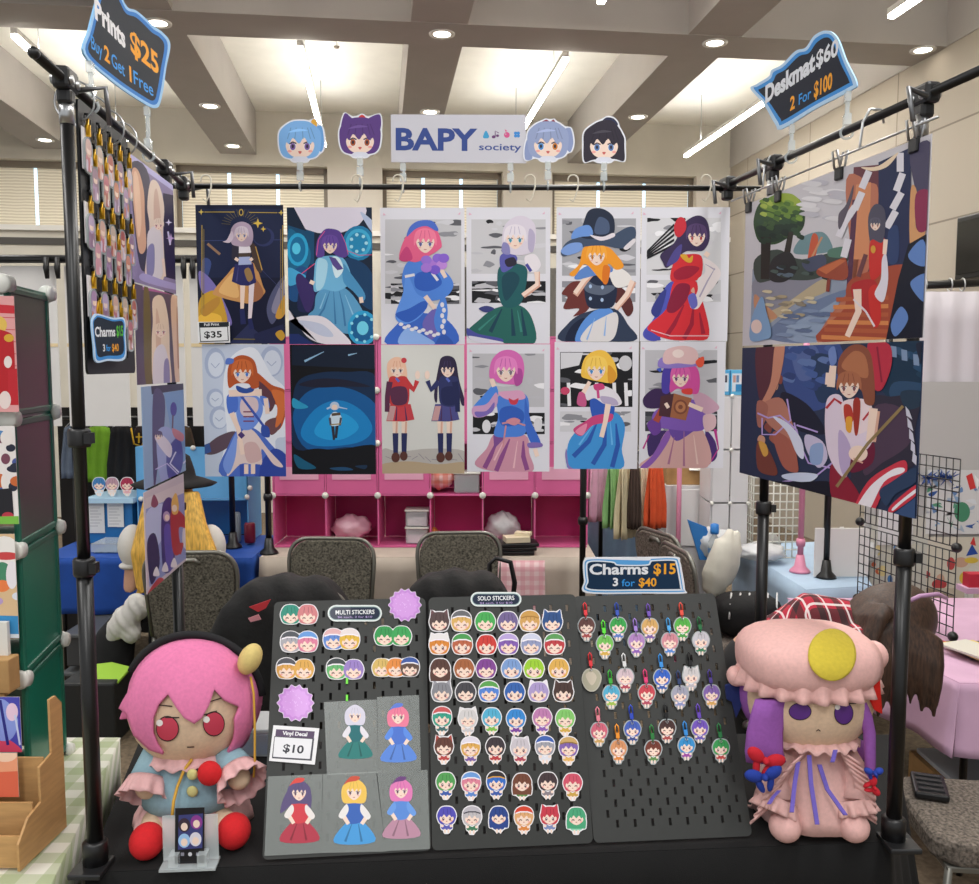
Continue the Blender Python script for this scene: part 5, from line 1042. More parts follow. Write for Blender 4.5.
def clasp(B, px, py, col, parent, sc=1):
    """trigger clasp: hook loop, body, ring"""
    p = on_board(B, px, py, .006); u, w, n = B['uz'], B['ux'], B['n']; m = mat('clasp_' + col, col, .3, .3)
    k = .0225 * sc
    mb = MB().tube([p + u * k * .1 - w * k * .17, p + u * k * .75 - w * k * .17, p + u * k * 1.0, p + u * k * .75 + w * k * .17, p + u * k * .1 + w * k * .17], .0019 * sc, 6).beam(p - u * k * .45, p + u * k * .12, .0085 * sc, .004, 0).tube([p - u * k * .45, p - u * k * .75], .0016, 6)
    c = obj('clasp', mb, m, parent)
    obj('split_ring', MB().tube([p - u * k * .85 + (w * cos(t) + u * sin(t)) * .0028 for t in [2 * pi * i / 10 for i in range(10)]], .0007, 5, closed=True), steel, parent)
for k, (oy, row, x, y, w, hair, cc, body, cw) in enumerate(CH):
    cx, cy = 560 + x * .2043, oy + y * .2043 + 0; s = 7.6
    if body: o_ = sticker(BC, cx, cy - 3.2, s, dict(hair=hair, body=body, closed=k % 3 == 0, ears=hair if 'eared' in w else None), 'acrylic_charm', '', 'acrylic charms on the right board', 'charm', .004, acry, .002, .0026)
    else:
        p_ = on_board(BC, cx, cy + 9, .004); a = Art(p_, BC['ux'], BC['uz'], (0, 0, 1), None, 'b9b6a8'); a.b('aba690', cx - 9, cy, cx - 5, cy - 9, cx + 5, cy - 9, cx + 9, cy - 1, cx + 4, cy + 10, cx - 4, cy + 10); a.b('c8bca8', cx - 6, cy - 4, cx, cy - 8, cx + 5, cy - 2, cx, cy + 6)
        a.cut([a.L[0][0]], .0026, 48); o_ = tag(a.build('acrylic_charm', .002, .15, 1), '', 'charm', 'acrylic charms on the right board')
    o_['label'] = '%s charm, %s clasp, %s in row %s of the right board' % (w + ('-haired' if body else ''), cw, ORD[(k % 4)], ('one', 'two', 'three', 'four', 'five', 'six')[row])
    clasp(BC, cx - 1.2, cy - 17.5, cc, o_)
# ================================================================ signs, head cutouts and the charm board on the left bar
def clear_clip(p, parent, yaw=0, L=.07, big=1):
    """clear plastic swivel clip from the sign down to the bar"""
    R = Matrix.Rotation(yaw, 3, 'Z'); b = big
    mb = MB().box(p + V((0, 0, -.012)), (.018 * b, .012, .024), R=R).box(p + V((0, 0, -L + .030)), (.02 * b, .016, .026), R=R).tube([p + V((0, 0, -.02)), p + R @ V((.004, 0, -L * .45)), p + V((0, 0, -L + .035))], .0045 * b, 8).tube([p + V((0, 0, -L)) + R @ V((0, .0145 * cos(t), .0145 * sin(t))) for t in [pi * .8 + 2 * pi * .8 * k / 12 for k in range(13)]], .0035, 6)
    obj('clear_clip', mb, clear, parent)
NF = V((0, -1, 0))
def flat(px, py, Y): return at(px, py, Y)
# shop banner
Ys = 2.885
a = Art(at(459, 162, Ys), (1, .012, 0), (0, 0, 1), (260, 100, .38815), None, 'c9c8d0')
a.p('c9c8d0', 337, 37, 684, 38, 686, 163, 338, 160); a.outline = list(a.L[0][0])
a.text('33498c', 'BAPY', 346, 127, 54, 560, 129, bold=.035); a.text('3a4f92', 'society', 563, 129, 17.5, 673, 130, bold=.012)
a.b('3f9ac8', 582, 79, 590, 92, 588, 98, 582, 99, 576, 98, 575, 92)
a.e('6a3f72', 602, 95, 5, 4); a.l('6a3f72', 2.5, 606, 95, 606, 80, 615, 85); a.e('6a3f72', 612, 92, 4, 3.4)
a.e('d0568c', 636, 90, 7.5); a.l('d0568c', 2.5, 634, 82, 631, 76, 636, 80); a.e('c9c8d0', 633, 88, 1.6, n=8)
for t in range(4): a.e('3f8ad0', 662 + 5 * cos(pi / 4 + t * pi / 2), 89 + 5 * sin(pi / 4 + t * pi / 2), 4.2)
bn = tag(a.build('shop_banner', .004, .5), 'white rectangular shop banner with large blue lettering on the back bar', 'banner')
for px in (403, 510.5): clear_clip(at(px, 163, Ys), bn, 0, .075)
# four head cutouts
def cutout(cx, cy, s, hair, label, hx, eye, eye2=None, extras=()):
    a = Art(at(cx, cy + s, Ys), (1, 0, 0), (0, 0, 1), (0, 0, 1), None, 'e4e6ee')
    h2 = tuple(x * .7 for x in lin(hair)); h3 = tuple(min(1, x * 1.3 + .03) for x in lin(hair))
    for k, l in extras: a.b(k, *[v * s + (cx, cy)[i % 2] for i, v in enumerate(l)])
    a.b(hair, *[v * s + (cx, cy)[i % 2] for i, v in enumerate(hx)])
    a.b(SK, cx - .66 * s, cy, cx - .64 * s, cy + .45 * s, cx - .3 * s, cy + .74 * s, cx + .3 * s, cy + .74 * s, cx + .64 * s, cy + .45 * s, cx + .66 * s, cy, cx, cy - .4 * s)
    a.b('d8dae6', cx - .3 * s, cy + .74 * s, cx + .3 * s, cy + .74 * s, cx + .36 * s, cy + .95 * s, cx - .36 * s, cy + .95 * s)
    for sg in (-1, 1):
        c = eye if sg < 0 else (eye2 or eye); a.e('f2eef2', cx + sg * .36 * s, cy + .22 * s, .17 * s, .2 * s); a.e(c, cx + sg * .36 * s, cy + .23 * s, .14 * s, .18 * s); a.e('2c2430', cx + sg * .36 * s, cy + .22 * s, .06 * s, .1 * s, n=10); a.l('3a2c3a', .07 * s, cx + sg * .18 * s, cy + .08 * s, cx + sg * .36 * s, cy, cx + sg * .54 * s, cy + .1 * s); a.e('eea49c', cx + sg * .52 * s, cy + .46 * s, .11 * s, .06 * s)
    a.b('c8605c', cx - .09 * s, cy + .47 * s, cx + .09 * s, cy + .47 * s, cx, cy + .6 * s)
    a.b(hair, cx - .95 * s, cy + .4 * s, cx - .98 * s, cy - .4 * s, cx, cy - .95 * s, cx + .98 * s, cy - .4 * s, cx + .95 * s, cy + .4 * s, cx + .72 * s, cy - .02 * s, cx + .45 * s, cy + .1 * s, cx + .2 * s, cy - .22 * s, cx - .05 * s, cy + .08 * s, cx - .35 * s, cy - .2 * s, cx - .55 * s, cy + .1 * s, cx - .74 * s, cy - .02 * s)
    for t in (-.6, -.25, .15, .5, .7): a.l(h2, .045 * s, cx + t * .75 * s, cy - .72 * s, cx + t * 1.05 * s, cy - .15 * s)
    a.b(h3, cx - .6 * s, cy - .48 * s, cx - .1 * s, cy - .66 * s, cx + .4 * s, cy - .58 * s, cx - .1 * s, cy - .52 * s)
    a.cut([p for p, c in a.L], .0045, 90)
    c = tag(a.build('head_cutout', .003, .5), label, 'cutout', 'cartoon head cutouts on the back bar')
    clear_clip(at(cx, cy + .97 * s + 1, Ys), c, 0, .072)
base = [-1.05, .1, -1.0, -.55, -.5, -.98, 0, -1.06, .5, -.98, 1.0, -.55, 1.05, .1, .9, .62, .5, .82, -.5, .82, -.9, .62]
cutout(300, 142, 20, '7cb0e4', 'light blue haired cartoon head cutout, leftmost on the back bar', base, '7a5a9a', extras=(('6aa0da', [.8, -.7, 1.1, -.75, 1.2, .1, 1.05, .5, .9, .2]), ('e0a83a', [.55, -1.0, .7, -1.15, .85, -.95, .8, -.75])))
cutout(360, 138, 19.5, '5a3a80', 'purple haired cartoon head cutout with pointed ears beside the shop banner', base, 'a8542c', extras=(('5a3a80', [-.95, -.4, -.8, -1.25, -.45, -1.05, -.2, -.8]), ('5a3a80', [.35, -.85, .7, -1.15, 1.05, -1.15, 1.0, -.4]), ('c83a3a', [-.15, -.95, .1, -1.2, .35, -.95, .1, -.85])))
cutout(548, 142, 19.5, '93a0c4', 'silver blue haired cartoon head cutout with a side tail, right of the shop banner', base, '4a8ac8', 'c87a2c', extras=(('8a98c0', [.8, -.55, 1.15, -.7, 1.3, 0, 1.15, .5, .95, .3]), ('8a98c0', [-1.05, -.1, -1.2, .4, -1.15, .9, -.8, .8]), ('8a3a4a', [-.35, -.95, -.1, -1.15, .1, -1.05, .3, -1.15, .35, -.85])))
cutout(604, 143, 19.5, '2c2634', 'black haired cartoon head cutout, rightmost on the back bar', [-1.0, .95, -1.05, .1, -1.0, -.55, -.55, -.95, -.1, -1.15, .4, -1.15, .75, -.8, 1.0, -.3, 1.05, .3, 1.02, .92, .5, .82, -.5, .85], '5a7ab0', extras=(('262c4a', [-.1, -1.0, .1, -1.3, .5, -1.25, .7, -.9]),))
# price sign above the left bar
def sign_plane(pa, pb, Y0, lean): pass
SL = V((lx(1.95), 1.95, 0)); SD = (V((lx(2.6), 2.6, 0)) - SL).normalized(); SUP = V((0, 0, 1))
a = Art(hit(119, 84, SL, V((1, .1125, 0)).normalized()), SD, SUP, (0, 0, .33951), None, '8fc0ea')
a.b('9cc8ee', 248, 160, 262, 90, 285, 0, 300, -60, 345, -30, 375, 20, 400, 30, 425, 50, 455, 78, 480, 96, 502, 130, 490, 200, 478, 280, 462, 318, 420, 302, 330, 240); a.outline = [(x, z) for x, z in a.L[0][0]]
a.b('2f7ac8', 254, 158, 268, 92, 290, 2, 305, -50, 345, -22, 372, 27, 400, 38, 424, 58, 452, 86, 476, 102, 494, 132, 484, 200, 472, 274, 458, 308, 420, 293, 332, 232)
a.b('1a222e', 262, 154, 276, 96, 296, 10, 312, -38, 345, -8, 370, 38, 398, 50, 420, 68, 448, 96, 470, 110, 484, 136, 474, 200, 463, 268, 452, 296, 420, 282, 336, 224)
a.text('e9e9ec', 'Prints', 279, 50, 56, 370, 142, bold=.045); a.text('f0a52c', '$25', 384, 150, 62, 468, 220, bold=.03)
a.text('3a9ae8', 'Buy', 268, 140, 38, 302, 170, bold=.01); a.text('f0a52c', '2', 308, 175, 42, 324, 188, bold=.03); a.text('3a9ae8', 'Get', 328, 192, 38, 368, 226, bold=.01); a.text('f0a52c', '1', 376, 232, 42, 388, 242, bold=.03); a.text('3a9ae8', 'Free', 392, 244, 38, 452, 284, bold=.01)
sg = tag(a.build('price_sign', .004, .7), 'dark blue price sign reading Prints $25 above the left rack bar', 'sign')
for px, py in ((90, 62), (147, 107)): 
    p = hit(px, py, SL, V((1, .1125, 0)).normalized()); clear_clip(p, sg, radians(96), max(.05, p.z - ZBAR + .005), 1.3)
# deskmat price sign above the right bar
SR = V((rx(2.6), 2.6, 0)); SDr = (V((rx(1.9), 1.9, 0)) - SR).normalized(); nR = V((-.985, -.175, 0))
a = Art(hit(818, 108, SR, nR), SDr, SUP, (680, 0, .33938), None, 'a8cdee')
a.b('b4d4f0', 208, 262, 225, 248, 262, 225, 270, 206, 300, 190, 340, 150, 370, 140, 395, 105, 430, 90, 462, 110, 490, 180, 520, 245, 500, 268, 400, 320, 300, 380, 280, 366, 245, 305); a.outline = list(a.L[0][0])
a.b('3f8fd8', 218, 262, 230, 254, 266, 232, 276, 212, 304, 197, 344, 158, 374, 148, 398, 114, 430, 99, 456, 116, 482, 183, 508, 243, 496, 258, 398, 310, 304, 366, 288, 358, 254, 302)
a.b('161d2e', 232, 268, 240, 260, 272, 242, 284, 220, 310, 205, 350, 166, 380, 156, 402, 126, 430, 110, 450, 124, 474, 188, 498, 238, 488, 250, 396, 300, 306, 354, 296, 350, 262, 300)
a.text('dfe3ea', 'Deskmat', 250, 304, 48, 398, 204, bold=.045); a.text('dfe3ea', '$60', 400, 200, 46, 466, 160, bold=.03)
a.text('f0a52c', '2', 324, 326, 38, 338, 318, bold=.03); a.text('3a9ae8', 'For', 348, 310, 30, 386, 288, bold=.01); a.text('f0a52c', '$100', 394, 288, 44, 448, 258, bold=.03)
sg = tag(a.build('price_sign', .004, .7), 'dark blue price sign reading Deskmat $60 above the right rack bar', 'sign')
for px, py in ((792, 125), (848, 92)):
    p = hit(px, py, SR, nR); clear_clip(p, sg, radians(80), max(.05, p.z - ZBAR + .005), 1.3)
# charms sign on the right pegboard: a white card with the sign in front
o = at(634, 599, 2.25); a = Art(o, (1, .02, 0), (0, 0, 1), (560, 540, .20429), None, 'e6e8ec')
a.b('e9ecf2', 112, 130, 120, 95, 150, 86, 400, 84, 570, 84, 588, 105, 600, 160, 612, 240, 606, 262, 400, 262, 130, 260, 118, 200); a.outline = list(a.L[0][0])
a.b('5aa4e0', 120, 132, 128, 100, 180, 94, 260, 96, 430, 100, 450, 92, 560, 90, 580, 108, 590, 160, 602, 238, 596, 254, 400, 255, 138, 252, 126, 200)
a.b('dfe8f2', 126, 134, 134, 106, 180, 100, 262, 106, 290, 120, 420, 120, 440, 104, 456, 98, 556, 96, 574, 112, 584, 160, 596, 236, 590, 248, 400, 249, 144, 246, 132, 200)
a.b('12304c', 134, 138, 140, 112, 180, 106, 258, 112, 286, 126, 424, 126, 446, 110, 460, 104, 552, 102, 566, 116, 576, 160, 588, 234, 582, 240, 400, 241, 152, 240, 140, 200)
a.text('e6e9ee', 'Charms', 142, 168, 50, 432, 166, bold=.03); a.text('f2aa2e', '$15', 456, 166, 50, 566, 165, bold=.025); a.text('e6e9ee', '3', 256, 224, 38, 284, 224, bold=.03); a.text('3a9ae8', 'for', 302, 226, 34, 366, 226, bold=.01); a.text('f2aa2e', '$40', 384, 226, 40, 472, 226, bold=.025)
sg = tag(a.build('price_sign', .003, .7), 'blue price sign reading Charms $15 standing on the right grey pegboard', 'sign')
obj('sign_stay', MB().beam(o + V((-.06, .006, .006)), o + V((-.06, .006, .06)), .012, .004).beam(o + V((.06, .006, .006)), o + V((.06, .006, .06)), .012, .004), clear, sg)

# ---- black charm board hanging from the left bar
Y0 = 1.875; LB0 = V((lx(Y0) + .012, Y0, 0)); LD = (V((lx(2.5), 2.5, 0)) - V((lx(1.9), 1.9, 0))).normalized()
w_, h_ = .355, .56; LO = LB0 + LD * (w_ / 2) + V((0, 0, 1.80)); LN = V((0, 0, 1)).cross(LD)
vs, fs, sl_ = pegmesh(w_, h_)
lb = thing('pegboard', LO, 'black pegboard hanging under the left bar, crowded with gold-clasped charms', 'pegboard')
obj('board_panel', MB().add([LO + LD * x + V((0, 0, z)) for x, y, z in vs], fs), mat('pegboard_black', '17181a', .5), lb, solid=.005)
BL = dict(o=LO - LN * .0045, ux=LD, uz=V((0, 0, 1)), n=LN)
gold = 'd9a92a'
rr = random.Random(9)
pal = ['c77a86', 'a98ab4', 'd8b0a0', 'b05a52', 'cfc4d6', '9a7a92', 'd0866a', 'b9a2c6', 'c9b4a4', '8e6a8a', 'd49aa6']
def lpt(u, v): return BL['o'] - LN * .007 + LD * (-w_ / 2 + u) + V((0, 0, v))
RNM = ('first', 'second', 'third')
def gold_charm(u, v, label, k):
    """u along the board, v height of the clasp"""
    p = lpt(u, v); n = LN; R = BL
    a = Art(p + V((0, 0, -.088)), LD, (0, 0, 1), (0, 0, 1), None, 'c2b8c0')
    c1, c2, c3 = pal[k % 11], pal[(k * 3 + 2) % 11], pal[(k * 5 + 4) % 11]
    def B(col, *l): a.put(spline(pairs(l)), col)
    a.outline = spline([(-.021, .0), (.021, .0), (.026, .03), (.023, .06), (0, .072), (-.023, .06), (-.026, .03)])
    B(c1, -.014, .004, .014, .004, .019, .03, .0, .038, -.019, .03); B(c2, -.018, .04, 0, .03, .018, .04, .015, .062, 0, .068, -.015, .062); B(SK, -.010, .038, .01, .038, .009, .052, -.009, .052); B(c3, -.02, .006, -.01, .0, -.006, .02, -.016, .024); B('e8dce4', .004, .008, .014, .006, .01, .026)
    B(c2, -.015, .05, 0, .046, .015, .05, .012, .064, -.012, .064); B(c3, .008, .02, .02, .018, .018, .034, .01, .034)
    o = tag(a.build('acrylic_charm', .003, .3, .5, base_mat=acry), label, 'charm', 'gold-clasped charms on the left board')
    q = p + V((0, 0, 0)); g = mat('gold_clasp', gold, .3, .7)
    obj('clasp', MB().tube([q + V((0, 0, -.014)), q + LD * .006 + V((0, 0, .0)), q + V((0, 0, .022)), q - LD * .006 + V((0, 0, .0)), q + V((0, 0, -.012))], .0028, 6).beam(q + V((0, 0, -.016)), q + V((0, 0, .008)), .010, .005), g, o)
    obj('hook', MB().tube([q + LN * .006 + V((0, 0, .03)), q + V((0, 0, .03)), q + V((0, 0, .02))], .003, 6), black, o)
k = 0
for row in range(3):
    for c in range(9):
        u = .03 + c * .0375; v = .505 - row * .155 - (.052 if c % 2 else 0)
        gold_charm(u, v, 'gold-clasped charm on the left board, %s from the front in the %s staggered row' % (('nearest', 'second', 'third', 'fourth', 'fifth', 'sixth', 'seventh', 'eighth', 'ninth')[c], RNM[row]), k); k += 1
gold_charm(.05, .135, 'single low gold-clasped charm left of the charms sign on the left board', 5)
for j, v in enumerate((.42, .27, .12)):
    p = lpt(.018, v - .0) + LN * .004
    mb = MB().prism([(-.016, 0), (.03, 0), (.03, .085), (-.016, .085)], p, LD, V((0, 0, 1)), .0015)
    tag(obj('backing_card', mb, mat('white_card', 'd9d6d8', .6)), 'white backing card at the front edge of the left charm board, %s one' % ('upper', 'middle', 'lower')[j], 'card', 'white backing cards on the left board')
nL = V((.9937, .1118, 0))
a = Art(hit(106, 362, BL['o'] - LN * .016, nL), LD, (0, 0, 1), (0, 250, .28281), None, 'a8cdee')
a.b('c9def4', 325, 260, 335, 230, 350, 226, 400, 240, 440, 242, 444, 300, 442, 385, 380, 392, 340, 396, 332, 340); a.outline = list(a.L[0][0])
a.b('3f8fd8', 328, 260, 338, 236, 352, 232, 400, 246, 437, 248, 440, 300, 438, 378, 380, 385, 343, 389, 336, 340); a.b('1c2838', 331, 262, 340, 242, 352, 238, 398, 252, 434, 254, 436, 300, 434, 366, 380, 374, 348, 377, 339, 340)
a.text('e6e9ee', 'Charms', 336, 306, 34, 408, 304, bold=.03); a.text('5ac83a', '$15', 412, 304, 36, 436, 303, bold=.02); a.text('e6e9ee', '3', 364, 358, 24, 372, 357, bold=.03); a.text('3a9ae8', 'for', 376, 357, 22, 392, 357); a.text('f0a52c', '$40', 396, 358, 26, 420, 357, bold=.02)
tag(a.build('price_sign', .003, .7), 'small price sign reading Charms $15 low on the black left board', 'sign')
# ================================================================ two big plush dolls and the acrylic stand
def fel(n, c, r=.85): return mat(n, c, r, noise=.06, nscale=120, bump=.35, bscale=900)
skin = fel('doll_skin', 'e2c4a6')
def patch(mb, pts, c, rad, k, m=0, L=.9, Z=(0, 0, 1), closed=True, front=True):
    """a cut piece of cloth lying on an ellipsoid (centre c, radii rad, scaled by k); outline in picture coordinates"""
    bm = bmesh.new(); P = [(Z[0] + x * Z[2], Z[1] + y * Z[2]) for x, y in pts]
    bm.faces.new([bm.verts.new((x, y, 0)) for x, y in P]); bm.normal_update(); bmesh.ops.triangulate(bm, faces=bm.faces[:])
    for _ in range(4):
        ed = [e for e in bm.edges if e.calc_length() > 4.5 * L]
        if not ed: break
        bmesh.ops.subdivide_edges(bm, edges=ed, cuts=1); bm.normal_update(); bmesh.ops.triangulate(bm, faces=[f for f in bm.faces if len(f.verts) > 3])
    c = V(c); R = V(rad) * k; bm.verts.index_update(); vs = []
    for v in bm.verts:
        d = ray(v.co.x, v.co.y).normalized(); o = C0 - c
        D, O = V((d.x / R.x, d.y / R.y, d.z / R.z)), V((o.x / R.x, o.y / R.y, o.z / R.z))
        A, B, C = D.dot(D), O.dot(D), O.dot(O) - 1; q = B * B - A * C
        if q < 0:
            t = -B / A; p = O + D * t; p = p.normalized() * (1 + (p.length - 1) * .85)
        else: p = O + D * ((-B - sqrt(q)) / A)
        vs.append(c + V((p.x * R.x, p.y * R.y, p.z * R.z)))
    fs = [tuple(v.index for v in f.verts)[::-1] for f in bm.faces]; bm.free()
    return mb.add(vs, fs, m, True)
def ruffle(mb, path, up, out, w, amp, n, m=0, closed=False):
    """a gathered strip along a path"""
    P = [V(p) for p in path]; N = len(P)
    D = [0]
    for i in range(1, N): D.append(D[-1] + (P[i] - P[i - 1]).length)
    def f(u, v):
        s = u * D[-1]; i = 1
        while i < N - 1 and D[i] < s: i += 1
        t = (s - D[i - 1]) / max(1e-9, D[i] - D[i - 1]); p = P[i - 1].lerp(P[i], t)
        upv = up(u) if callable(up) else V(up); ov = out(u) if callable(out) else V(out)
        return p + upv * (w * v) + ov * (w * .25 * v + amp * v * sin(u * n * 2 * pi))
    return mb.grid(f, n * 8, 4, m)
Z1 = (110, 620, .28286)
# ---- doll with pink hair
HC, HR = at(191, 703, 2.06), V((.146, .13, .142))
d = thing('plush_doll', (HC.x, HC.y - .03, TZ), 'large plush doll with pink hair and red shoes seated left of the pegboards', 'plush toy')
obj('head', MB().ell(HC, V(HR) * .985, 32, 20), skin, d)
pink = fel('felt_pink', 'e07aa8')
hb = MB().ell(HC + V((0, .032, .0)), (HR.x * 1.085, HR.y * .88, HR.z * 1.055), 32, 20, fn=lambda q: 1.0)
hr = obj('hair', hb, pink, d)
fr = MB()
patch(fr, spline(pairs([60, 330, 70, 250, 104, 170, 180, 98, 290, 72, 395, 92, 468, 160, 498, 250, 500, 350, 486, 420, 448, 462, 415, 470, 438, 420, 440, 350, 424, 296]), 3)[:-3] + pairs([405, 285, 368, 246, 350, 300, 325, 345, 298, 366, 262, 345, 232, 305, 206, 262, 172, 300, 152, 350, 152, 400, 168, 440, 190, 472, 140, 456, 86, 405]), HC, HR, 1.07, Z=Z1)
obj('fringe', fr, pink, d, solid=.007)
fl = MB(); q = [hit(Z1[0] + x * Z1[2], Z1[1] + y * Z1[2], HC + V((0, .02, 0)), V((0, -1, 0))) for x, y in ((100, 220), (72, 260), (40, 345), (90, 338), (110, 300))]
obj('hair_flick', MB().prism([((p - HC).x, (p - HC).z) for p in q], HC + V((0, 0, 0)), (1, 0, 0), (0, 0, 1), .03), pink, d, bevel=.006)
eyem, lash = mat('eye_red', 'c43a52', .6), mat('eye_line', '2a1618', .6)
for px, poly in ((0, [160, 352, 246, 350, 242, 400, 215, 418, 185, 414, 164, 390]), (1, [326, 345, 408, 324, 404, 370, 385, 398, 352, 400, 330, 378])):
    e = MB(); pl = pairs(poly); q0, q1 = pl[0], pl[1]; cx, cy = (q0[0] + q1[0]) / 2, sum(p[1] for p in pl) / 6; hw = (q1[0] - q0[0]) / 2; hh = max(p[1] for p in pl) - (q0[1] + q1[1]) / 2; ym = (q0[1] + q1[1]) / 2; pl = [(cx + hw * .88 * cos(t), ym + hh * .5 + hh * .62 * sin(t)) for t in [2 * pi * k_ / 24 for k_ in range(24)]]; cy = ym + hh * .5
    patch(e, [(cx + (x - cx) * 1.08, cy + (y - cy) * 1.1) for x, y in pl], HC, HR, 1.006, 0, Z=Z1); patch(e, pl, HC, HR, 1.010, 1, Z=Z1)
    wx, wy = ((175, 364), (341, 352))[px]; patch(e, [(wx + 12 * cos(t), wy + 12 * sin(t)) for t in [pi * k / 6 for k in range(12)]], HC, HR, 1.014, 2, Z=Z1)
    obj('eye', e, [lash, eyem, mat('eye_white', 'eeeae6', .5)], d)
ln = MB()
for l in ([195, 345, 245, 345], [330, 336, 378, 322], [165, 300, 220, 305], [350, 290, 405, 272], [272, 450, 298, 449]):
    (x0, y0), (x1, y1) = pairs(l); patch(ln, [(x0, y0 - 2), (x1, y1 - 2), (x1, y1 + 2), (x0, y0 + 2)], HC, HR, 1.012, Z=Z1)
obj('stitched_face_lines', ln, lash, d)
# headband with a pompom
blackfelt = fel('felt_black', '17171a')
hp = [HC + V((HR.x * 1.12 * cos(t), .022, HR.z * 1.115 * sin(t))) for t in [radians(4 + 150 * k / 24) for k in range(25)]]
obj('headband', MB().tube(hp, .0095, 8), blackfelt, d)
yel = fel('felt_yellow', 'd9c27a')
pc = at(250, 659, 2.03); obj('pompom', MB().ell(pc, (.026, .03, .038), 16, 12, R=Matrix.Rotation(.45, 3, 'Y')), yel, d)
cord = mat('cord_yellow', 'c99a35', .7)
def cordpx(l, r=.0028, n='cord'): obj(n, MB().tube([at(Z1[0] + x * Z1[2], Z1[1] + y * Z1[2], Y) for x, y, Y in l], r, 6), cord, d)
cordpx([(497, 200, 2.03), (508, 260, 2.02), (512, 380, 2.0), (512, 500, 1.99), (508, 556, 1.985)])
# body
BCN = V((HC.x, HC.y + .0, .835))
blue = fel('felt_blue', '8fb0bd'); pinkc = fel('felt_rose', 'dfb0b0')
tors = MB().lathe([(.03, .125), (.066, .11), (.092, .06), (.112, .0), (.118, -.03)], BCN + V((0, 0, .0)), 26)
obj('blouse', tors, blue, d)
sk = MB().lathe([(.10, -.02), (.118, -.045), (.132, -.072), (.136, -.092), (.05, -.0935)], BCN + V((0, -.005, .0)), 60, fold=lambda q, i: .035 * sin(q * 12) * min(1, i / 2))
obj('skirt', sk, pinkc, d)
rf = MB(); ruffle(rf, [BCN + V((.066 * cos(t), .062 * sin(t) - .012, .108)) for t in [2 * pi * k / 40 for k in range(41)]], lambda u: V((cos(2 * pi * u) * .8, sin(2 * pi * u) * .8, -.9)), lambda u: V((0, 0, .6)), .045, .007, 16)
obj('collar_frill', rf, pinkc, d, solid=.003)
for s, hx_, hy_ in ((-1, 122, 622), (1, 470, 582)):
    sh = BCN + V((s * .075, -.015, .085)); hd = at(Z1[0] + hx_ * Z1[2], Z1[1] + hy_ * Z1[2], 1.97); ax = (hd - sh).normalized()
    sl = obj('sleeve', MB().tube([sh, sh.lerp(hd, .35), sh.lerp(hd, .7)], [.032, .039, .046], 18), blue, d)
    cu = MB(); x_ = ax.orthogonal().normalized(); y_ = ax.cross(x_); b0 = sh.lerp(hd, .66)
    ruffle(cu, [b0 + (x_ * cos(t) + y_ * sin(t)) * .046 for t in [2 * pi * k / 30 for k in range(31)]], lambda u: ax * .9, lambda u: x_ * cos(2 * pi * u) + y_ * sin(2 * pi * u), .048, .006, 11)
    obj('cuff_frill', cu, pinkc, sl, solid=.003)
    obj('hand', MB().ell(sh.lerp(hd, .82), (.026, .026, .026), 14, 10), skin, d)
    fx = ((147, 841), (234, 831))[s > 0]; ft = onz(fx[0], fx[1], TZ + .040)
    hip = BCN + V((s * .07, -.05, -.06)); obj('leg', MB().tube([hip, hip.lerp(ft, .6), ft], [.03, .027, .023], 14), skin, d)
    obj('shoe', MB().ell(ft, (.037, .042, .0385), 20, 14), fel('felt_red', 'd01820'), d)
for (x, y) in ((291, 546), (291, 606), (286, 492)):
    obj('button', MB().ell(at(Z1[0] + x * Z1[2], Z1[1] + y * Z1[2], 1.955 - .0 + (.03 if y < 500 else 0)), (.013, .006, .013), 12, 8), fel('felt_button', 'd8d08a'), d)
obj('pompom', MB().ell(at(Z1[0] + 352 * Z1[2], Z1[1] + 542 * Z1[2], 1.95), (.027, .022, .028), 16, 12), fel('felt_red', 'd01820'), d)
cordpx([(290, 492, 1.965), (262, 530, 1.955), (238, 590, 1.94), (225, 640, 1.915), (220, 690, 1.895)], .0035); cordpx([(320, 560, 1.95), (352, 546, 1.94)], .003)
# acrylic photo stand in front of it
c1 = onz(190, 865, TZ + .004); st = thing('acrylic_photo_stand', c1, 'small clear acrylic stand with a photo card in front of the pink-haired doll', 'photo stand')
sa = Matrix.Rotation(radians(4), 3, 'Z')
obj('base', MB().box(c1 + V((0, .0, .002)), (.118, .05, .005), R=sa), clear, st)
for s in (-1, 1): obj('side_panel', MB().box(c1 + sa @ V((s * .043, .012, .056)), (.032, .003, .10), R=sa), clear, st)
for s in (-1, 1): obj('slot_block', MB().box(c1 + sa @ V((s * .03, -.004, .018)), (.02, .03, .026), R=sa), clear, st)
a = Art(c1 + sa @ V((0, -.004, .006)), sa @ V((1, 0, 0)), (0, .12, 1), (110, 620, .28286), (-.031, 0, .031, .118), '16161c')
a.p('3a3f78', 242, 690, 328, 684, 326, 806, 240, 812)
for x, y, h in ((262, 725, '3a2c3c'), (305, 715, '8a3a90'), (262, 780, '9ac0ea'), (302, 775, 'd8d4e2')): a.e(h, x, y, 21, 25); a.e(SK, x, y + 6, 12, 14)
a.e('c8c8d0', 283, 828, 7); a.p('8a8a98', 250, 822, 262, 822, 262, 834, 250, 834); a.p('8a8a98', 304, 822, 316, 822, 316, 834, 304, 834)
ph = a.build('photo_card', .001, .3, .5, parent=st)

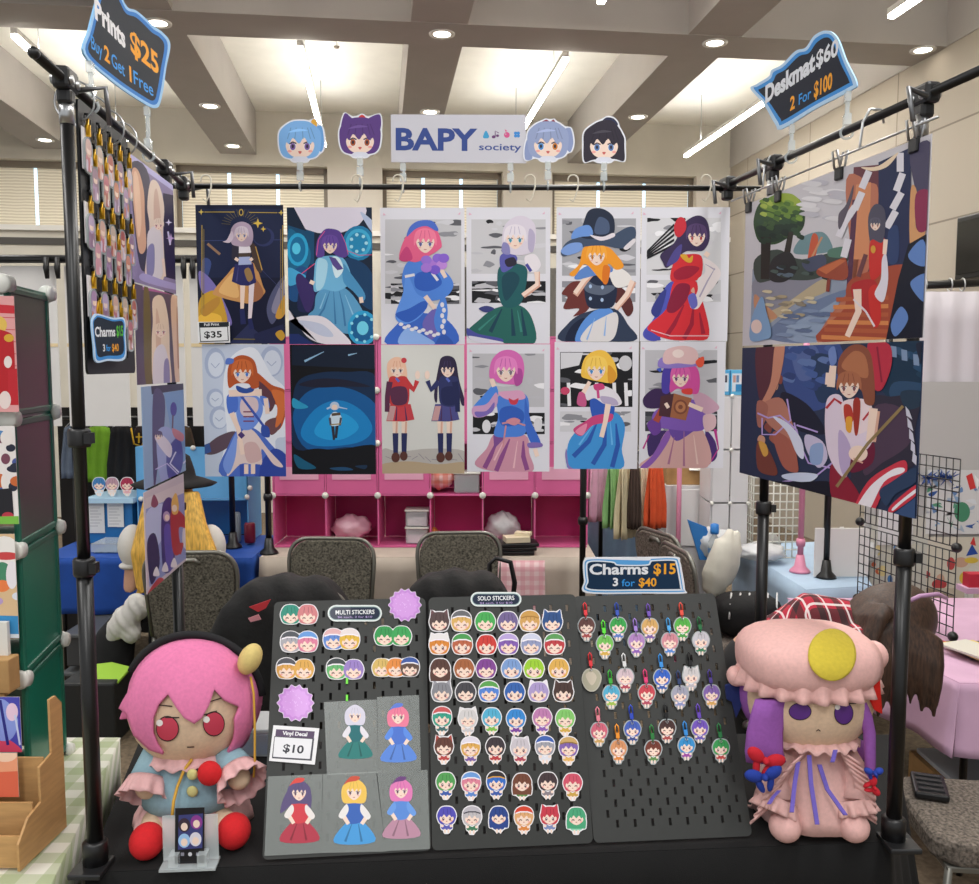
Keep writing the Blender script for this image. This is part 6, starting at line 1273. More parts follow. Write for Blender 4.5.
# ---- doll with the pink cap
Z2 = (720, 610, .27149)
HC2, HR2 = at(808, 693, 2.08), V((.15, .13, .138))
d = thing('plush_doll', (HC2.x, HC2.y - .02, TZ), 'large plush doll in a puffy pink cap and dress seated right of the pegboards', 'plush toy')
obj('head', MB().ell(HC2, HR2, 32, 20), skin, d)
rose = fel('felt_cap_rose', 'e6b6b0'); vio = fel('felt_violet', '9a5ab0'); 
eyv = mat('eye_violet', '5a2a82', .6)
for k, poly in enumerate(([250, 350, 340, 350, 336, 378, 310, 396, 280, 398, 258, 382], [418, 350, 494, 348, 492, 385, 470, 410, 440, 412, 421, 392])):
    e = MB(); pl = pairs(poly); q0, q1 = pl[0], pl[1]; cx, cy = (q0[0] + q1[0]) / 2, sum(p[1] for p in pl) / 6; hw = (q1[0] - q0[0]) / 2; hh = max(p[1] for p in pl) - (q0[1] + q1[1]) / 2; ym = (q0[1] + q1[1]) / 2; pl = [(cx + hw * .88 * cos(t), ym + hh * .5 + hh * .62 * sin(t)) for t in [2 * pi * k_ / 24 for k_ in range(24)]]; cy = ym + hh * .5
    patch(e, [(cx + (x - cx) * 1.07, cy + (y - cy) * 1.1) for x, y in pl], HC2, HR2, 1.006, 0, Z=Z2); patch(e, pl, HC2, HR2, 1.010, 1, Z=Z2)
    if k: patch(e, [(433 + 10 * cos(t), 358 + 10 * sin(t)) for t in [pi * j / 6 for j in range(12)]], HC2, HR2, 1.014, 2, Z=Z2)
    obj('eye', e, [lash, eyv, MC['eye_white']], d)
ln = MB()
for l in ([415, 346, 502, 344], [355, 446, 362, 441], [362, 441, 370, 446]):
    (x0, y0), (x1, y1) = pairs(l); patch(ln, [(x0, y0 - 2), (x1, y1 - 2), (x1, y1 + 2), (x0, y0 + 2)], HC2, HR2, 1.012, Z=Z2)
obj('stitched_face_lines', ln, lash, d)
obj('hair', MB().ell(HC2 + V((0, .03, .0)), (HR2.x * 1.06, HR2.y, HR2.z * 1.02), 28, 18), vio, d)
# puffy cap with gathered brim
CC = HC2 + V((-.006, .0, .092))
cap = MB().ell(CC, (.160, .145, .073), 56, 18, fn=lambda q: (abs(q.x) ** 2.7 + abs(q.y) ** 2.7 + abs(q.z) ** 2.7) ** (-1 / 2.7) + (.018 * sin(atan2(q.y, q.x) * 20) * max(0, .35 - q.z)) - .04 * max(0, q.z) ** 2)
cp_ = obj('cap', cap, rose, d)
br = MB(); ruffle(br, [CC + V((.152 * cos(t), .135 * sin(t), -.017)) for t in [2 * pi * k / 60 for k in range(61)]], (0, 0, -1), lambda u: V((cos(2 * pi * u), sin(2 * pi * u), 0)), .048, .010, 22)
obj('brim_frill', br, rose, cp_, solid=.004)
em = MB(); patch(em, [(412 + 88 * cos(t), 166 + 94 * sin(t)) for t in [2 * pi * k / 30 for k in range(30)]], CC, (.160, .145, .073), 1.10, Z=Z2)
obj('round_badge', em, fel('felt_mustard', 'cdb83a'), cp_, solid=.006)
obj('side_puff', MB().ell(at(873, 656, 2.07), (.034, .034, .036), 16, 12), rose, d); obj('side_puff', MB().ell(at(736, 676, 2.1), (.022, .03, .024), 14, 10), rose, d)
# hanging locks
def lock(l, w0, w1, Y, n='hair_lock'):
    P = [at(Z2[0] + x * Z2[2], Z2[1] + y * Z2[2], Y) for x, y in l]
    mb = MB(); N = len(P)
    vs = []
    for i, p in enumerate(P):
        w = w0 + (w1 - w0) * i / (N - 1); 
        for k in range(12): t = 2 * pi * k / 12; vs.append(p + V((w * cos(t), .012 * sin(t), 0)))
    fs = [(i * 12 + k, i * 12 + (k + 1) % 12, (i + 1) * 12 + (k + 1) % 12, (i + 1) * 12 + k) for i in range(N - 1) for k in range(12)] + [tuple(range(11, -1, -1)), tuple(range((N - 1) * 12, N * 12))]
    return obj(n, mb.add(vs, fs, 0, True), vio, d)
lock([(190, 330), (175, 390), (165, 450), (162, 520), (170, 560)], .038, .046, 1.985); lock([(510, 335), (535, 390), (550, 450), (553, 560), (552, 640), (545, 715)], .018, .009, 1.99); lock([(480, 480), (500, 510), (520, 545)], .03, .02, 2.06)
red2, blu2 = fel('ribbon_red', 'c4182a'), fel('ribbon_blue', '1c3a9c')
def bow(x, y, Y, s, m, n='ribbon_bow', rot=0):
    p = at(Z2[0] + x * Z2[2], Z2[1] + y * Z2[2], Y); R = Matrix.Rotation(rot, 3, 'Y'); mb = MB()
    for sg in (-1, 1):
        mb.ell(p + R @ V((sg * s * .55, 0, s * .12)), (s * .55, .010, s * .36), 12, 8, R=R @ Matrix.Rotation(-sg * .45, 3, 'Y')); mb.ell(p + R @ V((sg * s * .3, .002, -s * .5)), (s * .2, .007, s * .5), 10, 8, R=R @ Matrix.Rotation(sg * .3, 3, 'Y'))
    mb.ell(p + V((0, -.006, 0)), (s * .18, .012, s * .2), 10, 8); return obj(n, mb, m, d)
bow(166, 552, 1.94, .042, red2, rot=.3); bow(162, 612, 1.935, .04, blu2, rot=-.2); bow(566, 598, 1.93, .02, blu2); bow(565, 650, 1.93, .022, red2, rot=1.3)
rb = MB(); q = [(545, 210), (590, 250), (600, 385), (570, 370), (540, 300)]; o_ = at(Z2[0] + 560 * Z2[2], Z2[1] + 290 * Z2[2], 1.99)
pp = [hit(Z2[0] + x * Z2[2], Z2[1] + y * Z2[2], o_, V((0, -1, 0))) - o_ for x, y in q]; obj('red_ribbon', rb.prism([(p.x, p.z) for p in pp], o_, (1, 0, 0), (0, 0, 1), .008), fel('ribbon_bright_red', 'e8261a'), d, bevel=.002)
o_ = at(Z2[0] + 60 * Z2[2], Z2[1] + 320 * Z2[2], 2.1); pp = [hit(Z2[0] + x * Z2[2], Z2[1] + y * Z2[2], o_, V((0, -1, 0))) - o_ for x, y in ((20, 280), (60, 265), (100, 290), (85, 345), (60, 400), (45, 340), (25, 330))]
obj('blue_ribbon', MB().prism([(p.x, p.z) for p in pp], o_, (1, 0, 0), (0, 0, 1), .01), fel('ribbon_navy', '1a2a66'), d, bevel=.002)
# dress
DC = V((HC2.x + .005, HC2.y - .01, .76)); rose2 = fel('felt_dress_rose', 'ddb0aa')
dr = MB(); DX = [(.05, .205), (.08, .15), (.105, .08), (.122, .03), (.128, .0)]
dr.lathe(DX, DC, 48, fold=lambda q, i: .02 * sin(q * 9) * i / 4)
obj('dress', dr, rose2, d)
# skirt apron panel reaching forward between the legs
lap = MB(); P0 = DC + V((0, -.09, .085)); fwd = onz(815, 812, TZ + .012)
def lapf(u, v):
    x = (u - .5) * (.14 + .16 * v); p = P0.lerp(fwd, v); p = p + V((x, .04 * (2 * u - 1) ** 2, .035 * sin(pi * min(1, v * 1.05)) - .045 * (2 * u - 1) ** 2 * v * .4)); return V((p.x, p.y, max(p.z, TZ + .008)))
lap.grid(lapf, 24, 14); lp = obj('skirt_panel', lap, rose2, d, solid=.006)
stp = fel('stripe_violet', '6a5ab4')
for k, (l) in enumerate(([(288, 560), (275, 640), (264, 745)], [(328, 535), (335, 640), (358, 790)], [(366, 570), (395, 660), (462, 755)], [(218, 665), (195, 690), (180, 715)], [(425, 515), (418, 545), (414, 560)])):
    sb = MB(); v_ = []
    for (x, y) in l:
        for dx in (-8, 8): v_.append(at(Z2[0] + (x + dx) * Z2[2], Z2[1] + y * Z2[2], 1.0))
    N = len(l); pts = []
    for i in range(2 * N):
        dd = (v_[i] - C0).normalized(); Yv = (1.985, 1.945, 1.895)[i // 2] if k < 3 else (1.96, 1.95, 1.94)[i // 2]
        pts.append(C0 + dd * ((Yv - .012) / dd.y))
    obj('stripe', sb.add(pts, [(2 * i, 2 * i + 1, 2 * i + 3, 2 * i + 2) for i in range(N - 1)]), stp, d, solid=.003)
for s in (-1, 1):
    f = ((785, 826), (853, 826))[s > 0]; ft = onz(f[0], f[1], TZ + .037)
    hip = DC + V((s * .06, -.03, .04)); obj('leg', MB().tube([hip, hip.lerp(ft, .5), ft.lerp(hip, .12), ft], [.042, .037, .034, .033], 16).ell(ft, (.036, .04, .0345), 18, 12), rose, d)
    fr = MB(); a0 = DC + V((s * .03, -.085, .19)); a1 = DC + V(((-.125, .075)[s > 0], -.09, .045))
    ruffle(fr, [a0, a0.lerp(a1, .5) + V((s * .012, -.012, .01)), a1], V((s * .85, -.1, -.55)), V((-s * .2, -.7, .3)), .055, .008, 9); obj('front_frill', fr, rose2, d, solid=.003)
    arm_ = MB().tube([DC + V((s * .07, -.03, .15)), DC + V(((-.105, .088)[s > 0], -.05, .105)), DC + V(((-.104, .078)[s > 0], -.08, .06))], [.03, .038, .042], 16); sl = obj('sleeve', arm_, rose2, d)
    cu = MB(); b0 = DC + V(((-.098, .068)[s > 0], -.078, .066)); ax = V(((-.35, .12)[s > 0], -.3, -.75)).normalized(); x_ = ax.orthogonal().normalized(); y_ = ax.cross(x_)
    ruffle(cu, [b0 + (x_ * cos(t) + y_ * sin(t)) * .042 for t in [2 * pi * k / 30 for k in range(31)]], lambda u: ax * .9, lambda u: x_ * cos(2 * pi * u) + y_ * sin(2 * pi * u), .036, .007, 12); obj('cuff_frill', cu, rose2, sl, solid=.003)
nk = MB(); ruffle(nk, [DC + V((.07 * cos(t), .06 * sin(t) - .02, .208)) for t in [2 * pi * k / 40 for k in range(41)]], lambda u: V((cos(2 * pi * u) * .8, sin(2 * pi * u) * .8, -.7)), V((0, 0, .7)), .042, .008, 18); obj('collar_frill', nk, rose2, d, solid=.003)
# ================================================================ neighbour's stall on the left: checked cloth, green cube shelf, card stand
ging = check_mat('green_gingham', 'dad8cc', [('x', .085, 0, .0425, '8fa06a', .5), ('s', .085, 0, .0425, '8fa06a', .5)], .85)
GR, GB = onz(74, 882, .735) + V((-.045, 0, 0)), onz(136, 738, .735) + V((-.045, 0, 0))
mb = MB().add([V((-2.3, 1.2, .735)), GR + (GR - GB) * .8, GR, GB, V((-2.3, GB.y, .735))], [(0, 1, 2, 3, 4)])
q = [(-2.3, GB.y), (-2.3, 1.2), ((GR + (GR - GB) * .8).x, (GR + (GR - GB) * .8).y), (GB.x, GB.y), (-2.3, GB.y)]
skirt(mb, [q[0], q[1], q[2], q[3], q[4]], .735, .05, -.01, .006, 30)
tag(obj('table_cloth', mb, ging, solid=.003), 'green and white checked cloth on the table at the left edge', 'tablecloth')
t = thing('folding_table', (-1.7, 1.9, 0), 'folding table under the green checked cloth', 'table')
obj('tabletop', MB().box((-1.68, 1.9, .715), (1.15, 1.05, .025)), blackp, t)
for x in (-2.2, -1.2):
    for y in (1.45, 2.4): obj('leg', MB().tube([(x, y, 0), (x, y, .705)], .014, 8), black, t)
# green cube shelf
gm = mat('green_frame', '1c6a55', .4); gp = mat('green_translucent_panel', '46564e', .35, alpha=.93); gp2 = mat('green_panel', '177a62', .3, alpha=.96)
X0, YA, YZ = -1.135, 2.13, 2.44; zs = [.745 + .316 * k for k in range(5)]
t = thing('cube_shelf', (X0 - .17, 2.29, .745), 'tall green plastic cube shelf with white connectors on the checked cloth', 'cube shelf')
def xs_(Y): return X0 - .17 * (Y - YA)
for k in range(4):
    z0, z1 = zs[k] + .012, zs[k + 1] - .012
    for xo in (0, -.34):
        f = MB(); c = [V((xs_(YA) + xo, YA + .01, z0)), V((xs_(YZ) + xo, YZ - .01, z0)), V((xs_(YZ) + xo, YZ - .01, z1)), V((xs_(YA) + xo, YA + .01, z1))]
        for i in range(4): f.beam(c[i], c[(i + 1) % 4], .012, .016)
        p = obj('side_frame', f, gm, t, bevel=.003)
        obj('panel', MB().box((c[0] + c[2]) / 2, (.003, (c[1] - c[0]).length - .012, z1 - z0 - .012), atan2(c[1].y - c[0].y, c[1].x - c[0].x) - pi / 2), gp if k > 1 else gp2, p)
    obj('back_panel', MB().box((xs_(YZ) - .17, YZ, (z0 + z1) / 2), (.31, .004, z1 - z0)), gp, t)
for z in zs: obj('shelf_panel', MB().box((X0 - .195, (YA + YZ) / 2, z), (.33, YZ - YA - .02, .006), radians(9.6)), gp2, t)
wc = mat('white_connector', 'dcdcd4', .4)
for z in zs:
    for Y in (YA, YZ):
        c = obj('connector', MB().lathe([(.02, -.008), (.023, -.004), (.023, .004), (.02, .008)], (xs_(Y), Y - (.012 if Y == YA else 0), z), 18, R=Matrix.Rotation(pi / 2, 3, 'X')).lathe([(.018, -.007), (.02, .0), (.018, .007)], (xs_(Y) + .012, Y, z), 16, R=Matrix.Rotation(pi / 2, 3, 'Y')), wc, t)
def lpost(y0, y1, w, draw, label, name='art_print', Y=2.085, paper='d8d0c8', x1=19):
    a_, b_ = at(x1, y1, Y), at(x1, y0, Y); o = a_ + V((-w / 2, 0, 0))
    a = Art(o, (1, 0, 0), (0, 0, 1), (0, 0, 1), (-w / 2, 0, w / 2, b_.z - a_.z), paper); draw(a); tag(a.build(name, .0015), label, 'art print', 'prints in the green cube shelf')
def d1(a):
    a.p('e0a0a0', -60, 295, 20, 295, 20, 412, -60, 412); a.p('c8323c', -60, 300, 20, 306, 20, 314, -60, 310)
    for k in range(8): a.l('c8505a', .8, -60, 315 + k * 12, 20, 318 + k * 12)
    a.e('e2bc5a', -2, 325, 9, 9); a.b('b8242c', -14, 335, 8, 332, 14, 345, 12, 395, -14, 395); a.e('d8a83a', 9, 338, 5, 4); a.e('e8dcd8', 8, 362, 4, 6); a.p('c02a34', 8, 370, 20, 368, 20, 405, 8, 405); a.e('ead8d4', 5, 400, 6, 9)
lpost(296, 412, .3, d1, 'red and pink print behind the top of the green cube shelf')
def d2(a):
    a.p('e8e2e0', -60, 424, 20, 424, 20, 526, -60, 526); rr = random.Random(5)
    for k in range(40): a.e(('6a9a8a', '4a5a9a', '2c3040', 'd8a0a8', 'e8e0dc', '7a4a5a', '5a8ac0', 'c86a3a')[k % 8], rr.uniform(-50, 18), rr.uniform(430, 490), rr.uniform(3, 8), rr.uniform(3, 8))
    a.p('26262c', -30, 492, 12, 488, 14, 516, -30, 520); a.e('b83a4a', 8, 516, 6, 4); a.p('7ab84a', -60, 518, 20, 516, 20, 524, -60, 526)
lpost(426, 524, .3, d2, 'busy pastel print in the second cell of the green cube shelf')
def d3(a):
    a.p('d8b890', -60, 526, 20, 532, 20, 640, -60, 640); rr = random.Random(8); a.e('e8e4e0', 4, 560, 20, 24); a.e('c8484a', 6, 556, 14, 4); a.e('4a8a6a', 2, 572, 9, 10); a.e('e8804a', 2, 586, 8, 6); a.e('e8e2e8', 12, 575, 6, 14)
    for k in range(16): a.e(('b89ac8', 'e0c8d4', '8aa8d0', 'd8dce8')[k % 4], rr.uniform(-40, 18), rr.uniform(592, 612), 6, 4)
    a.p('3a8ac0', -60, 614, 20, 616, 20, 634, -60, 634); a.p('dfe8f0', -60, 634, 20, 634, 20, 640, -60, 640)
lpost(534, 638, .3, d3, 'print of a white-haired figure in the third cell of the green cube shelf')
cards = mat('paper_white', 'd8d6d0', .6); kraft = mat('kraft_card', 'b08a58', .75, noise=.08, nscale=30); ply = mat('plywood', 'b98f5c', .6, noise=.12, nscale=12, stretch=(1, 1, 8))
t = thing('card_box', (-1.25, 2.06, .0), 'kraft cardboard tray of white cards in the green cube shelf', 'box')
zt = at(10, 690, 2.06).z; zb = zt
obj('tray', MB().box((at(8, 670, 2.06).x - .1, 2.06, zt + .04), (.23, .05, .08)), kraft, t, bevel=.003)
obj('cards', MB().box((at(6, 650, 2.07).x - .08, 2.075, zt + .1), (.17, .012, .12)), cards, t)
t['label'] = 'kraft tray of white cards in the green cube shelf'
obj('tray_foot', MB().box((at(8, 670, 2.06).x - .1, 2.09, zt - .006), (.2, .1, .008)), kraft, t)
# stepped plywood card stand at the lower left
SP = [(0, 0), (.0, .0), (.19, .0), (.19, .30), (.165, .325), (.14, .325), (.14, .20), (.09, .19), (.09, .11), (.04, .10), (.0, .06)]
p0 = onz(20, 872, .742); t = thing('card_stand', (p0.x - .15, p0.y + .1, .74), 'stepped plywood card stand at the lower left corner on checked cloth', 'display stand')
for xo in (.0, -.3): obj('side_panel', MB().prism(SP[1:], V((p0.x + xo, p0.y, .742)), V((.06, 1, 0)).normalized(), (0, 0, 1), .006), ply, t, bevel=.001)
for y, z, h in ((.015, .0, .07), (.065, .0, .12), (.115, .0, .2)): obj('step_panel', MB().box((p0.x - .148 + .06 * y, p0.y + y, .744 + z + h / 2), (.286, .005, h)), ply, t)
def d4(a): a.p('4a4ab0', -60, 690, 40, 690, 40, 770, -60, 770); a.b('d84a6a', -40, 745, -5, 735, 22, 750, 22, 770, -40, 770); a.b('8a9ae0', -10, 705, 5, 700, 18, 720, 10, 740, -10, 735); a.e('e8c8e0', 12, 712, 6, 9); a.l('2c2c80', 3, 0, 700, 8, 745); a.l('c8d0f0', 2, 15, 715, 20, 745)
def d5(a): a.p('e89a78', -60, 740, 40, 740, 40, 800, -60, 800); a.p('d8644a', -60, 775, 40, 770, 40, 800, -60, 800); a.e('f0c8b0', 5, 755, 12, 7)
lpost(697, 752, .26, d4, 'violet and crimson card in the plywood card stand', 'art_card', p0.y + .128, x1=22)
lpost(753, 797, .26, d5, 'coral card in the plywood card stand', 'art_card', p0.y + .078, x1=19)
# price sheet tray and box on the booth table behind the doll
bx = onz(252, 757, TZ + .004); t = thing('storage_case', bx, 'clear plastic case on the black cloth behind the pink-haired doll', 'plastic case')
obj('case_body', MB().box(bx + V((0, .06, .035)), (.11, .13, .066)), clear, t, bevel=.004); obj('lid', MB().box(bx + V((0, .06, .075)), (.116, .136, .012)), mat('case_lid', 'c2c6c8', .2, alpha=.8), t, bevel=.003)
obj('contents', MB().box(bx + V((0, .06, .02)), (.09, .1, .03)), mat('blue_wrap', '5a7aa8', .4, noise=.5, nscale=60), t)
# ================================================================ the hall behind: neighbours' stalls, chairs, people
tweed = mat('chair_tweed', '5c584e', .95, noise=.8, nscale=95, bump=.5, bscale=500); tweedb = mat('chair_tweed_brown', '70675e', .95, noise=.7, nscale=95, bump=.5, bscale=500)
chfr = mat('chair_frame', '7c7b74', .35, .5)
def make_chair(fab):
    t = thing('banquet_chair', (0, 0, 0), 'chair', 'chair')
    def out(w, h, n=8):
        pts = [(-w * .46, 0), (w * .46, 0)]; r = w * .5
        for k in range(n + 1): a = pi / 2 * k / n; pts.append((w / 2 - r * .45 * (1 - cos(a)), h - .13 + .13 * sin(a) ** .8))
        for k in range(n + 1): a = pi / 2 * (1 - k / n); pts.append((-w / 2 + r * .45 * (1 - cos(a)), h - .13 + .13 * sin(a) ** .8))
        return pts
    tl = V((0, -.12, 1)).normalized()
    O = V((0, -.22, .50))
    P = out(.43, .45); b = MB(); b.prism(P, O, (1, 0, 0), tl, .035)
    obj('backrest', b, fab, t, local=True, bevel=.008)
    Q = [O + V((1, 0, 0)) * x + tl * z + V((0, .017, 0)) for x, z in out(.455, .462)]
    obj('back_frame', MB().tube(Q[1:] + [Q[0]], .011, 8).tube([O + tl * .405 + V((-.05, -.004, 0)), O + tl * .425 + V((-.03, -.006, 0)), O + tl * .425 + V((.03, -.006, 0)), O + tl * .405 + V((.05, -.004, 0))], .012, 6), chfr, t, local=True)
    obj('seat', MB().prism([(-.21, -.2), (.21, -.2), (.225, .18), (.17, .24), (-.17, .24), (-.225, .18)], (0, 0, .485), (1, 0, 0), (0, 1, 0), .08), fab, t, local=True, bevel=.02)
    obj('seat_frame', MB().box((0, .01, .395), (.42, .40, .02)), chfr, t, local=True, bevel=.004)
    for sx_ in (-1, 1):
        obj('leg', MB().tube([(sx_ * .2, .2, .4), (sx_ * .215, .23, .0)], .012, 8), chfr, t, local=True)
        obj('leg', MB().tube([(sx_ * .205, -.19, .52), (sx_ * .205, -.2, .4), (sx_ * .215, -.25, .0)], .012, 8), chfr, t, local=True)
    return t
ch = make_chair(tweed); ch.scale = (1, 1, .945); GRP = 'banquet chairs behind the booth'
def chair(px, py_top, Y, rz, label, first=None, z=0):
    p = at(px, py_top, Y + (.44 if rz > 1 else 0)); c = ch if first else copy_tree(ch); c.location = (p.x, Y + .22, z); c.rotation_euler = (0, 0, rz); c['label'] = label; c['group'] = GRP; return c
chair(190, 552, 4.38, radians(2), 'dark tweed banquet chair that the person in the black hat sits on', True)
chair(328, 540, 4.22, radians(177), 'dark tweed banquet chair in front of the pink cubes, nearer the blue stall')
chair(462, 532, 4.38, radians(184), 'dark tweed banquet chair in front of the pink cubes with the luggage handle beside it')
chair(288, 592, 3.62, radians(4), 'banquet chair under the black jacket with the red patch'); chair(462, 585, 3.62, radians(-3), 'banquet chair under the plain black jacket')
chb = make_chair(tweedb); chb.scale = (1, 1, .945); chb.location = (1.16, 4.98, 0); chb.rotation_euler = (0, 0, radians(-68)); chb['label'] = 'brown banquet chair seen edge-on behind the charms sign'; chb['group'] = GRP
copy_tree(chb, (1.19, 4.5, 0), radians(-80), 'brown banquet chair that carries the black laced bag', GRP)
c = copy_tree(chb, (1.545, 2.66, 0), radians(84), 'brown tweed chair at the lower right with a black pouch on its seat', GRP)
pz = V((1.41, 2.78, .462)); pch = thing('pouch', pz, 'black flat pouch with a ribbed front on the chair seat at lower right', 'pouch')
R_ = Matrix.Rotation(radians(-20), 3, 'Z'); obj('body', MB().box(pz + V((0, 0, .012)), (.10, .16, .022), R=R_), blackp, pch, bevel=.006)
rb_ = MB()
for k in range(4): rb_.box(pz + R_ @ V((0, -.05 + k * .034, .025)), (.075, .016, .005), R=R_)
obj('ribs', rb_, mat('rubber_grey', '2c2c2e', .6), pch)
# jackets over two chairs
jk = mat('black_jacket', '0b0b0d', .8, noise=.4, nscale=14, bump=.5, bscale=60)
def jacket(px, py, Y, w, label, patchy):
    p = at(px, py, Y); t = thing('jacket', (p.x, Y + .02, .5), label, 'jacket', 'black jackets over chair backs')
    mb = MB()
    mb.ell(V((p.x, Y - .0, p.z - .31)), (w / 2, .15, .33), 24, 16, fn=lambda d: (abs(d.x) ** 2.8 + abs(d.y) ** 2.8 + abs(d.z) ** 2.8) ** (-1 / 2.8) * (1 + .04 * sin(d.x * 14 + d.z * 9))); 
    for s in (-1, 1): mb.tube([V((p.x + s * w * .35, Y - .03, p.z - .12)), V((p.x + s * w * .52, Y - .04, p.z - .32)), V((p.x + s * w * .5, Y - .06, p.z - .55))], [.07, .075, .055], 12)
    obj('shell', mb, jk, t, remesh=.016); obj('hanging_tag', MB().box(p + V((.0, -.075, -.02)), (.03, .004, .022)), cards, t)
    if patchy:
        q = at(258, 607, Y - .19); m = MB(); m.prism([(-.035, .0), (.0, .012), (.05, .03), (.03, -.005), (.0, -.02)], q, (1, 0, 0), (0, 0, 1), .006); m.prism([(-.04, -.045), (0, -.03), (.01, -.05), (-.03, -.06)], q, (1, 0, 0), (0, 0, 1), .006, 1)
        obj('patch', m, [mat('patch_red', 'c8323c', .6), mat('patch_pink', 'd8909a', .6)], t)
jacket(288, 580, 3.62, .56, 'black jacket with a red patch draped behind the left pegboard', True); jacket(458, 575, 3.62, .50, 'plain black jacket draped behind the middle pegboard', False)
# suitcase with a pull handle
p = at(500, 558, 4.21); t = thing('suitcase', (p.x, 4.21, 0), 'black suitcase with its pull handle up beside the rear chair', 'suitcase')
obj('case_body', MB().box((p.x + .03, 4.21, .33), (.28, .16, .58)), blackp, t, bevel=.03)
obj('pull_handle', MB().tube([(p.x - .04, 4.21, .6), (p.x - .05, 4.21, p.z - .03), (p.x - .02, 4.21, p.z), (p.x + .05, 4.21, p.z - .02), (p.x + .07, 4.21, p.z - .12), (p.x + .05, 4.21, .6)], .012, 8), blackp, t)

# ---- left rear: pipe with white panels, blue stall
YP2 = 5.25; zb = at(60, 259, YP2).z
t = thing('backdrop_pole', (at(60, 0, YP2).x, YP2, 0), 'black horizontal pole carrying the white panels at the left rear', 'pole')
obj('rail', MB().tube([V((at(-30, 258, YP2).x, YP2, zb)), V((at(228.5, 258, YP2).x, YP2, zb))], .024, 10), black, t)
for px in (-25,): obj('post', MB().tube([V((at(px, 258, YP2).x, YP2, 0)), V((at(px, 258, YP2).x, YP2, zb))], .02, 8), black, t)
wp = mat('white_panel', 'd4d2d0', .7, noise=.02, nscale=6); tp = mat('tape_yellow', 'd8c49a', .6)
for k, (x0, x1, lb) in enumerate(((-20, 62, 'behind the green cube shelf'), (64, 131, 'behind the front left pole'), (133, 187, 'behind the hanging strip of prints'), (189, 232, 'behind the navy print'))):
    a_, b_ = at(x0, 266, YP2 + .035), at(x1, 426, YP2 + .035); t = thing('backdrop_sheet', ((a_.x + b_.x) / 2, YP2 + .035, b_.z), 'white backdrop panel hanging ' + lb, 'panel', 'white backdrop panels')
    obj('board', MB().box(((a_.x + b_.x) / 2, YP2 + .035, (a_.z + b_.z) / 2), (b_.x - a_.x, .008, a_.z - b_.z)), wp, t)
    z = at(100, 345, YP2).z; obj('tape_strip', MB().box(((a_.x + b_.x) / 2, YP2 + .029, z), (b_.x - a_.x - .004, .002, .02)), tp, t)
for px, lb in ((47, 'left of the pair beside the green shelf'), (58, 'right of the pair beside the green shelf'), (127, 'left of the front pole gap'), (136, 'beside the left print strip'), (184, 'left of the navy print'), (193, 'nearest the navy print')):
    p = at(px, 268, YP2 - .03); t = thing('spring_clamp', p, 'black spring clamp on the rear pole, ' + lb, 'clamp', 'black clamps on the rear pole')
    obj('jaw', MB().tube([p + V((0, 0, .06)), p + V((0, -.01, 0)), p + V((0, 0, -.06))], [.014, .018, .012], 8), blackp, t)
bl1, bl2 = mat('sky_blue_panel', '62a8dc', .4), mat('deep_blue_panel', '1a6aa8', .4); royal = mat('royal_blue_cloth', '10459a', .8, noise=.12, nscale=10)
def cloth_table(name, pts, z, hem, m, label, amp=.012, fr=22, flare=.02, close=True, rail=True):
    P = [V((p.x, p.y, z)) for p in pts]; mb = MB().add(P, [tuple(range(len(P)))])
    q = [(p.x, p.y) for p in P] + ([(P[0].x, P[0].y)] if close else []); skirt(mb, q, z, hem, flare, amp, fr, 120)
    o = tag(obj(name, mb, m, solid=.004), label, 'tablecloth'); cx = sum((p for p in P), V((0, 0, 0))) / len(P)
    t = thing('folding_table', (cx.x, cx.y, 0), 'folding table under the ' + label, 'table'); t['label'] = 'folding table hidden under the ' + label.split(' on ')[0].split(' over ')[0]
    obj('tabletop', MB().prism([(cx.lerp(p, .94).x, cx.lerp(p, .94).y) for p in P], (0, 0, z - .008), (1, 0, 0), (0, 1, 0), .02), blackp, t)
    for p in P: r = cx.lerp(p, .82); obj('leg', MB().tube([(r.x, r.y, 0), (r.x, r.y, z - .01)], .013, 6), black, t)
def quad(x0, x1, Y0, Y1, Yr=5):
    return [V((x0, Y0, 0)), V((x1, Y0, 0)), V((x1, Y1, 0)), V((x0, Y1, 0))]
xb0, xb1 = at(40, 550, 5).x, at(253, 550, 5).x
cloth_table('table_cloth', quad(xb0, xb1, 4.97, 5.65), .74, .42, royal, 'royal blue cloth on the rear left stall table', flare=.0)
Yb = 5.35
def px_box(x0, y0, x1, y1, Y, dep, m, nm='panel', par=None, bevel=0):
    a_, b_ = at(x0, y0, Y), at(x1, y1, Y); mb = MB().box(((a_.x + b_.x) / 2, Y + dep / 2, (a_.z + b_.z) / 2), (b_.x - a_.x, dep, a_.z - b_.z)); return obj(nm, mb, m, par, bevel=bevel)
t = thing('blue_cube_shelf', (at(195, 545, Yb).x, Yb + .15, .75), 'blue cube shelf on the rear left table behind the black hat', 'cube shelf')
zt_ = .752
def zbox(x0, x1, z0, z1, Y, dep, m, nm, par): 
    a_, b_ = at(x0, 500, Y).x, at(x1, 500, Y).x; return obj(nm, MB().box(((a_ + b_) / 2, Y + dep / 2, (z0 + z1) / 2), (b_ - a_, dep, z1 - z0)), m, par)
zz = lambda y, Y: at(200, y, Y).z
zbox(138, 248, zz(498, Yb), zz(447, Yb), Yb, .01, bl1, 'upper_panel', t); zbox(138, 248, zt_, zz(499, Yb), Yb + .28, .01, bl2, 'back_panel', t); zbox(138, 248, zz(499, Yb) - .008, zz(499, Yb), Yb, .3, bl1, 'shelf_panel', t)
for x in (137, 247): zbox(x, x + 1.2, zt_, zz(447, Yb), Yb, .3, bl1, 'side_panel', t)
for x, y in ((141, 499), (193, 499), (247, 497), (193, 448), (250, 488)): obj('connector', MB().ell(at(x, y, Yb - .01), .016, 10, 8), wc, t)
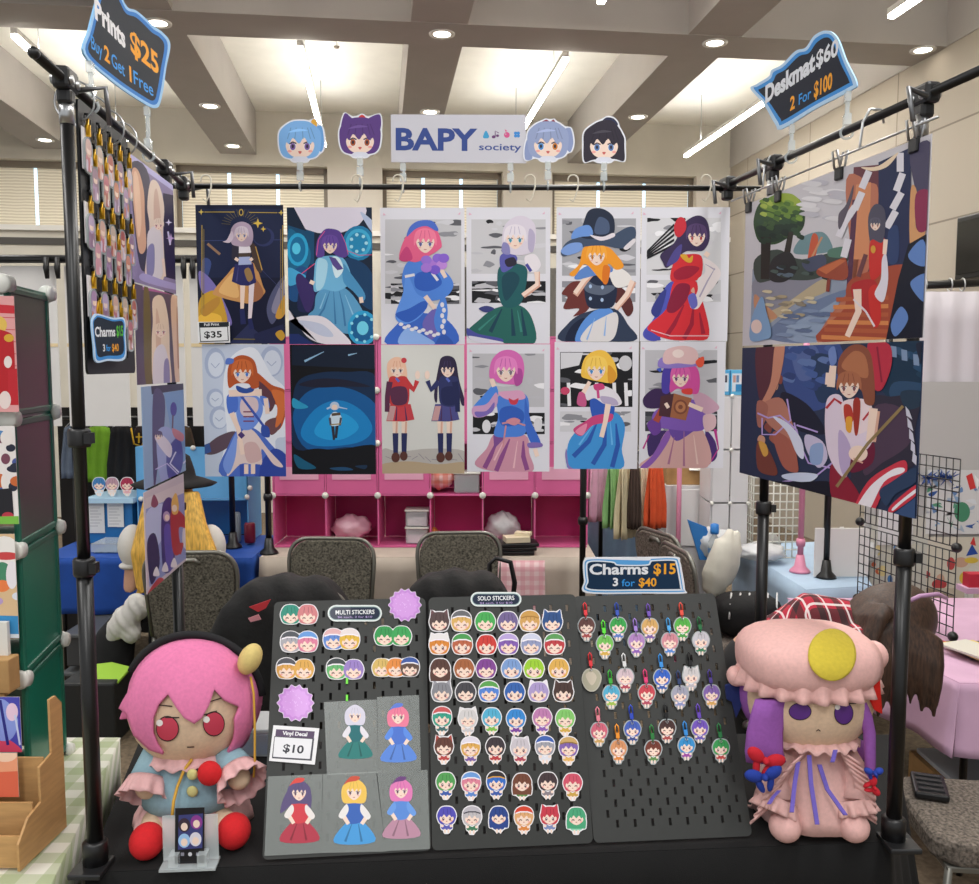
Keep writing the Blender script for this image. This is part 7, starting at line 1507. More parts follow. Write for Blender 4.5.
t = thing('blue_cube_shelf', (at(113, 545, Yb - .05).x, Yb, .75), 'low blue cube shelf with price sheets left of the black hat', 'cube shelf')
zbox(86, 133, zt_, zz(502, Yb), Yb, .01, bl2, 'front_panel', t); zbox(84, 133, zz(502, Yb), zz(497, Yb), Yb - .05, .36, mat('pale_blue_top', 'a9cbe2', .5), 'top_panel', t)
for x in (86, 132): zbox(x, x + 1, zt_, zz(502, Yb), Yb, .3, bl2, 'side_panel', t)
for x0, x1, y0, y1, lb in ((88, 105, 502, 533, 'left'), (107, 124, 503, 527, 'right')):
    a_, b_ = at(x0, y0, Yb - .01), at(x1, y1, Yb - .01); a = Art(((a_ + b_) / 2).xy.to_3d() + V((0, 0, b_.z)), (1, 0, 0), (0, 0, 1), (0, 0, 1), (-(b_.x - a_.x) / 2, 0, (b_.x - a_.x) / 2, a_.z - b_.z), 'd8d8d6')
    for k in range(8): a.l('9a9aa0', .5, x0 + 2, y0 + 3 + k * 3, x1 - 3 - (k * 7 % 5), y0 + 3 + k * 3)
    tag(a.build('price_sheet', .001), 'white price sheet on the low blue shelf, %s one' % lb, 'price sheet', 'price sheets on the low blue shelf')
for k, (x, c1, c2, lb) in enumerate(((99, '4a8ac8', 'd8e4ee', 'blue'), (112, 'c8a0b0', 'e8dcd8', 'pale'), (127, 'b83a5a', 'e8b0b8', 'crimson'))):
    p = at(x, 491, Yb - .02); p.z = zz(497, Yb) + .001; a = Art(p, (1, 0, 0), (0, 0, 1), (0, 0, 1), None, 'e2e4e8'); chibi(a, x, 484, 6, c1, c2); a.cut([q for q, c in a.L], .004, 48)
    tag(a.build('acrylic_standee', .004, .3), lb + ' acrylic figure standee on the low blue shelf', 'standee', 'standees on the low blue shelf')
t = thing('storage_box', at(108, 556, Yb - .25), 'clear storage box of blue packets on the royal blue cloth', 'box')
zbox(89, 135, .752, zz(535, Yb), Yb - .27, .2, clear, 'box_body', t); zbox(92, 132, .754, zz(544, Yb), Yb - .25, .16, mat('packets', '7a92a8', .5, noise=.6, nscale=50), 'packets', t)
for x, y0, y1, col, nm, cat in ((233 + 28, 0, 0, 0, '', ''),): pass
p = at(240, 555, Yb - .15); tag(obj('drink_can', MB().lathe([(.03, 0), (.033, .01), (.033, .11), (.027, .12)], (p.x + .02, Yb + .0, .754), 16), mat('can_red', '7a1a30', .3)), 'dark red can inside the blue cube shelf', 'can')
tag(obj('drink_can', MB().lathe([(.026, 0), (.028, .01), (.028, .17), (.02, .18)], (p.x - .07, Yb + .03, .754), 16), mat('can_grey', '8a9298', .3)), 'tall pale can inside the blue cube shelf', 'can')
# dark shirts and a lime shirt hanging below the white panels
Yg = 5.75; zr = at(120, 418, Yg).z
t = thing('garment_rail', (at(110, 0, Yg).x, Yg, 0), 'garment rail behind the low blue shelf', 'rack')
obj('rail', MB().tube([V((at(55, 418, Yg).x, Yg, zr)), V((at(215, 418, Yg).x, Yg, zr))], .012, 8), black, t)
for px in (56, 214): obj('post', MB().tube([V((at(px, 0, Yg).x, Yg, 0)), V((at(px, 0, Yg).x, Yg, zr))], .014, 8), black, t)
def shirt(px, py0, py1, Y, w, col, label, group, sleeve=True, yaw=0, nm='shirt', zhang=None):
    """hanging garment: body with folds, two sleeves and a hanger"""
    p0, p1 = at(px, py0, Y), at(px, py1, Y); h = p0.z - p1.z; t = thing(nm, (p0.x, Y, p1.z), label, 'shirt', group); m = mat('cloth_' + col, col, .9, noise=.08, nscale=20)
    R = Matrix.Rotation(yaw, 3, 'Z'); O = V((p0.x, Y, 0))
    def f(s):
        def g(u, v): x = (u - .5) * w * (.8 + .3 * min(1, v * 1.6)); return O + R @ V((x, s * (.02 + .012 * sin(u * 19 + v * 2)) * min(1, .3 + v), p0.z - h * v - .05 * abs(u - .5) * (1 - v)))
        return g
    obj('body', MB().grid(f(-1), 14, 8).grid(f(1), 14, 8), m, t, solid=.003)
    if sleeve:
        for s in (-1, 1): obj('sleeve', MB().tube([O + R @ V((s * w * .38, 0, p0.z - .05)), O + R @ V((s * w * .58, -.01, p0.z - h * .35))], [.05, .06], 10), m, t)
    zh = zhang if zhang else p0.z + .05
    obj('hanger', MB().tube([O + R @ V((-w * .35, 0, p0.z - .02)), O + V((0, 0, p0.z + .02)), O + R @ V((w * .35, 0, p0.z - .02))], .004, 5).tube([O + V((0, 0, p0.z + .02)), O + V((0, 0, zh))], .003, 5), steel, t)
GS = 'clothes on the rail behind the low blue shelf'
shirt(99, 424, 482, Yg, .16, '76a82a', 'lime green shirt on the rail behind the low blue shelf', GS, False, zhang=zr); shirt(122, 424, 486, Yg - .06, .17, '101014', 'black shirt on the rail right of the lime shirt', GS, False, zhang=zr); shirt(145, 424, 480, Yg, .16, '2a1a18', 'dark brown shirt with a gold neck chain on the rail', GS, False, zhang=zr); shirt(72, 424, 478, Yg, .12, '6a7688', 'grey blue shirt on the rail beside the front left pole', GS, False, zhang=zr); shirt(178, 424, 470, Yg, .2, '4a3a28', 'brown shirt on the rail behind the print strip', GS, False, zhang=zr)
p = at(139, 440, Yg - .1); tag(obj('gold_necklace', MB().tube([at(131, 428, Yg - .09), at(134, 444, Yg - .09), at(142, 446, Yg - .09), at(149, 428, Yg - .09)], .006, 6).beam(at(139, 433, Yg - .1), at(139, 443, Yg - .1), .01, .008).beam(at(136, 437, Yg - .1), at(142, 437, Yg - .1), .01, .008), mat('necklace_gold', 'c9a030', .3, .8)), 'gold chain with a cross hanging over the dark brown shirt', 'necklace')
# bins under the blue cloth
for k, (y0, y1, lb) in enumerate(((603, 632, 'upper'), (640, 690, 'lower'))):
    Y = 4.6; t = thing('storage_bin', at(90, y1, Y), 'grey plastic storage bin under the royal blue cloth, %s one' % lb, 'bin', 'bins under the blue cloth')
    a_, b_ = at(62, y0, Y), at(99, y1, Y); zt = a_.z if k == 0 else a_.z; z0 = .22 if k == 0 else .0
    z1 = .42 if k == 0 else .215
    obj('bin_body', MB().box(((a_.x + b_.x) / 2, Y + .2, (z0 + z1) / 2), (b_.x - a_.x, .36, z1 - z0 - .03)), mat('bin_grey', '3a3c3e', .4), t, bevel=.01)
    obj('lid', MB().box(((a_.x + b_.x) / 2, Y + .2, z1 - .015), (b_.x - a_.x + .03, .4, .02)), mat('bin_lid', '55585a', .4), t, bevel=.005)
p = onz(104, 664, .012); tag(obj('paper_sheet', MB().prism([(-.1, -.06), (.09, -.08), (.11, .05), (.0, .09), (-.09, .07)], V((at(104, 655, 4.3).x, 4.3, .315)), (1, 0, 0), V((0, .96, .28)).normalized(), .012), mat('lime_paper', '9ac83a', .7)), 'bright lime paper bundle beside the grey bins', 'paper')
t = thing('crate', at(100, 690, 4.3), 'dark crate holding the lime paper', 'crate'); obj('crate_body', MB().box((at(97, 680, 4.3).x, 4.3, .151), (.26, .22, .30)), mat('crate_dark', '1e2020', .6), t, bevel=.01); t.location
# ---- pink stall: cube wall on a beige cloth table
pk, pkd, pkl = mat('pink_panel', 'd8659a', .4), mat('pink_deep_panel', 'c22a74', .45), mat('pink_pale_strip', 'e6a8c2', .5); Yk = 5.25; pit = .308
x0 = at(263, 0, Yk).x
beige = mat('beige_cloth', 'b9ada0', .9, noise=.06, nscale=8); cloth_table('table_cloth', [V((x0 - .02, 4.99, 0)), V((x0 + 6 * pit + .02, 4.99, 0)), V((x0 + 6 * pit + .02, 5.75, 0)), V((x0 - .02, 5.75, 0))], .74, .03, beige, 'beige cloth on the pink stall table', .012, 16, .03)
t = thing('pink_cube_shelf', (x0 + 3 * pit, Yk + .15, .745), 'wall of pink plastic cubes on the beige table behind the prints', 'cube shelf')
for r in range(5):
    z = .748 + r * pit
    obj('shelf_panel', MB().box((x0 + 3 * pit, Yk + .16, z), (6 * pit, .32, .008)), pk, t)
    for c in range(6):
        xc = x0 + (c + .5) * pit
        if r == 4: continue
        obj('back_panel', MB().box((xc, Yk + .31, z + pit / 2), (pit - .012, .006, pit - .012)), pkd, t)
        if r >= 1 and not (r == 1 and c == 3):
            f = obj('door', MB().box((xc, Yk + .004, z + pit / 2), (pit - .014, .006, pit - .014)), pk, t); 
            if r == 1: obj('tape_strip', MB().box((xc, Yk - .0015, z + pit * .42), (pit * .74, .003, .075)), pkl, f)
for c in range(7):
    for r in range(4): obj('divider', MB().box((x0 + c * pit, Yk + .16, .752 + (r + .5) * pit), (.008, .32, pit - .012)), pk, t)
for c in range(7):
    for r in range(1, 5): obj('connector', MB().lathe([(.018, -.008), (.02, 0), (.018, .008)], (x0 + c * pit, Yk - .012, .748 + r * pit), 12, R=Matrix.Rotation(pi / 2, 3, 'X')), wc, t)
cellz = .754
def bagblob(name, px, z, Y, r, m, label, cat='bag', seed=1):
    rr_ = random.Random(seed); ph_ = [rr_.uniform(0, 6) for _ in range(4)]
    p = V((at(px, 530, Y).x, Y, z + r[2] * 1.17)); return tag(obj(name, MB().ell(p, r, 28, 18, fn=lambda d: 1 + .09 * sin(d.x * 7 + ph_[0]) * sin(d.z * 6 + ph_[1]) + .05 * sin(d.x * 17 + d.z * 13 + ph_[2]) - .1 * max(0, -d.z - .6)), m), label, cat)
plast = mat('clear_plastic_bag', 'dcd8da', .2, alpha=.75, bump=.8, bscale=40); bagblob('plastic_bag', 352, cellz, Yk + .14, (.12, .1, .075), mat('pink_plastic_bag', 'dca8b8', .25, alpha=.9, bump=.8, bscale=40), 'crumpled pinkish plastic bag in the second pink cube', seed=2)
bagblob('plastic_bag', 503, cellz, Yk + .12, (.105, .1, .085), plast, 'knotted clear plastic bag in the fifth pink cube', seed=3); bagblob('cloth_bundle', 430, cellz, Yk + .14, (.06, .05, .04), mat('orange_cloth', 'c87a3a', .8), 'small orange cloth bundle in the fourth pink cube', 'cloth', 4)
for k in range(2):
    t = thing('clear_tub', (at(414, 0, Yk + .1).x, Yk + .1, cellz + .105 * k), 'clear plastic tub in the third pink cube, %s of the two' % ('lower' if k == 0 else 'upper'), 'tub', 'clear tubs in the pink cubes')
    c_ = V((at(414, 0, Yk + .1).x, Yk + .1, cellz + .105 * k)); obj('tub_body', MB().box(c_ + V((0, 0, .048)), (.135, .12, .092)), clear, t, bevel=.01); obj('lid', MB().box(c_ + V((0, 0, .098)), (.145, .13, .01)), wc, t, bevel=.003); obj('contents', MB().box(c_ + V((0, 0, .03)), (.11, .09, .05)), mat('pale_contents', 'd8c4cc', .7), t)
z1_ = .754 + pit; bagblob('cloth_bundle', 440, z1_, Yk + .1, (.10, .09, .09), check_mat('coral_check', 'e89a90', [('x', .05, 0, .02, 'f0d0d0', .7), ('z', .05, 0, .02, 'd8603a', .5)]), 'coral and white checked cloth bundle on the pink cubes', 'cloth', 6)
c_ = V((at(466, 0, Yk + .08).x, Yk + .08, z1_)); t = thing('clear_tub', c_, 'clear lidded tub of dark trinkets beside the coral bundle', 'tub', 'clear tubs in the pink cubes'); obj('tub_body', MB().box(c_ + V((0, 0, .06)), (.15, .13, .115)), clear, t, bevel=.012); obj('lid', MB().box(c_ + V((0, 0, .122)), (.165, .14, .012)), wc, t, bevel=.004); obj('contents', MB().ell(c_ + V((.01, 0, .035)), (.05, .04, .03), 12, 8), mat('trinkets', '4a4248', .6, noise=.7, nscale=80), t)
t = thing('folder_stack', at(518, 552, 5.1), 'black folders with cream papers stacked on the pink stall table', 'folders')
pf = V((at(514, 0, 5.1).x, 5.1, .745))
for k in range(3): obj('folder', MB().box(pf + V((.01 * k, 0, .012 + .022 * k)), (.24, .16, .018), rz=.06 * k), blackp, t, bevel=.003)
obj('papers', MB().box(pf + V((.02, -.02, .085)), (.14, .1, .03), rz=.2).box(pf + V((.06, .0, .11)), (.09, .06, .02), rz=-.3), mat('cream_paper', 'd8ccb0', .7), t)
gcl = check_mat('pink_gingham', 'e2c4c6', [('x', .05, 0, .025, 'd08a96', .5), ('z', .05, 0, .025, 'd08a96', .5)], .85)
a0, a1 = at(496, 560, 4.84).x, at(545, 560, 4.84).x; mb = MB(); mb.grid(lambda u, v: V((a0 + (a1 - a0) * u, 4.845 - .012 * sin(u * 26) * v - .03 * v, .755 - .36 * v)), 20, 6); tag(obj('checked_cloth', mb, gcl, solid=.003), 'pink checked cloth hanging over the front of the beige cloth', 'cloth')
# poles of the neighbouring stands
def stand(px, Y, ztop, label, z0=0, m=None, r=.017, colz=None):
    x = at(px, 500, Y).x; t = thing('pipe_stand', (x, Y, z0), label, 'stand', 'thin stands of the stalls behind')
    obj('pole', MB().tube([(x, Y, z0), (x, Y, ztop)], r, 10), m or black, t)
    if colz: obj('collar', MB().lathe([(r * 1.4, -.02), (r * 1.6, 0), (r * 1.4, .02)], (x, Y, colz), 12), m or blackp, t)
    obj('foot', MB().lathe([(.055, 0), (.05, .01), (.03, .03), (r * 1.3, .09)], (x, Y, z0), 14), m or blackp, t); return t
stand(232, YP2, zb - .02, 'black stand on the blue cloth behind the chestnut-haired print', .745); stand(268, 5.08, 2.3, 'black stand at the left end of the pink cubes', .745, colz=1.07); stand(583, 4.7, 2.3, 'black stand at the right end of the pink cubes', 0, colz=1.0)
pkp = mat('pink_pole', 'd88aa6', .45); stand(679, 5.16, 2.0, 'pink pole in front of the white cube unit', 0, pkp, .014); stand(802, 4.62, 2.15, 'pink pole behind the lower mat', .745, pkp, .015, .9); stand(828, 4.5, 1.9, 'black stand on the pale blue cloth behind the lower mat', .745)
# dark cloth that closes the rail of clothes at the left rear
t = thing('dark_backdrop', (at(130, 0, 5.95).x, 5.95, 0), 'dark cloth backdrop behind the rail of clothes', 'backdrop')
obj('cloth_panel', MB().grid(lambda u, v: V((at(40 + 200 * u, 0, 5.95).x, 5.95 + .012 * sin(u * 40), .02 + 1.52 * v)), 60, 2), mat('backdrop_dark', '1a1716', .9), t)
# ---- right rear: clothes rail, white cubes, pale blue stall
Yr = 5.45; zr = at(630, 452, Yr).z
t = thing('garment_rail', (at(640, 0, Yr).x, Yr, 0), 'garment rail of pastel shirts under the right prints', 'rack')
obj('rail', MB().tube([V((at(590, 452, Yr).x, Yr, zr)), V((at(674, 452, Yr).x, Yr, zr))], .013, 8), black, t)
for px in (604, 661): obj('post', MB().tube([V((at(px, 452, Yr).x, Yr + .12, 0)), V((at(px, 452, Yr).x, Yr + .12, zr)), V((at(px, 452, Yr).x, Yr, zr))], .014, 8), black, t)
GS = 'pastel clothes on the right rail'
for px, y1, w, col, lb, yaw, dy in ((598, 521, .15, 'dca8c0', 'pale pink shirt at the left end of the right rail', .5, .0), (615, 527, .16, '8aba78', 'light green shirt on the right rail', .9, -.08), (627, 538, .15, 'd2c6a4', 'long cream shirt on the right rail, left of the brown one', .8, -.13), (635, 529, .06, '4a3a32', 'narrow dark brown garment on the right rail', .2, -.2), (644, 531, .11, 'd6ccb0', 'cream shirt on the right rail, right of the brown one', .8, -.12), (656, 528, .11, 'd8562c', 'bright orange shirt at the right end of the right rail', .5, -.22)):
    shirt(px, 460, y1, Yr + dy, w, col, lb, GS, False, yaw, zhang=zr)
steelblue = mat('steel_blue_cloth', '8ba6c2', .85, noise=.1, nscale=8)
a_, b_ = at(590, 0, 5.7).x, at(680, 0, 5.7).x
t = thing('blue_curtain', ((a_ + b_) / 2, 5.7, 0), 'steel blue cloth hanging behind the pastel shirts', 'curtain'); obj('cloth_panel', MB().grid(lambda u, v: V((a_ + (b_ - a_) * u, 5.7 + .03 * sin(u * 22) * (1 - v * .5), .01 + 1.08 * v)), 50, 3), steelblue, t)
wcube = mat('white_cube_panel', 'd6d5d6', .45)
Yw = 5.3
x0, x1 = at(675, 0, Yw).x, at(724, 0, Yw).x; zt = at(690, 486, Yw).z
t = thing('white_cube_unit', ((x0 + x1) / 2, Yw + .2, 0), 'low white cube unit under the cardboard box', 'cabinet')
obj('body', MB().box(((x0 + x1) / 2, Yw + .2, zt / 2), (x1 - x0, .38, zt)), wcube, t); obj('door', MB().box(((x0 + x1) / 2 + .02, Yw - .002, zt - .19), (x1 - x0 - .08, .008, .34)), mat('white_door', 'e0dfde', .35), t, bevel=.003)
pb = V(((x0 + x1) / 2 - .01, Yw + .16, zt)); t = thing('cardboard_box', pb, 'brown cardboard box on the low white cube unit', 'box'); obj('box_body', MB().box(pb + V((0, 0, .06)), (.24, .22, .118)), kraft, t, bevel=.002); obj('flap', MB().box(pb + V((.06, -.12, .10)), (.1, .04, .004), R=Matrix.Rotation(.5, 3, 'X')), cards, t)
# tall white cube wall
Yt = 5.0; xa, xb = at(722, 0, Yt).x, at(760, 0, Yt).x; xm = at(686, 0, Yt).x
pale = mat('pale_blue_cloth', 'a6bcd2', .8, noise=.06, nscale=8)
T4 = [onz(806, 590, .74), onz(872, 586, .74), onz(845, 541, .74), onz(734, 545, .74)]
cloth_table('table_cloth', T4, .74, .03, pale, 'pale blue cloth on the right rear stall table', .015, 24, .03)
t = thing('white_cube_tower', ((xa + xb) / 2, Yt + .15, .745), 'tall white cube tower on the pale blue cloth left of the lower mat', 'cube shelf')
for k in range(3):
    z0_, z1_ = .748 + .3 * k, .748 + .3 * (k + 1)
    for j in range(2): xx0 = xa + (xb - xa) * j / 2; obj('panel', MB().box((xx0 + (xb - xa) / 4, Yt, (z0_ + z1_) / 2), ((xb - xa) / 2 - .006, .008, .29)), wcube, t, bevel=.002)
    obj('back_panel', MB().box(((xa + xb) / 2, Yt + .28, (z0_ + z1_) / 2), (xb - xa, .008, .29)), wcube, t)
    for xx in (xa, xb): obj('side_panel', MB().box((xx, Yt + .14, (z0_ + z1_) / 2), (.008, .26, .29)), wcube, t)
    for xx in (xa, (xa + xb) / 2, xb): obj('connector', MB().ell((xx, Yt - .012, z1_), .012, 8, 6), wc, t)
p = V(((xa + xb) / 2, Yt + .1, 1.652)); 
for k, (dx, col, lb) in enumerate(((-.06, '4aa4d6', 'blue box with small pictures atop the white cube tower, left one'), (.06, '5cb4e0', 'blue box with small pictures atop the white cube tower, right one'))):
    q = p + V((dx, 0, 0)); t = thing('display_box', q, lb, 'box', 'blue boxes on the white cube tower'); obj('box_body', MB().box(q + V((0, 0, .07)), (.115, .12, .14)), mat('cyan_' + col, col, .5), t, bevel=.002)
    a = Art(q + V((0, -.062, .02)), (1, 0, 0), (0, 0, 1), (0, 0, 1), (-.05, 0, .05, .1), 'd4e0ea')
    for j in range(5): a.put([(-.045 + .018 * j, .05), (-.03 + .018 * j, .05), (-.03 + .018 * j, .09), (-.045 + .018 * j, .09)], lin(('3a5a8a', 'c89a90', '6a8ab0', 'e8e0e0', '4a4a5a')[(j + k) % 5]))
    a.put([(-.03, .0), (.03, .0), (.03, .04), (-.03, .04)], lin('3a8ac0')); a.build('picture_strip', .001, parent=t)
# things on the pale blue cloth
pbt = onz(726, 537, .742); pbt = V((at(726, 0, 4.75).x, 4.75, .746)); t = thing('water_bottle', pbt, 'water bottle with a blue cap on the pale blue cloth', 'bottle')
obj('bottle_body', MB().lathe([(.03, 0), (.033, .01), (.033, .07), (.028, .085), (.033, .1), (.033, .13), (.014, .165), (.014, .18)], pbt, 18), clear, t); obj('label_band', MB().lathe([(.0335, .072), (.0335, .1)], pbt, 18, caps=False), mat('bottle_label', '6a90b8', .5), t); obj('cap', MB().lathe([(.022, .175), (.024, .19), (.022, .225), (.01, .23)], pbt, 16), mat('cap_blue', '2a7ac8', .4), t)
bagblob('plastic_bag', 713, .745, 4.84, (.09, .08, .09), mat('clear_plastic_heap', 'e0e2e4', .2, alpha=.8, bump=.9, bscale=30), 'heap of crumpled clear plastic left of the water bottle', seed=11)
bagblob('plastic_bag', 850, .745, 4.75, (.15, .1, .07), MC['clear_plastic_heap'], 'clear plastic heap at the right end of the pale blue cloth', seed=12); bagblob('plastic_bag', 762, .745, 4.85, (.13, .1, .05), MC['clear_plastic_heap'], 'flat clear plastic wrap right of the water bottle', seed=13)
# white wire grid with goods
def wiregrid(t, O, ux, uz, w, h, nx, nz, r, m, name='grid_wires'):
    mb = MB()
    for i in range(nx + 1): mb.tube([O + ux * (w * i / nx), O + ux * (w * i / nx) + uz * h], r, 4)
    for j in range(nz + 1): mb.tube([O + uz * (h * j / nz), O + uz * (h * j / nz) + ux * w], r, 4)
    return obj(name, mb, m, t)
Yg2 = 4.95; O = V((at(766, 0, Yg2).x, Yg2, .748)); wg = at(815, 0, Yg2).x - O.x
t = thing('wire_grid', O + V((wg / 2, 0, 0)), 'white wire grid stand beneath the lower mat', 'wire grid'); wiregrid(t, O, V((1, 0, 0)), V((0, 0, 1)), wg, .45, 7, 10, .004, wc)
wiregrid(t, O, V((0, 1, 0)), V((0, 0, 1)), .2, .45, 5, 10, .004, wc, 'side_wires')
for px, y, r, col, lb in ((786, 512, .06, 'b8b4b0', 'grey plush ball behind the white wire grid'), (790, 535, .035, '2a6ab8', 'blue plush ball behind the white wire grid'), (776, 538, .03, '6a9ad0', 'light blue plush ball behind the white wire grid')):
    q = V((at(px, 0, 5.05).x, 5.06, .745 + r)) if y > 520 else V((at(px, 0, 5.05).x, 5.07, .745 + r)); tag(obj('plush_ball', MB().ell(q, r, 14, 10, fn=lambda d: 1 + .08 * sin(d.x * 9) * sin(d.z * 8)), fel('ball_' + col, col)), lb, 'plush toy', 'plush balls behind the white grid')
Yv = 4.5; a_, b_ = at(815, 528, Yv), at(868, 590, Yv)
t = thing('white_board', ((a_.x + b_.x) / 2, Yv, .745), 'blank white board standing on the pale blue cloth', 'board'); obj('board_panel', MB().box(((a_.x + b_.x) / 2, Yv, (.748 + a_.z) / 2), (b_.x - a_.x, .012, a_.z - .748)), mat('board_white', 'd8d6d2', .5), t, bevel=.003); obj('rear_stay', MB().beam(V(((a_.x + b_.x) / 2, Yv + .01, 1.0)), V(((a_.x + b_.x) / 2, Yv + .13, .75)), .02, .006), mat('board_white', ''), t)
# white bag and black laced bag on the chair
cz = .475
mb = MB(); pw = V((1.27, 4.62, .0)); qa, qb = at(712, 588, 4.62), at(732, 534, 4.62)
bw_ = MB().ell((qa + qb) / 2 + V((0, 0, -.02)), (.085, .07, .19), 24, 16, R=Matrix.Rotation(.32, 3, 'Y'), fn=lambda d: 1 + .05 * sin(d.x * 9 + d.z * 5) + .04 * sin(d.z * 14))
tag(obj('carrier_bag', bw_, mat('bag_white', 'd2cfc2', .5, bump=.6, bscale=25)), 'white plastic carrier bag leaning behind the black laced bag', 'bag')
tag(obj('blue_board', MB().prism([(0, 0), (.1, 0), (.03, .18), (-.07, .22)], at(700, 560, 4.8), (1, 0, 0), (0, 0, 1), .02), mat('board_blue', '2a78c0', .5)), 'blue board edge between the edge-on chair and the white bag', 'board')
pb = V((1.30, 4.46, .472)); t = thing('laced_bag', pb, 'black padded bag with white lacing on the brown chair', 'bag')
obj('bag_body', MB().ell(pb + V((0, 0, .095)), (.17, .13, .105), 28, 16, fn=lambda d: (abs(d.x) ** 3 + abs(d.y) ** 3 + abs(d.z) ** 3) ** (-1 / 3) * (1 + .02 * sin(d.x * 24))), jk, t)
for k in range(6):
    x = -.12 + .046 * k; obj('lace', MB().tube([pb + V((x, -.118, .10)), pb + V((x + .012, -.09, .165)), pb + V((x + .035, -.02, .205))], .005, 6), mat('lace_white', 'c8c8c8', .5), t)
# ---- lilac table, black wire grid, poster stall, screen and shelf at the right
lil = mat('lilac_cloth', 'c8a2bc', .85, noise=.07, nscale=6)
T5 = [V((1.60, 2.98, .74)), V((2.6, 2.98, .74)), V((2.6, 4.1, .74)), V((1.38, 4.1, .74))]
cloth_table('table_cloth', T5, .74, .50, lil, 'lilac cloth on the table at the right edge', .02, 14, .05)
Gn, Gf = V((1.80, 3.42, .748)), V((1.665, 4.0, .748)); gu = (Gf - Gn); gl = gu.length; gu.normalize()
t = thing('wire_grid', (Gn + Gf) / 2, 'black wire grid panel standing on the lilac cloth', 'wire grid')
for k in range(2): wiregrid(t, Gn + V((0, 0, .012 + k * .36)), gu, V((0, 0, 1)), gl * .5, .34, 8, 8, .0025, black); wiregrid(t, Gn + gu * gl * .5 + V((0, 0, .012 + k * .36)), gu, V((0, 0, 1)), gl * .5, .34, 8, 8, .0025, black)
for P in (Gn, Gn + gu * gl * .5, Gf):
    for z in (.0, .35): obj('ball_joint', MB().ell(P + V((0, 0, z + .02)), .02, 12, 8), blackp, t)
Yp = 4.75; 
def poster(x0, y0, x1, y1, Y, label, fn, paper='cfccc6', cat='poster', name='poster'):
    a_, b_ = at(x0, y0, Y), at(x1, y1, Y); a = Art(V(((a_.x + b_.x) / 2, Y, b_.z)), (1, 0, 0), (0, 0, 1), (0, 0, 1), (-(b_.x - a_.x) / 2, 0, (b_.x - a_.x) / 2, a_.z - b_.z), paper); fn(a); return tag(a.build(name, .004), label, cat, 'posters of the right stall')
def pa(a):
    rr = random.Random(2); a.p('d2d2d2', 920, 470, 1020, 470, 1020, 535, 920, 535)
    for k in range(30): a.b(('6a8ab8', '8aa8c8', '5a9a7a', 'c8ccd4', '3a5a9a', 'd8dce0', 'a8b8c8')[k % 7], *[(x + rr.uniform(-7, 7), y + rr.uniform(-5, 5)) for x, y in [(rr.uniform(930, 985), rr.uniform(478, 528))] * 5])
    a.e('4a8a6a', 962, 512, 8, 10); a.p('c83a3a', 966, 476, 972, 473, 976, 488, 970, 490); a.p('e8e8e8', 974, 474, 979, 480, 978, 492)
def pb_(a):
    rr = random.Random(6); a.p('cfc8b8', 900, 535, 1020, 535, 1020, 590, 900, 590); a.p('2a4a9a', 966, 556, 972, 544, 978, 554); a.p('c83a3a', 970, 544, 974, 536, 976, 546)
    for k in range(16): a.e(('d8b84a', '8a9a7a', 'c8a08a', 'd0ccc4', 'b8484a')[k % 5], rr.uniform(905, 1000), rr.uniform(560, 586), rr.uniform(3, 8), rr.uniform(3, 7))
def pc_(a):
    rr = random.Random(7)
    for k in range(14): a.e(('c8c4b4', 'd8c890', 'c86a4a', '4a7ab0', '9aa88a')[k % 5], rr.uniform(872, 915), rr.uniform(545, 590), rr.uniform(2, 6), rr.uniform(2, 6))
poster(928, 470, 1010, 534, Yp, 'blue and green print on the right stall behind the black wire grid', pa); poster(928, 537, 1010, 588, Yp, 'cream print with small figures under the blue and green print', pb_, 'cfc8b8'); poster(872, 516, 926, 596, Yp, 'pale print sheet left of the blue and green print', pc_, 'c4c2b8')
poster(880, 482, 912, 545, Yp - .008, 'blank white sheet behind the black wire grid', lambda a: None, 'd8d6d8', 'sheet', 'white_sheet')
t = thing('print_stand', (at(940, 0, Yp + .05).x, Yp + .06, 0), 'white frame carrying the prints of the right stall', 'stand')
xL, xR = at(886, 0, Yp).x, at(1012, 0, Yp).x
obj('board', MB().box(((xL + xR) / 2, Yp + .03, 1.24), (xR - xL, .02, .98)), mat('stand_grey', 'b8b6b4', .6), t)
for x in (xL + .05, xR - .05): obj('post', MB().box((x, Yp + .05, .4), (.03, .03, .8)), wc, t)
tag(obj('red_box', MB().box(at(976, 582, 4.3) + V((0, 0, 0)), (.1, .06, .09)), mat('box_red', 'b01a30', .5)), 'small red box at the right edge beside the prints', 'box'); q = at(976, 582, 4.3); t = thing('box_riser', (q.x, 4.3, .74), 'pale riser block under the small red box', 'block'); obj('block', MB().box((q.x, 4.3, (.748 + q.z - .046) / 2), (.14, .1, q.z - .046 - .748)), lil, t)
# hanging white screen and bar
Ys2 = 4.85; zb2 = at(950, 287, Ys2).z; t = thing('screen_pole', (at(950, 0, Ys2).x, Ys2, 0), 'black bar carrying the white screen at the right edge', 'pole')
obj('rail', MB().tube([V((at(900, 0, Ys2).x, Ys2, zb2)), V((at(1020, 0, Ys2).x, Ys2, zb2 + .03))], .022, 10), black, t)
for px in (902, 1015): obj('post', MB().tube([V((at(px, 0, Ys2).x, Ys2, 0)), V((at(px, 0, Ys2).x, Ys2, zb2))], .02, 8), black, t)
a_, b_ = at(910, 292, Ys2), at(1012, 414, Ys2); tag(obj('white_screen', MB().grid(lambda u, v: V((a_.x + (b_.x - a_.x) * u, Ys2 - .03 + .006 * sin(u * 30), a_.z + (b_.z - a_.z) * v)), 30, 4), mat('screen_white', 'cfc9cf', .8), solid=.004), 'plain white cloth screen hanging from the right bar', 'screen')
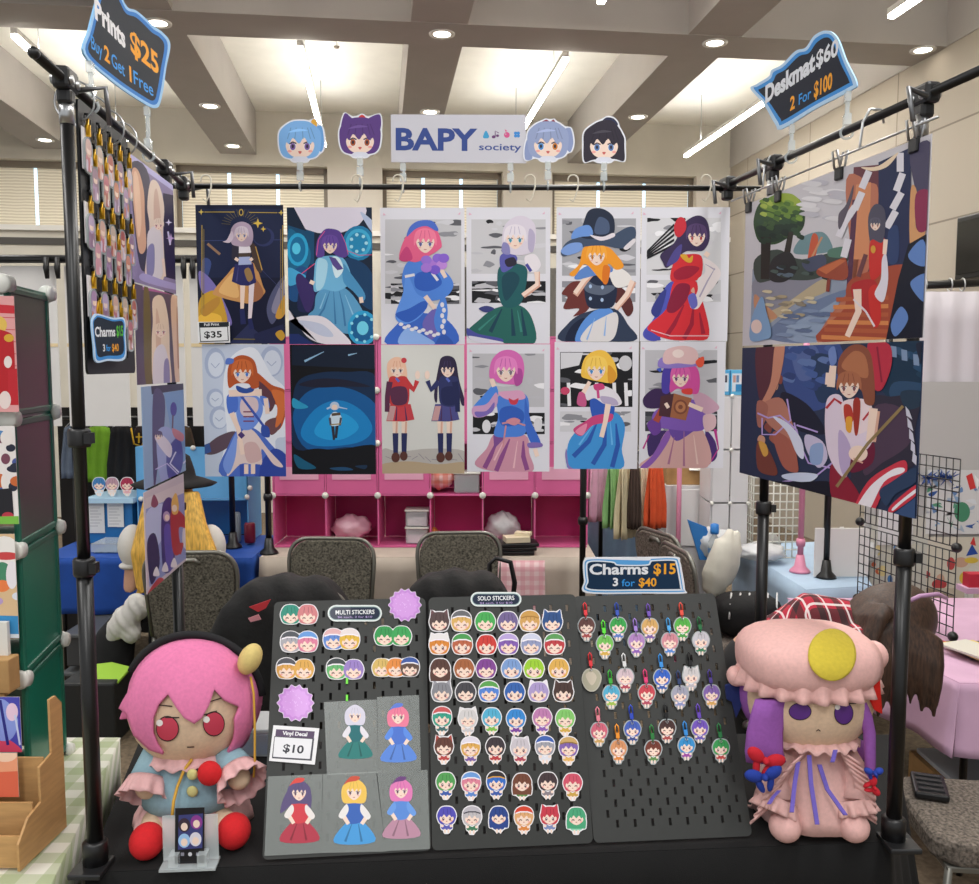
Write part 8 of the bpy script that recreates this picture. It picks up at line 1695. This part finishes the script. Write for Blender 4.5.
for k, px in enumerate((936, 962, 975)): tag(obj('curtain_ring', MB().tube([V((at(px, 0, Ys2).x, Ys2 + .03 * cos(q_), zb2 + .012 + .034 * sin(q_))) for q_ in [2 * pi * j / 12 for j in range(12)]], .004, 5, closed=True), steel), 'small ring on the right screen bar, %s from the left' % ORD[k], 'ring', 'rings on the right screen bar')
Yq = 4.95; a_, b_ = at(915, 416, Yq), at(1010, 462, Yq)
tag(obj('lower_panel', MB().box(((a_.x + at(941, 0, Yq).x) / 2, Yq, (a_.z + b_.z) / 2), (at(941, 0, Yq).x - a_.x, .02, a_.z - b_.z)), wp), 'white panel strip below the white cloth screen', 'panel')
t = thing('goods_shelf', (at(970, 0, Yq).x, Yq, b_.z), 'small shelf of bright goods under the white screen at the right edge', 'shelf'); xs0, xs1 = at(944, 0, Yq).x, at(1010, 0, Yq).x
obj('back', MB().box(((xs0 + xs1) / 2, Yq + .12, (a_.z + b_.z) / 2), (xs1 - xs0, .01, a_.z - b_.z)), mat('shelf_brown', '5a3a34', .7), t); obj('shelf_board', MB().box(((xs0 + xs1) / 2, Yq + .05, b_.z - .01), (xs1 - xs0, .2, .02)), wc, t)
wiregrid(t, V((xs0, Yq - .03, b_.z + .002)), V((1, 0, 0)), V((0, 0, 1)), xs1 - xs0, .16, 12, 5, .003, wc)
for sx_ in (xs0 + .02, xs1 - .02): obj('support', MB().box((sx_, Yq + .1, b_.z / 2), (.03, .03, b_.z)), wc, t)
rr = random.Random(3)
for k in range(12):
    x = at(947 + k * 4.6, 0, Yq).x; tag(obj('hanging_charm', MB().box((x, Yq + .07, a_.z - .06), (.02, .02, .09)), mat('goods_%d' % (k % 6), ('b82a4a', 'd88aa8', '7a2a5a', 'c86a8a', 'e0a050', '2a3a6a')[k % 6], .5)), 'small bright keepsake hanging on the right goods shelf, number %d from the left' % (k + 1) if 0 else 'small bright keepsake in the hanging row of the right goods shelf', 'keepsake', 'keepsakes hanging on the right goods shelf')
for px, col, r, lb in ((955, '3a3a8a', .05, 'navy plush ball on the right goods shelf'), (970, 'd8b02a', .055, 'yellow plush ball on the right goods shelf'), (963, '5a4a9a', .035, 'violet plush ball on the right goods shelf')):
    tag(obj('plush_ball', MB().ell((at(px, 0, Yq).x, Yq + .02 + r * .5, b_.z + r), r, 14, 10), fel('ball_' + col, col)), lb, 'plush toy', 'plush balls on the right goods shelf')
mb = MB(); rr = random.Random(5); c_ = at(938, 478, Yp - .01)
for k in range(60): d_ = V((rr.uniform(-1, 1), rr.uniform(-1, 1), rr.uniform(-.6, 1))).normalized(); s_ = c_ + V((rr.uniform(-.07, .07), 0, 0)); mb.tube([s_, s_ + d_ * .055], [.006, .002], 4)
tag(obj('tinsel_tuft', mb, mat('tinsel_blue', '2a4a8a', .5)), 'blue shaggy tuft on top of the prints at the right stall', 'tinsel', kind='stuff')
# television on the right wall
xw = 4.46; pv = room(xw, 0, 0); 
d0, d1 = hit(963, 218, room(4.46, 5, 0), RU), hit(1010, 280, room(4.46, 5, 0), RU)
tv = thing('wall_tv', (d0 + d1) / 2, 'black flat television on the panelled wall at the right edge', 'television')
v0 = (d0 - room(0, 0, 0)).dot(RD); v1 = (d1 - room(0, 0, 0)).dot(RD); z0_, z1_ = hit(963, 280, room(4.46, 5, 0), RU).z, d0.z
obj('screen', rbox(MB(), 4.40, 4.42, v1 + .03, v0 - .03, z0_ + .04, z1_ - .04), mat('screen_black', '060608', .15), tv); obj('bezel', rbox(MB(), 4.41, 4.455, v1, v0, z0_, z1_), blackp, tv, bevel=.01)
# bits on the lilac cloth and under it
tag(obj('red_pen', MB().tube([onz(933, 640, .756), onz(945, 644, .756)], .012, 8), mat('pen_red', 'c83a4a', .4)), 'short red stick on the lilac cloth by the wire grid foot', 'stick')
for k in range(3): tag(obj('booklet', MB().box(onz(976, 650, .752 + .012 * k), (.14, .2, .008), rz=.2 * k), mat('book_%d' % k, ('2c2c34', 'd8c070', 'c8c4b8')[k], .6)), ('dark', 'yellow', 'pale')[k] + ' booklet in the small pile on the lilac cloth at the right edge', 'booklet', 'booklets on the lilac cloth')
cb = V((1.55, 3.0, .0)); t = thing('cardboard_box', (2.1, 3.45, 0), 'flat open cardboard box lined with white under the lilac table', 'box'); obj('box_body', MB().box((2.1, 3.45, .10), (.66, .44, .2)), kraft, t); obj('white_liner', MB().box((2.1, 3.45, .211), (.62, .4, .02)), mat('liner_white', 'c4ccd2', .5), t, bevel=.004)
t = thing('backpack', (1.98, 3.35, 0), 'black backpack at the right edge under the lilac cloth', 'bag'); obj('body', MB().ell((2.25, 3.88, .22), (.2, .16, .22), 20, 14, fn=lambda d: (abs(d.x) ** 3 + abs(d.y) ** 3 + abs(d.z) ** 3) ** (-1 / 3)), jk, t)
# ================================================================ the two people
psk = mat('skin_tone', 'c89a80', .6, noise=.04, nscale=30)
def limb(mb, pts, rs): return mb.tube(pts, rs, 14)
# --- seated person in a black hat, seen from behind
hx = at(172, 500, 4.66).x; X = lambda dx, Y, z: V((hx + dx, Y, z))
t = thing('person', (hx, 4.62, .45), 'person in a black pointed-brim hat and white puff-sleeved blouse seated with back turned', 'person')
b = MB()
b.ell(X(0, 4.70, 1.13), (.082, .098, .118), 20, 14); limb(b, [X(0, 4.69, 1.06), X(0, 4.67, .96)], [.05, .06])
b.ell(X(0, 4.66, .83), (.15, .095, .18), 20, 14); limb(b, [X(0, 4.66, .92), X(0, 4.67, .56)], [.13, .135]); b.ell(X(0, 4.69, .55), (.17, .14, .12), 20, 12)
for s in (-1, 1):
    limb(b, [X(s * .13, 4.66, .95), X(s * .195, 4.65, .88), X(s * .225, 4.63, .66), X(s * .13, 4.86, .74), X(s * .07, 4.95, .785)], [.055, .05, .04, .033, .026])
    b.ell(X(s * .04, 5.0, .785), (.035, .05, .022), 12, 8)
    for f in range(4): limb(b, [X(s * (.02 + .016 * f), 5.03, .785), X(s * (.02 + .016 * f), 5.08 - .006 * abs(f - 1.5), .775)], [.009, .0075])
    limb(b, [X(s * .07, 5.0, .79), X(s * .085, 5.04, .785)], [.011, .009])
    limb(b, [X(s * .09, 4.72, .54), X(s * .12, 4.88, .535), X(s * .12, 4.90, .27), X(s * .12, 4.86, .07)], [.085, .06, .05, .036]); b.ell(X(s * .12, 4.90, .045), (.042, .11, .042), 14, 8)
b.ell(X(0, 4.80, 1.11), (.014, .02, .02), 8, 6)
for s in (-1, 1): b.ell(X(s * .083, 4.70, 1.12), (.014, .022, .032), 8, 6)
obj('body', b, psk, t, remesh=.011)
blw = mat('blouse_white', 'cfcdc8', .85, bump=.4, bscale=60); b = MB(); b.ell(X(0, 4.66, .83), (.172, .118, .19), 24, 16); limb(b, [X(0, 4.66, .9), X(0, 4.67, .62)], [.15, .155]); limb(b, [X(0, 4.67, .96), X(0, 4.67, 1.0)], [.08, .065])
bl = obj('blouse', b, blw, t, remesh=.013)
for s in (-1, 1): obj('puff_sleeve', MB().ell(X(s * .205, 4.64, .875), (.072, .075, .115), 24, 16, fn=lambda d: 1 + .05 * sin(atan2(d.y, d.x) * 9) * (1 - abs(d.z))).ell(X(s * .222, 4.635, .775), (.054, .055, .022), 18, 8), blw, bl)
hair = mat('hair_blonde', 'd6a848', .5, noise=.35, nscale=18, stretch=(6, 6, .6)); b = MB()
b.ell(X(0, 4.685, 1.14), (.098, .112, .128), 20, 14)
for i, dx in enumerate((-.10, -.07, -.035, 0, .035, .07, .105, .14, .17)):
    limb(b, [X(dx * .7, 4.60, 1.16), X(dx * 1.0, 4.555, 1.0), X(dx * 1.35, 4.535, .86 + .02 * (i % 2)), X(dx * 1.5 + .01 * (-1) ** i, 4.53, .68 - .03 * (i % 3))], [.045, .042, .04, .012])
limb(b, [X(-.10, 4.62, 1.1), X(-.125, 4.57, .95), X(-.15, 4.56, .8), X(-.13, 4.55, .68), X(-.16, 4.54, .62)], [.03, .03, .026, .02, .008])
obj('hair', b, hair, t, remesh=.009)
hat = mat('hat_black', '0d0d0f', .85, noise=.3, nscale=30); h = MB()
h.lathe([(.185, -.012), (.2, 0), (.16, .022), (.118, .035), (.112, .07), (.088, .14), (.03, .18)], X(0, 4.685, 1.20), 32, fold=lambda q, i: (.10 * abs(cos(q)) ** 6 if i < 2 else 0) + .03 * sin(q * 3 + i))
ht = obj('hat', h, hat, t); obj('hat_ribbon', MB().prism([(-.09, 0), (.05, -.01), (.1, .05), (-.02, .06), (-.1, .045)], X(-.02, 4.60, 1.30), (1, 0, 0), V((0, .5, .86)), .03), mat('ribbon_white', 'c4c4c4', .7), ht, bevel=.008)
skb = mat('skirt_black', '121214', .9, noise=.3, nscale=20); k = MB()
k.lathe([(.14, .62), (.18, .56), (.22, .50)], (0, 0, 0), 36, fold=lambda q, i: .04 * sin(q * 11)); k.v = [(hx + x, 4.69 + y, z) for x, y, z in k.v]
for s in (-1, 1): limb(k, [X(s * .1, 4.7, .54), X(s * .13, 4.86, .55), X(s * .14, 4.86, .2)], [.10, .085, .085])
limb(k, [X(-.19, 4.62, .56), X(-.27, 4.55, .42), X(-.3, 4.5, .2)], [.06, .1, .12])
obj('skirt', k, skb, t, remesh=.016)
fr = MB()
for k, (px, y, r) in enumerate(((137, 607, .06), (126, 620, .065), (117, 628, .05), (131, 632, .05), (112, 636, .03))): fr.ell(at(px, y, 4.47), (r, r * .8, r * 1.1), 26, 16, fn=lambda d: 1 + .16 * sin(atan2(d.y, d.x) * 7 + d.z * 6 + k))
obj('apron_frill', fr, blw, t, remesh=.008)
# --- person bent forward in a red checked shirt
Yq = 3.0; t = thing('person', (1.05, 3.05, 0), 'person in a red plaid shirt with brown hair bending down over the lilac table', 'person')
b = MB(); W = lambda px, py, Y: at(px, py, Y)
pel, ch_, sh_, hd = W(772, 668, 3.08), W(820, 642, 3.05), W(858, 638, 3.02), W(892, 630, 2.98)
b.ell(pel, (.17, .16, .15), 20, 14); limb(b, [pel, pel.lerp(ch_, .5), ch_, sh_], [.14, .135, .15, .12]); limb(b, [sh_, hd], [.06, .055]); b.ell(hd + V((.02, -.01, -.01)), (.1, .09, .12), 20, 14, R=Matrix.Rotation(1.1, 3, 'Y'))
b.ell(hd + V((.08, -.02, -.085)), (.018, .018, .02), 8, 6)
for s in (-1, 1):
    a0 = sh_ + V((-.07, s * .14, .0)); limb(b, [a0, a0 + V((.0, s * .02, -.03)), a0 + V((-.09, s * .02, -.25)), a0 + V((-.13, 0, -.43))], [.06, .055, .042, .03]); h0 = a0 + V((-.135, 0, -.48)); b.ell(h0, (.02, .035, .05), 10, 8)
    for f in range(4): limb(b, [h0 + V((0, -.024 + .016 * f, -.03)), h0 + V((.012, -.024 + .016 * f, -.09 + .006 * abs(f - 1.5)))], [.0095, .0075])
    limb(b, [h0 + V((.01, -.02, .01)), h0 + V((.03, -.035, -.035))], [.011, .009])
    q = pel + V((0, s * .09, 0)); limb(b, [q, V((q.x - .02, q.y, .48)), V((q.x - .06, q.y, .07))], [.1, .065, .042]); b.ell(V((q.x, q.y, .045)), (.12, .045, .042), 12, 8)
obj('body', b, psk, t, remesh=.012)
plaid = check_mat('red_plaid', 'a81c34', [('x', .065, 0, .022, '141416', .75), ('s', .065, 0, .022, '141416', .75), ('x', .065, .55, .006, 'd8d0d0', .8), ('s', .065, .55, .006, 'd8d0d0', .8)], .9)
b = MB(); limb(b, [pel.lerp(ch_, -.05), pel.lerp(ch_, .5) + V((0, 0, .01)), ch_ + V((0, 0, .015)), sh_ + V((0, 0, .01))], [.165, .155, .165, .12])
for s in (-1, 1): a0 = sh_ + V((-.07, s * .14, 0)); limb(b, [sh_ + V((-.02, s * .08, 0)), a0, a0 + V((.0, s * .02, -.03)), a0 + V((-.09, s * .02, -.24)), a0 + V((-.125, 0, -.38))], [.09, .08, .07, .055, .045])
obj('shirt', b, plaid, t, remesh=.014)
b = MB(); b.ell(pel + V((-.01, 0, -.03)), (.18, .17, .17), 20, 14)
for s in (-1, 1): q = pel + V((0, s * .09, 0)); limb(b, [q, V((q.x - .02, q.y, .48)), V((q.x - .06, q.y, .1))], [.12, .085, .07])
obj('trousers', b, skb, t, remesh=.015)
brown = mat('hair_brown', '3e2a1e', .55, noise=.6, nscale=22, stretch=(7, 7, .6)); b = MB()
b.ell(hd + V((-.01, .01, .02)), (.135, .125, .165), 22, 16, R=Matrix.Rotation(1.1, 3, 'Y')); rr = random.Random(2)
for i in range(26):
    s = -1 + 2 * i / 25; st = hd + V((-.11 + .20 * (i / 25), -.075 - .02 * abs(s), .055 - .06 * abs(s))); e = rr.uniform(-.02, .02); limb(b, [st, st + V((e * .3, -.03, -.08)), st + V((e * .7, -.035, -.15)), st + V((e, -.03, -.20 - .055 * rr.random()))], [.034, .027, .02, .006])
for i in range(16): st = hd + V((-.07 - .003 * i, -.11 + .015 * i, .10 - .004 * i)); e = rr.uniform(-.02, .02); limb(b, [st, st + V((-.035, -.02, -.025)), st + V((-.06 + e, -.04, -.09)), st + V((-.065 + e * 1.5, -.045, -.16 - .05 * rr.random()))], [.034, .028, .02, .006])
hr = obj('hair', b, brown, t, remesh=.0075)
c0 = W(915, 592, 2.86); obj('hair_band', MB().tube([W(905, 603, 2.855), W(920, 596, 2.85), W(938, 594, 2.88), W(946, 598, 2.95)], .007, 6), mat('band_lilac', 'b48ab0', .5), hr)
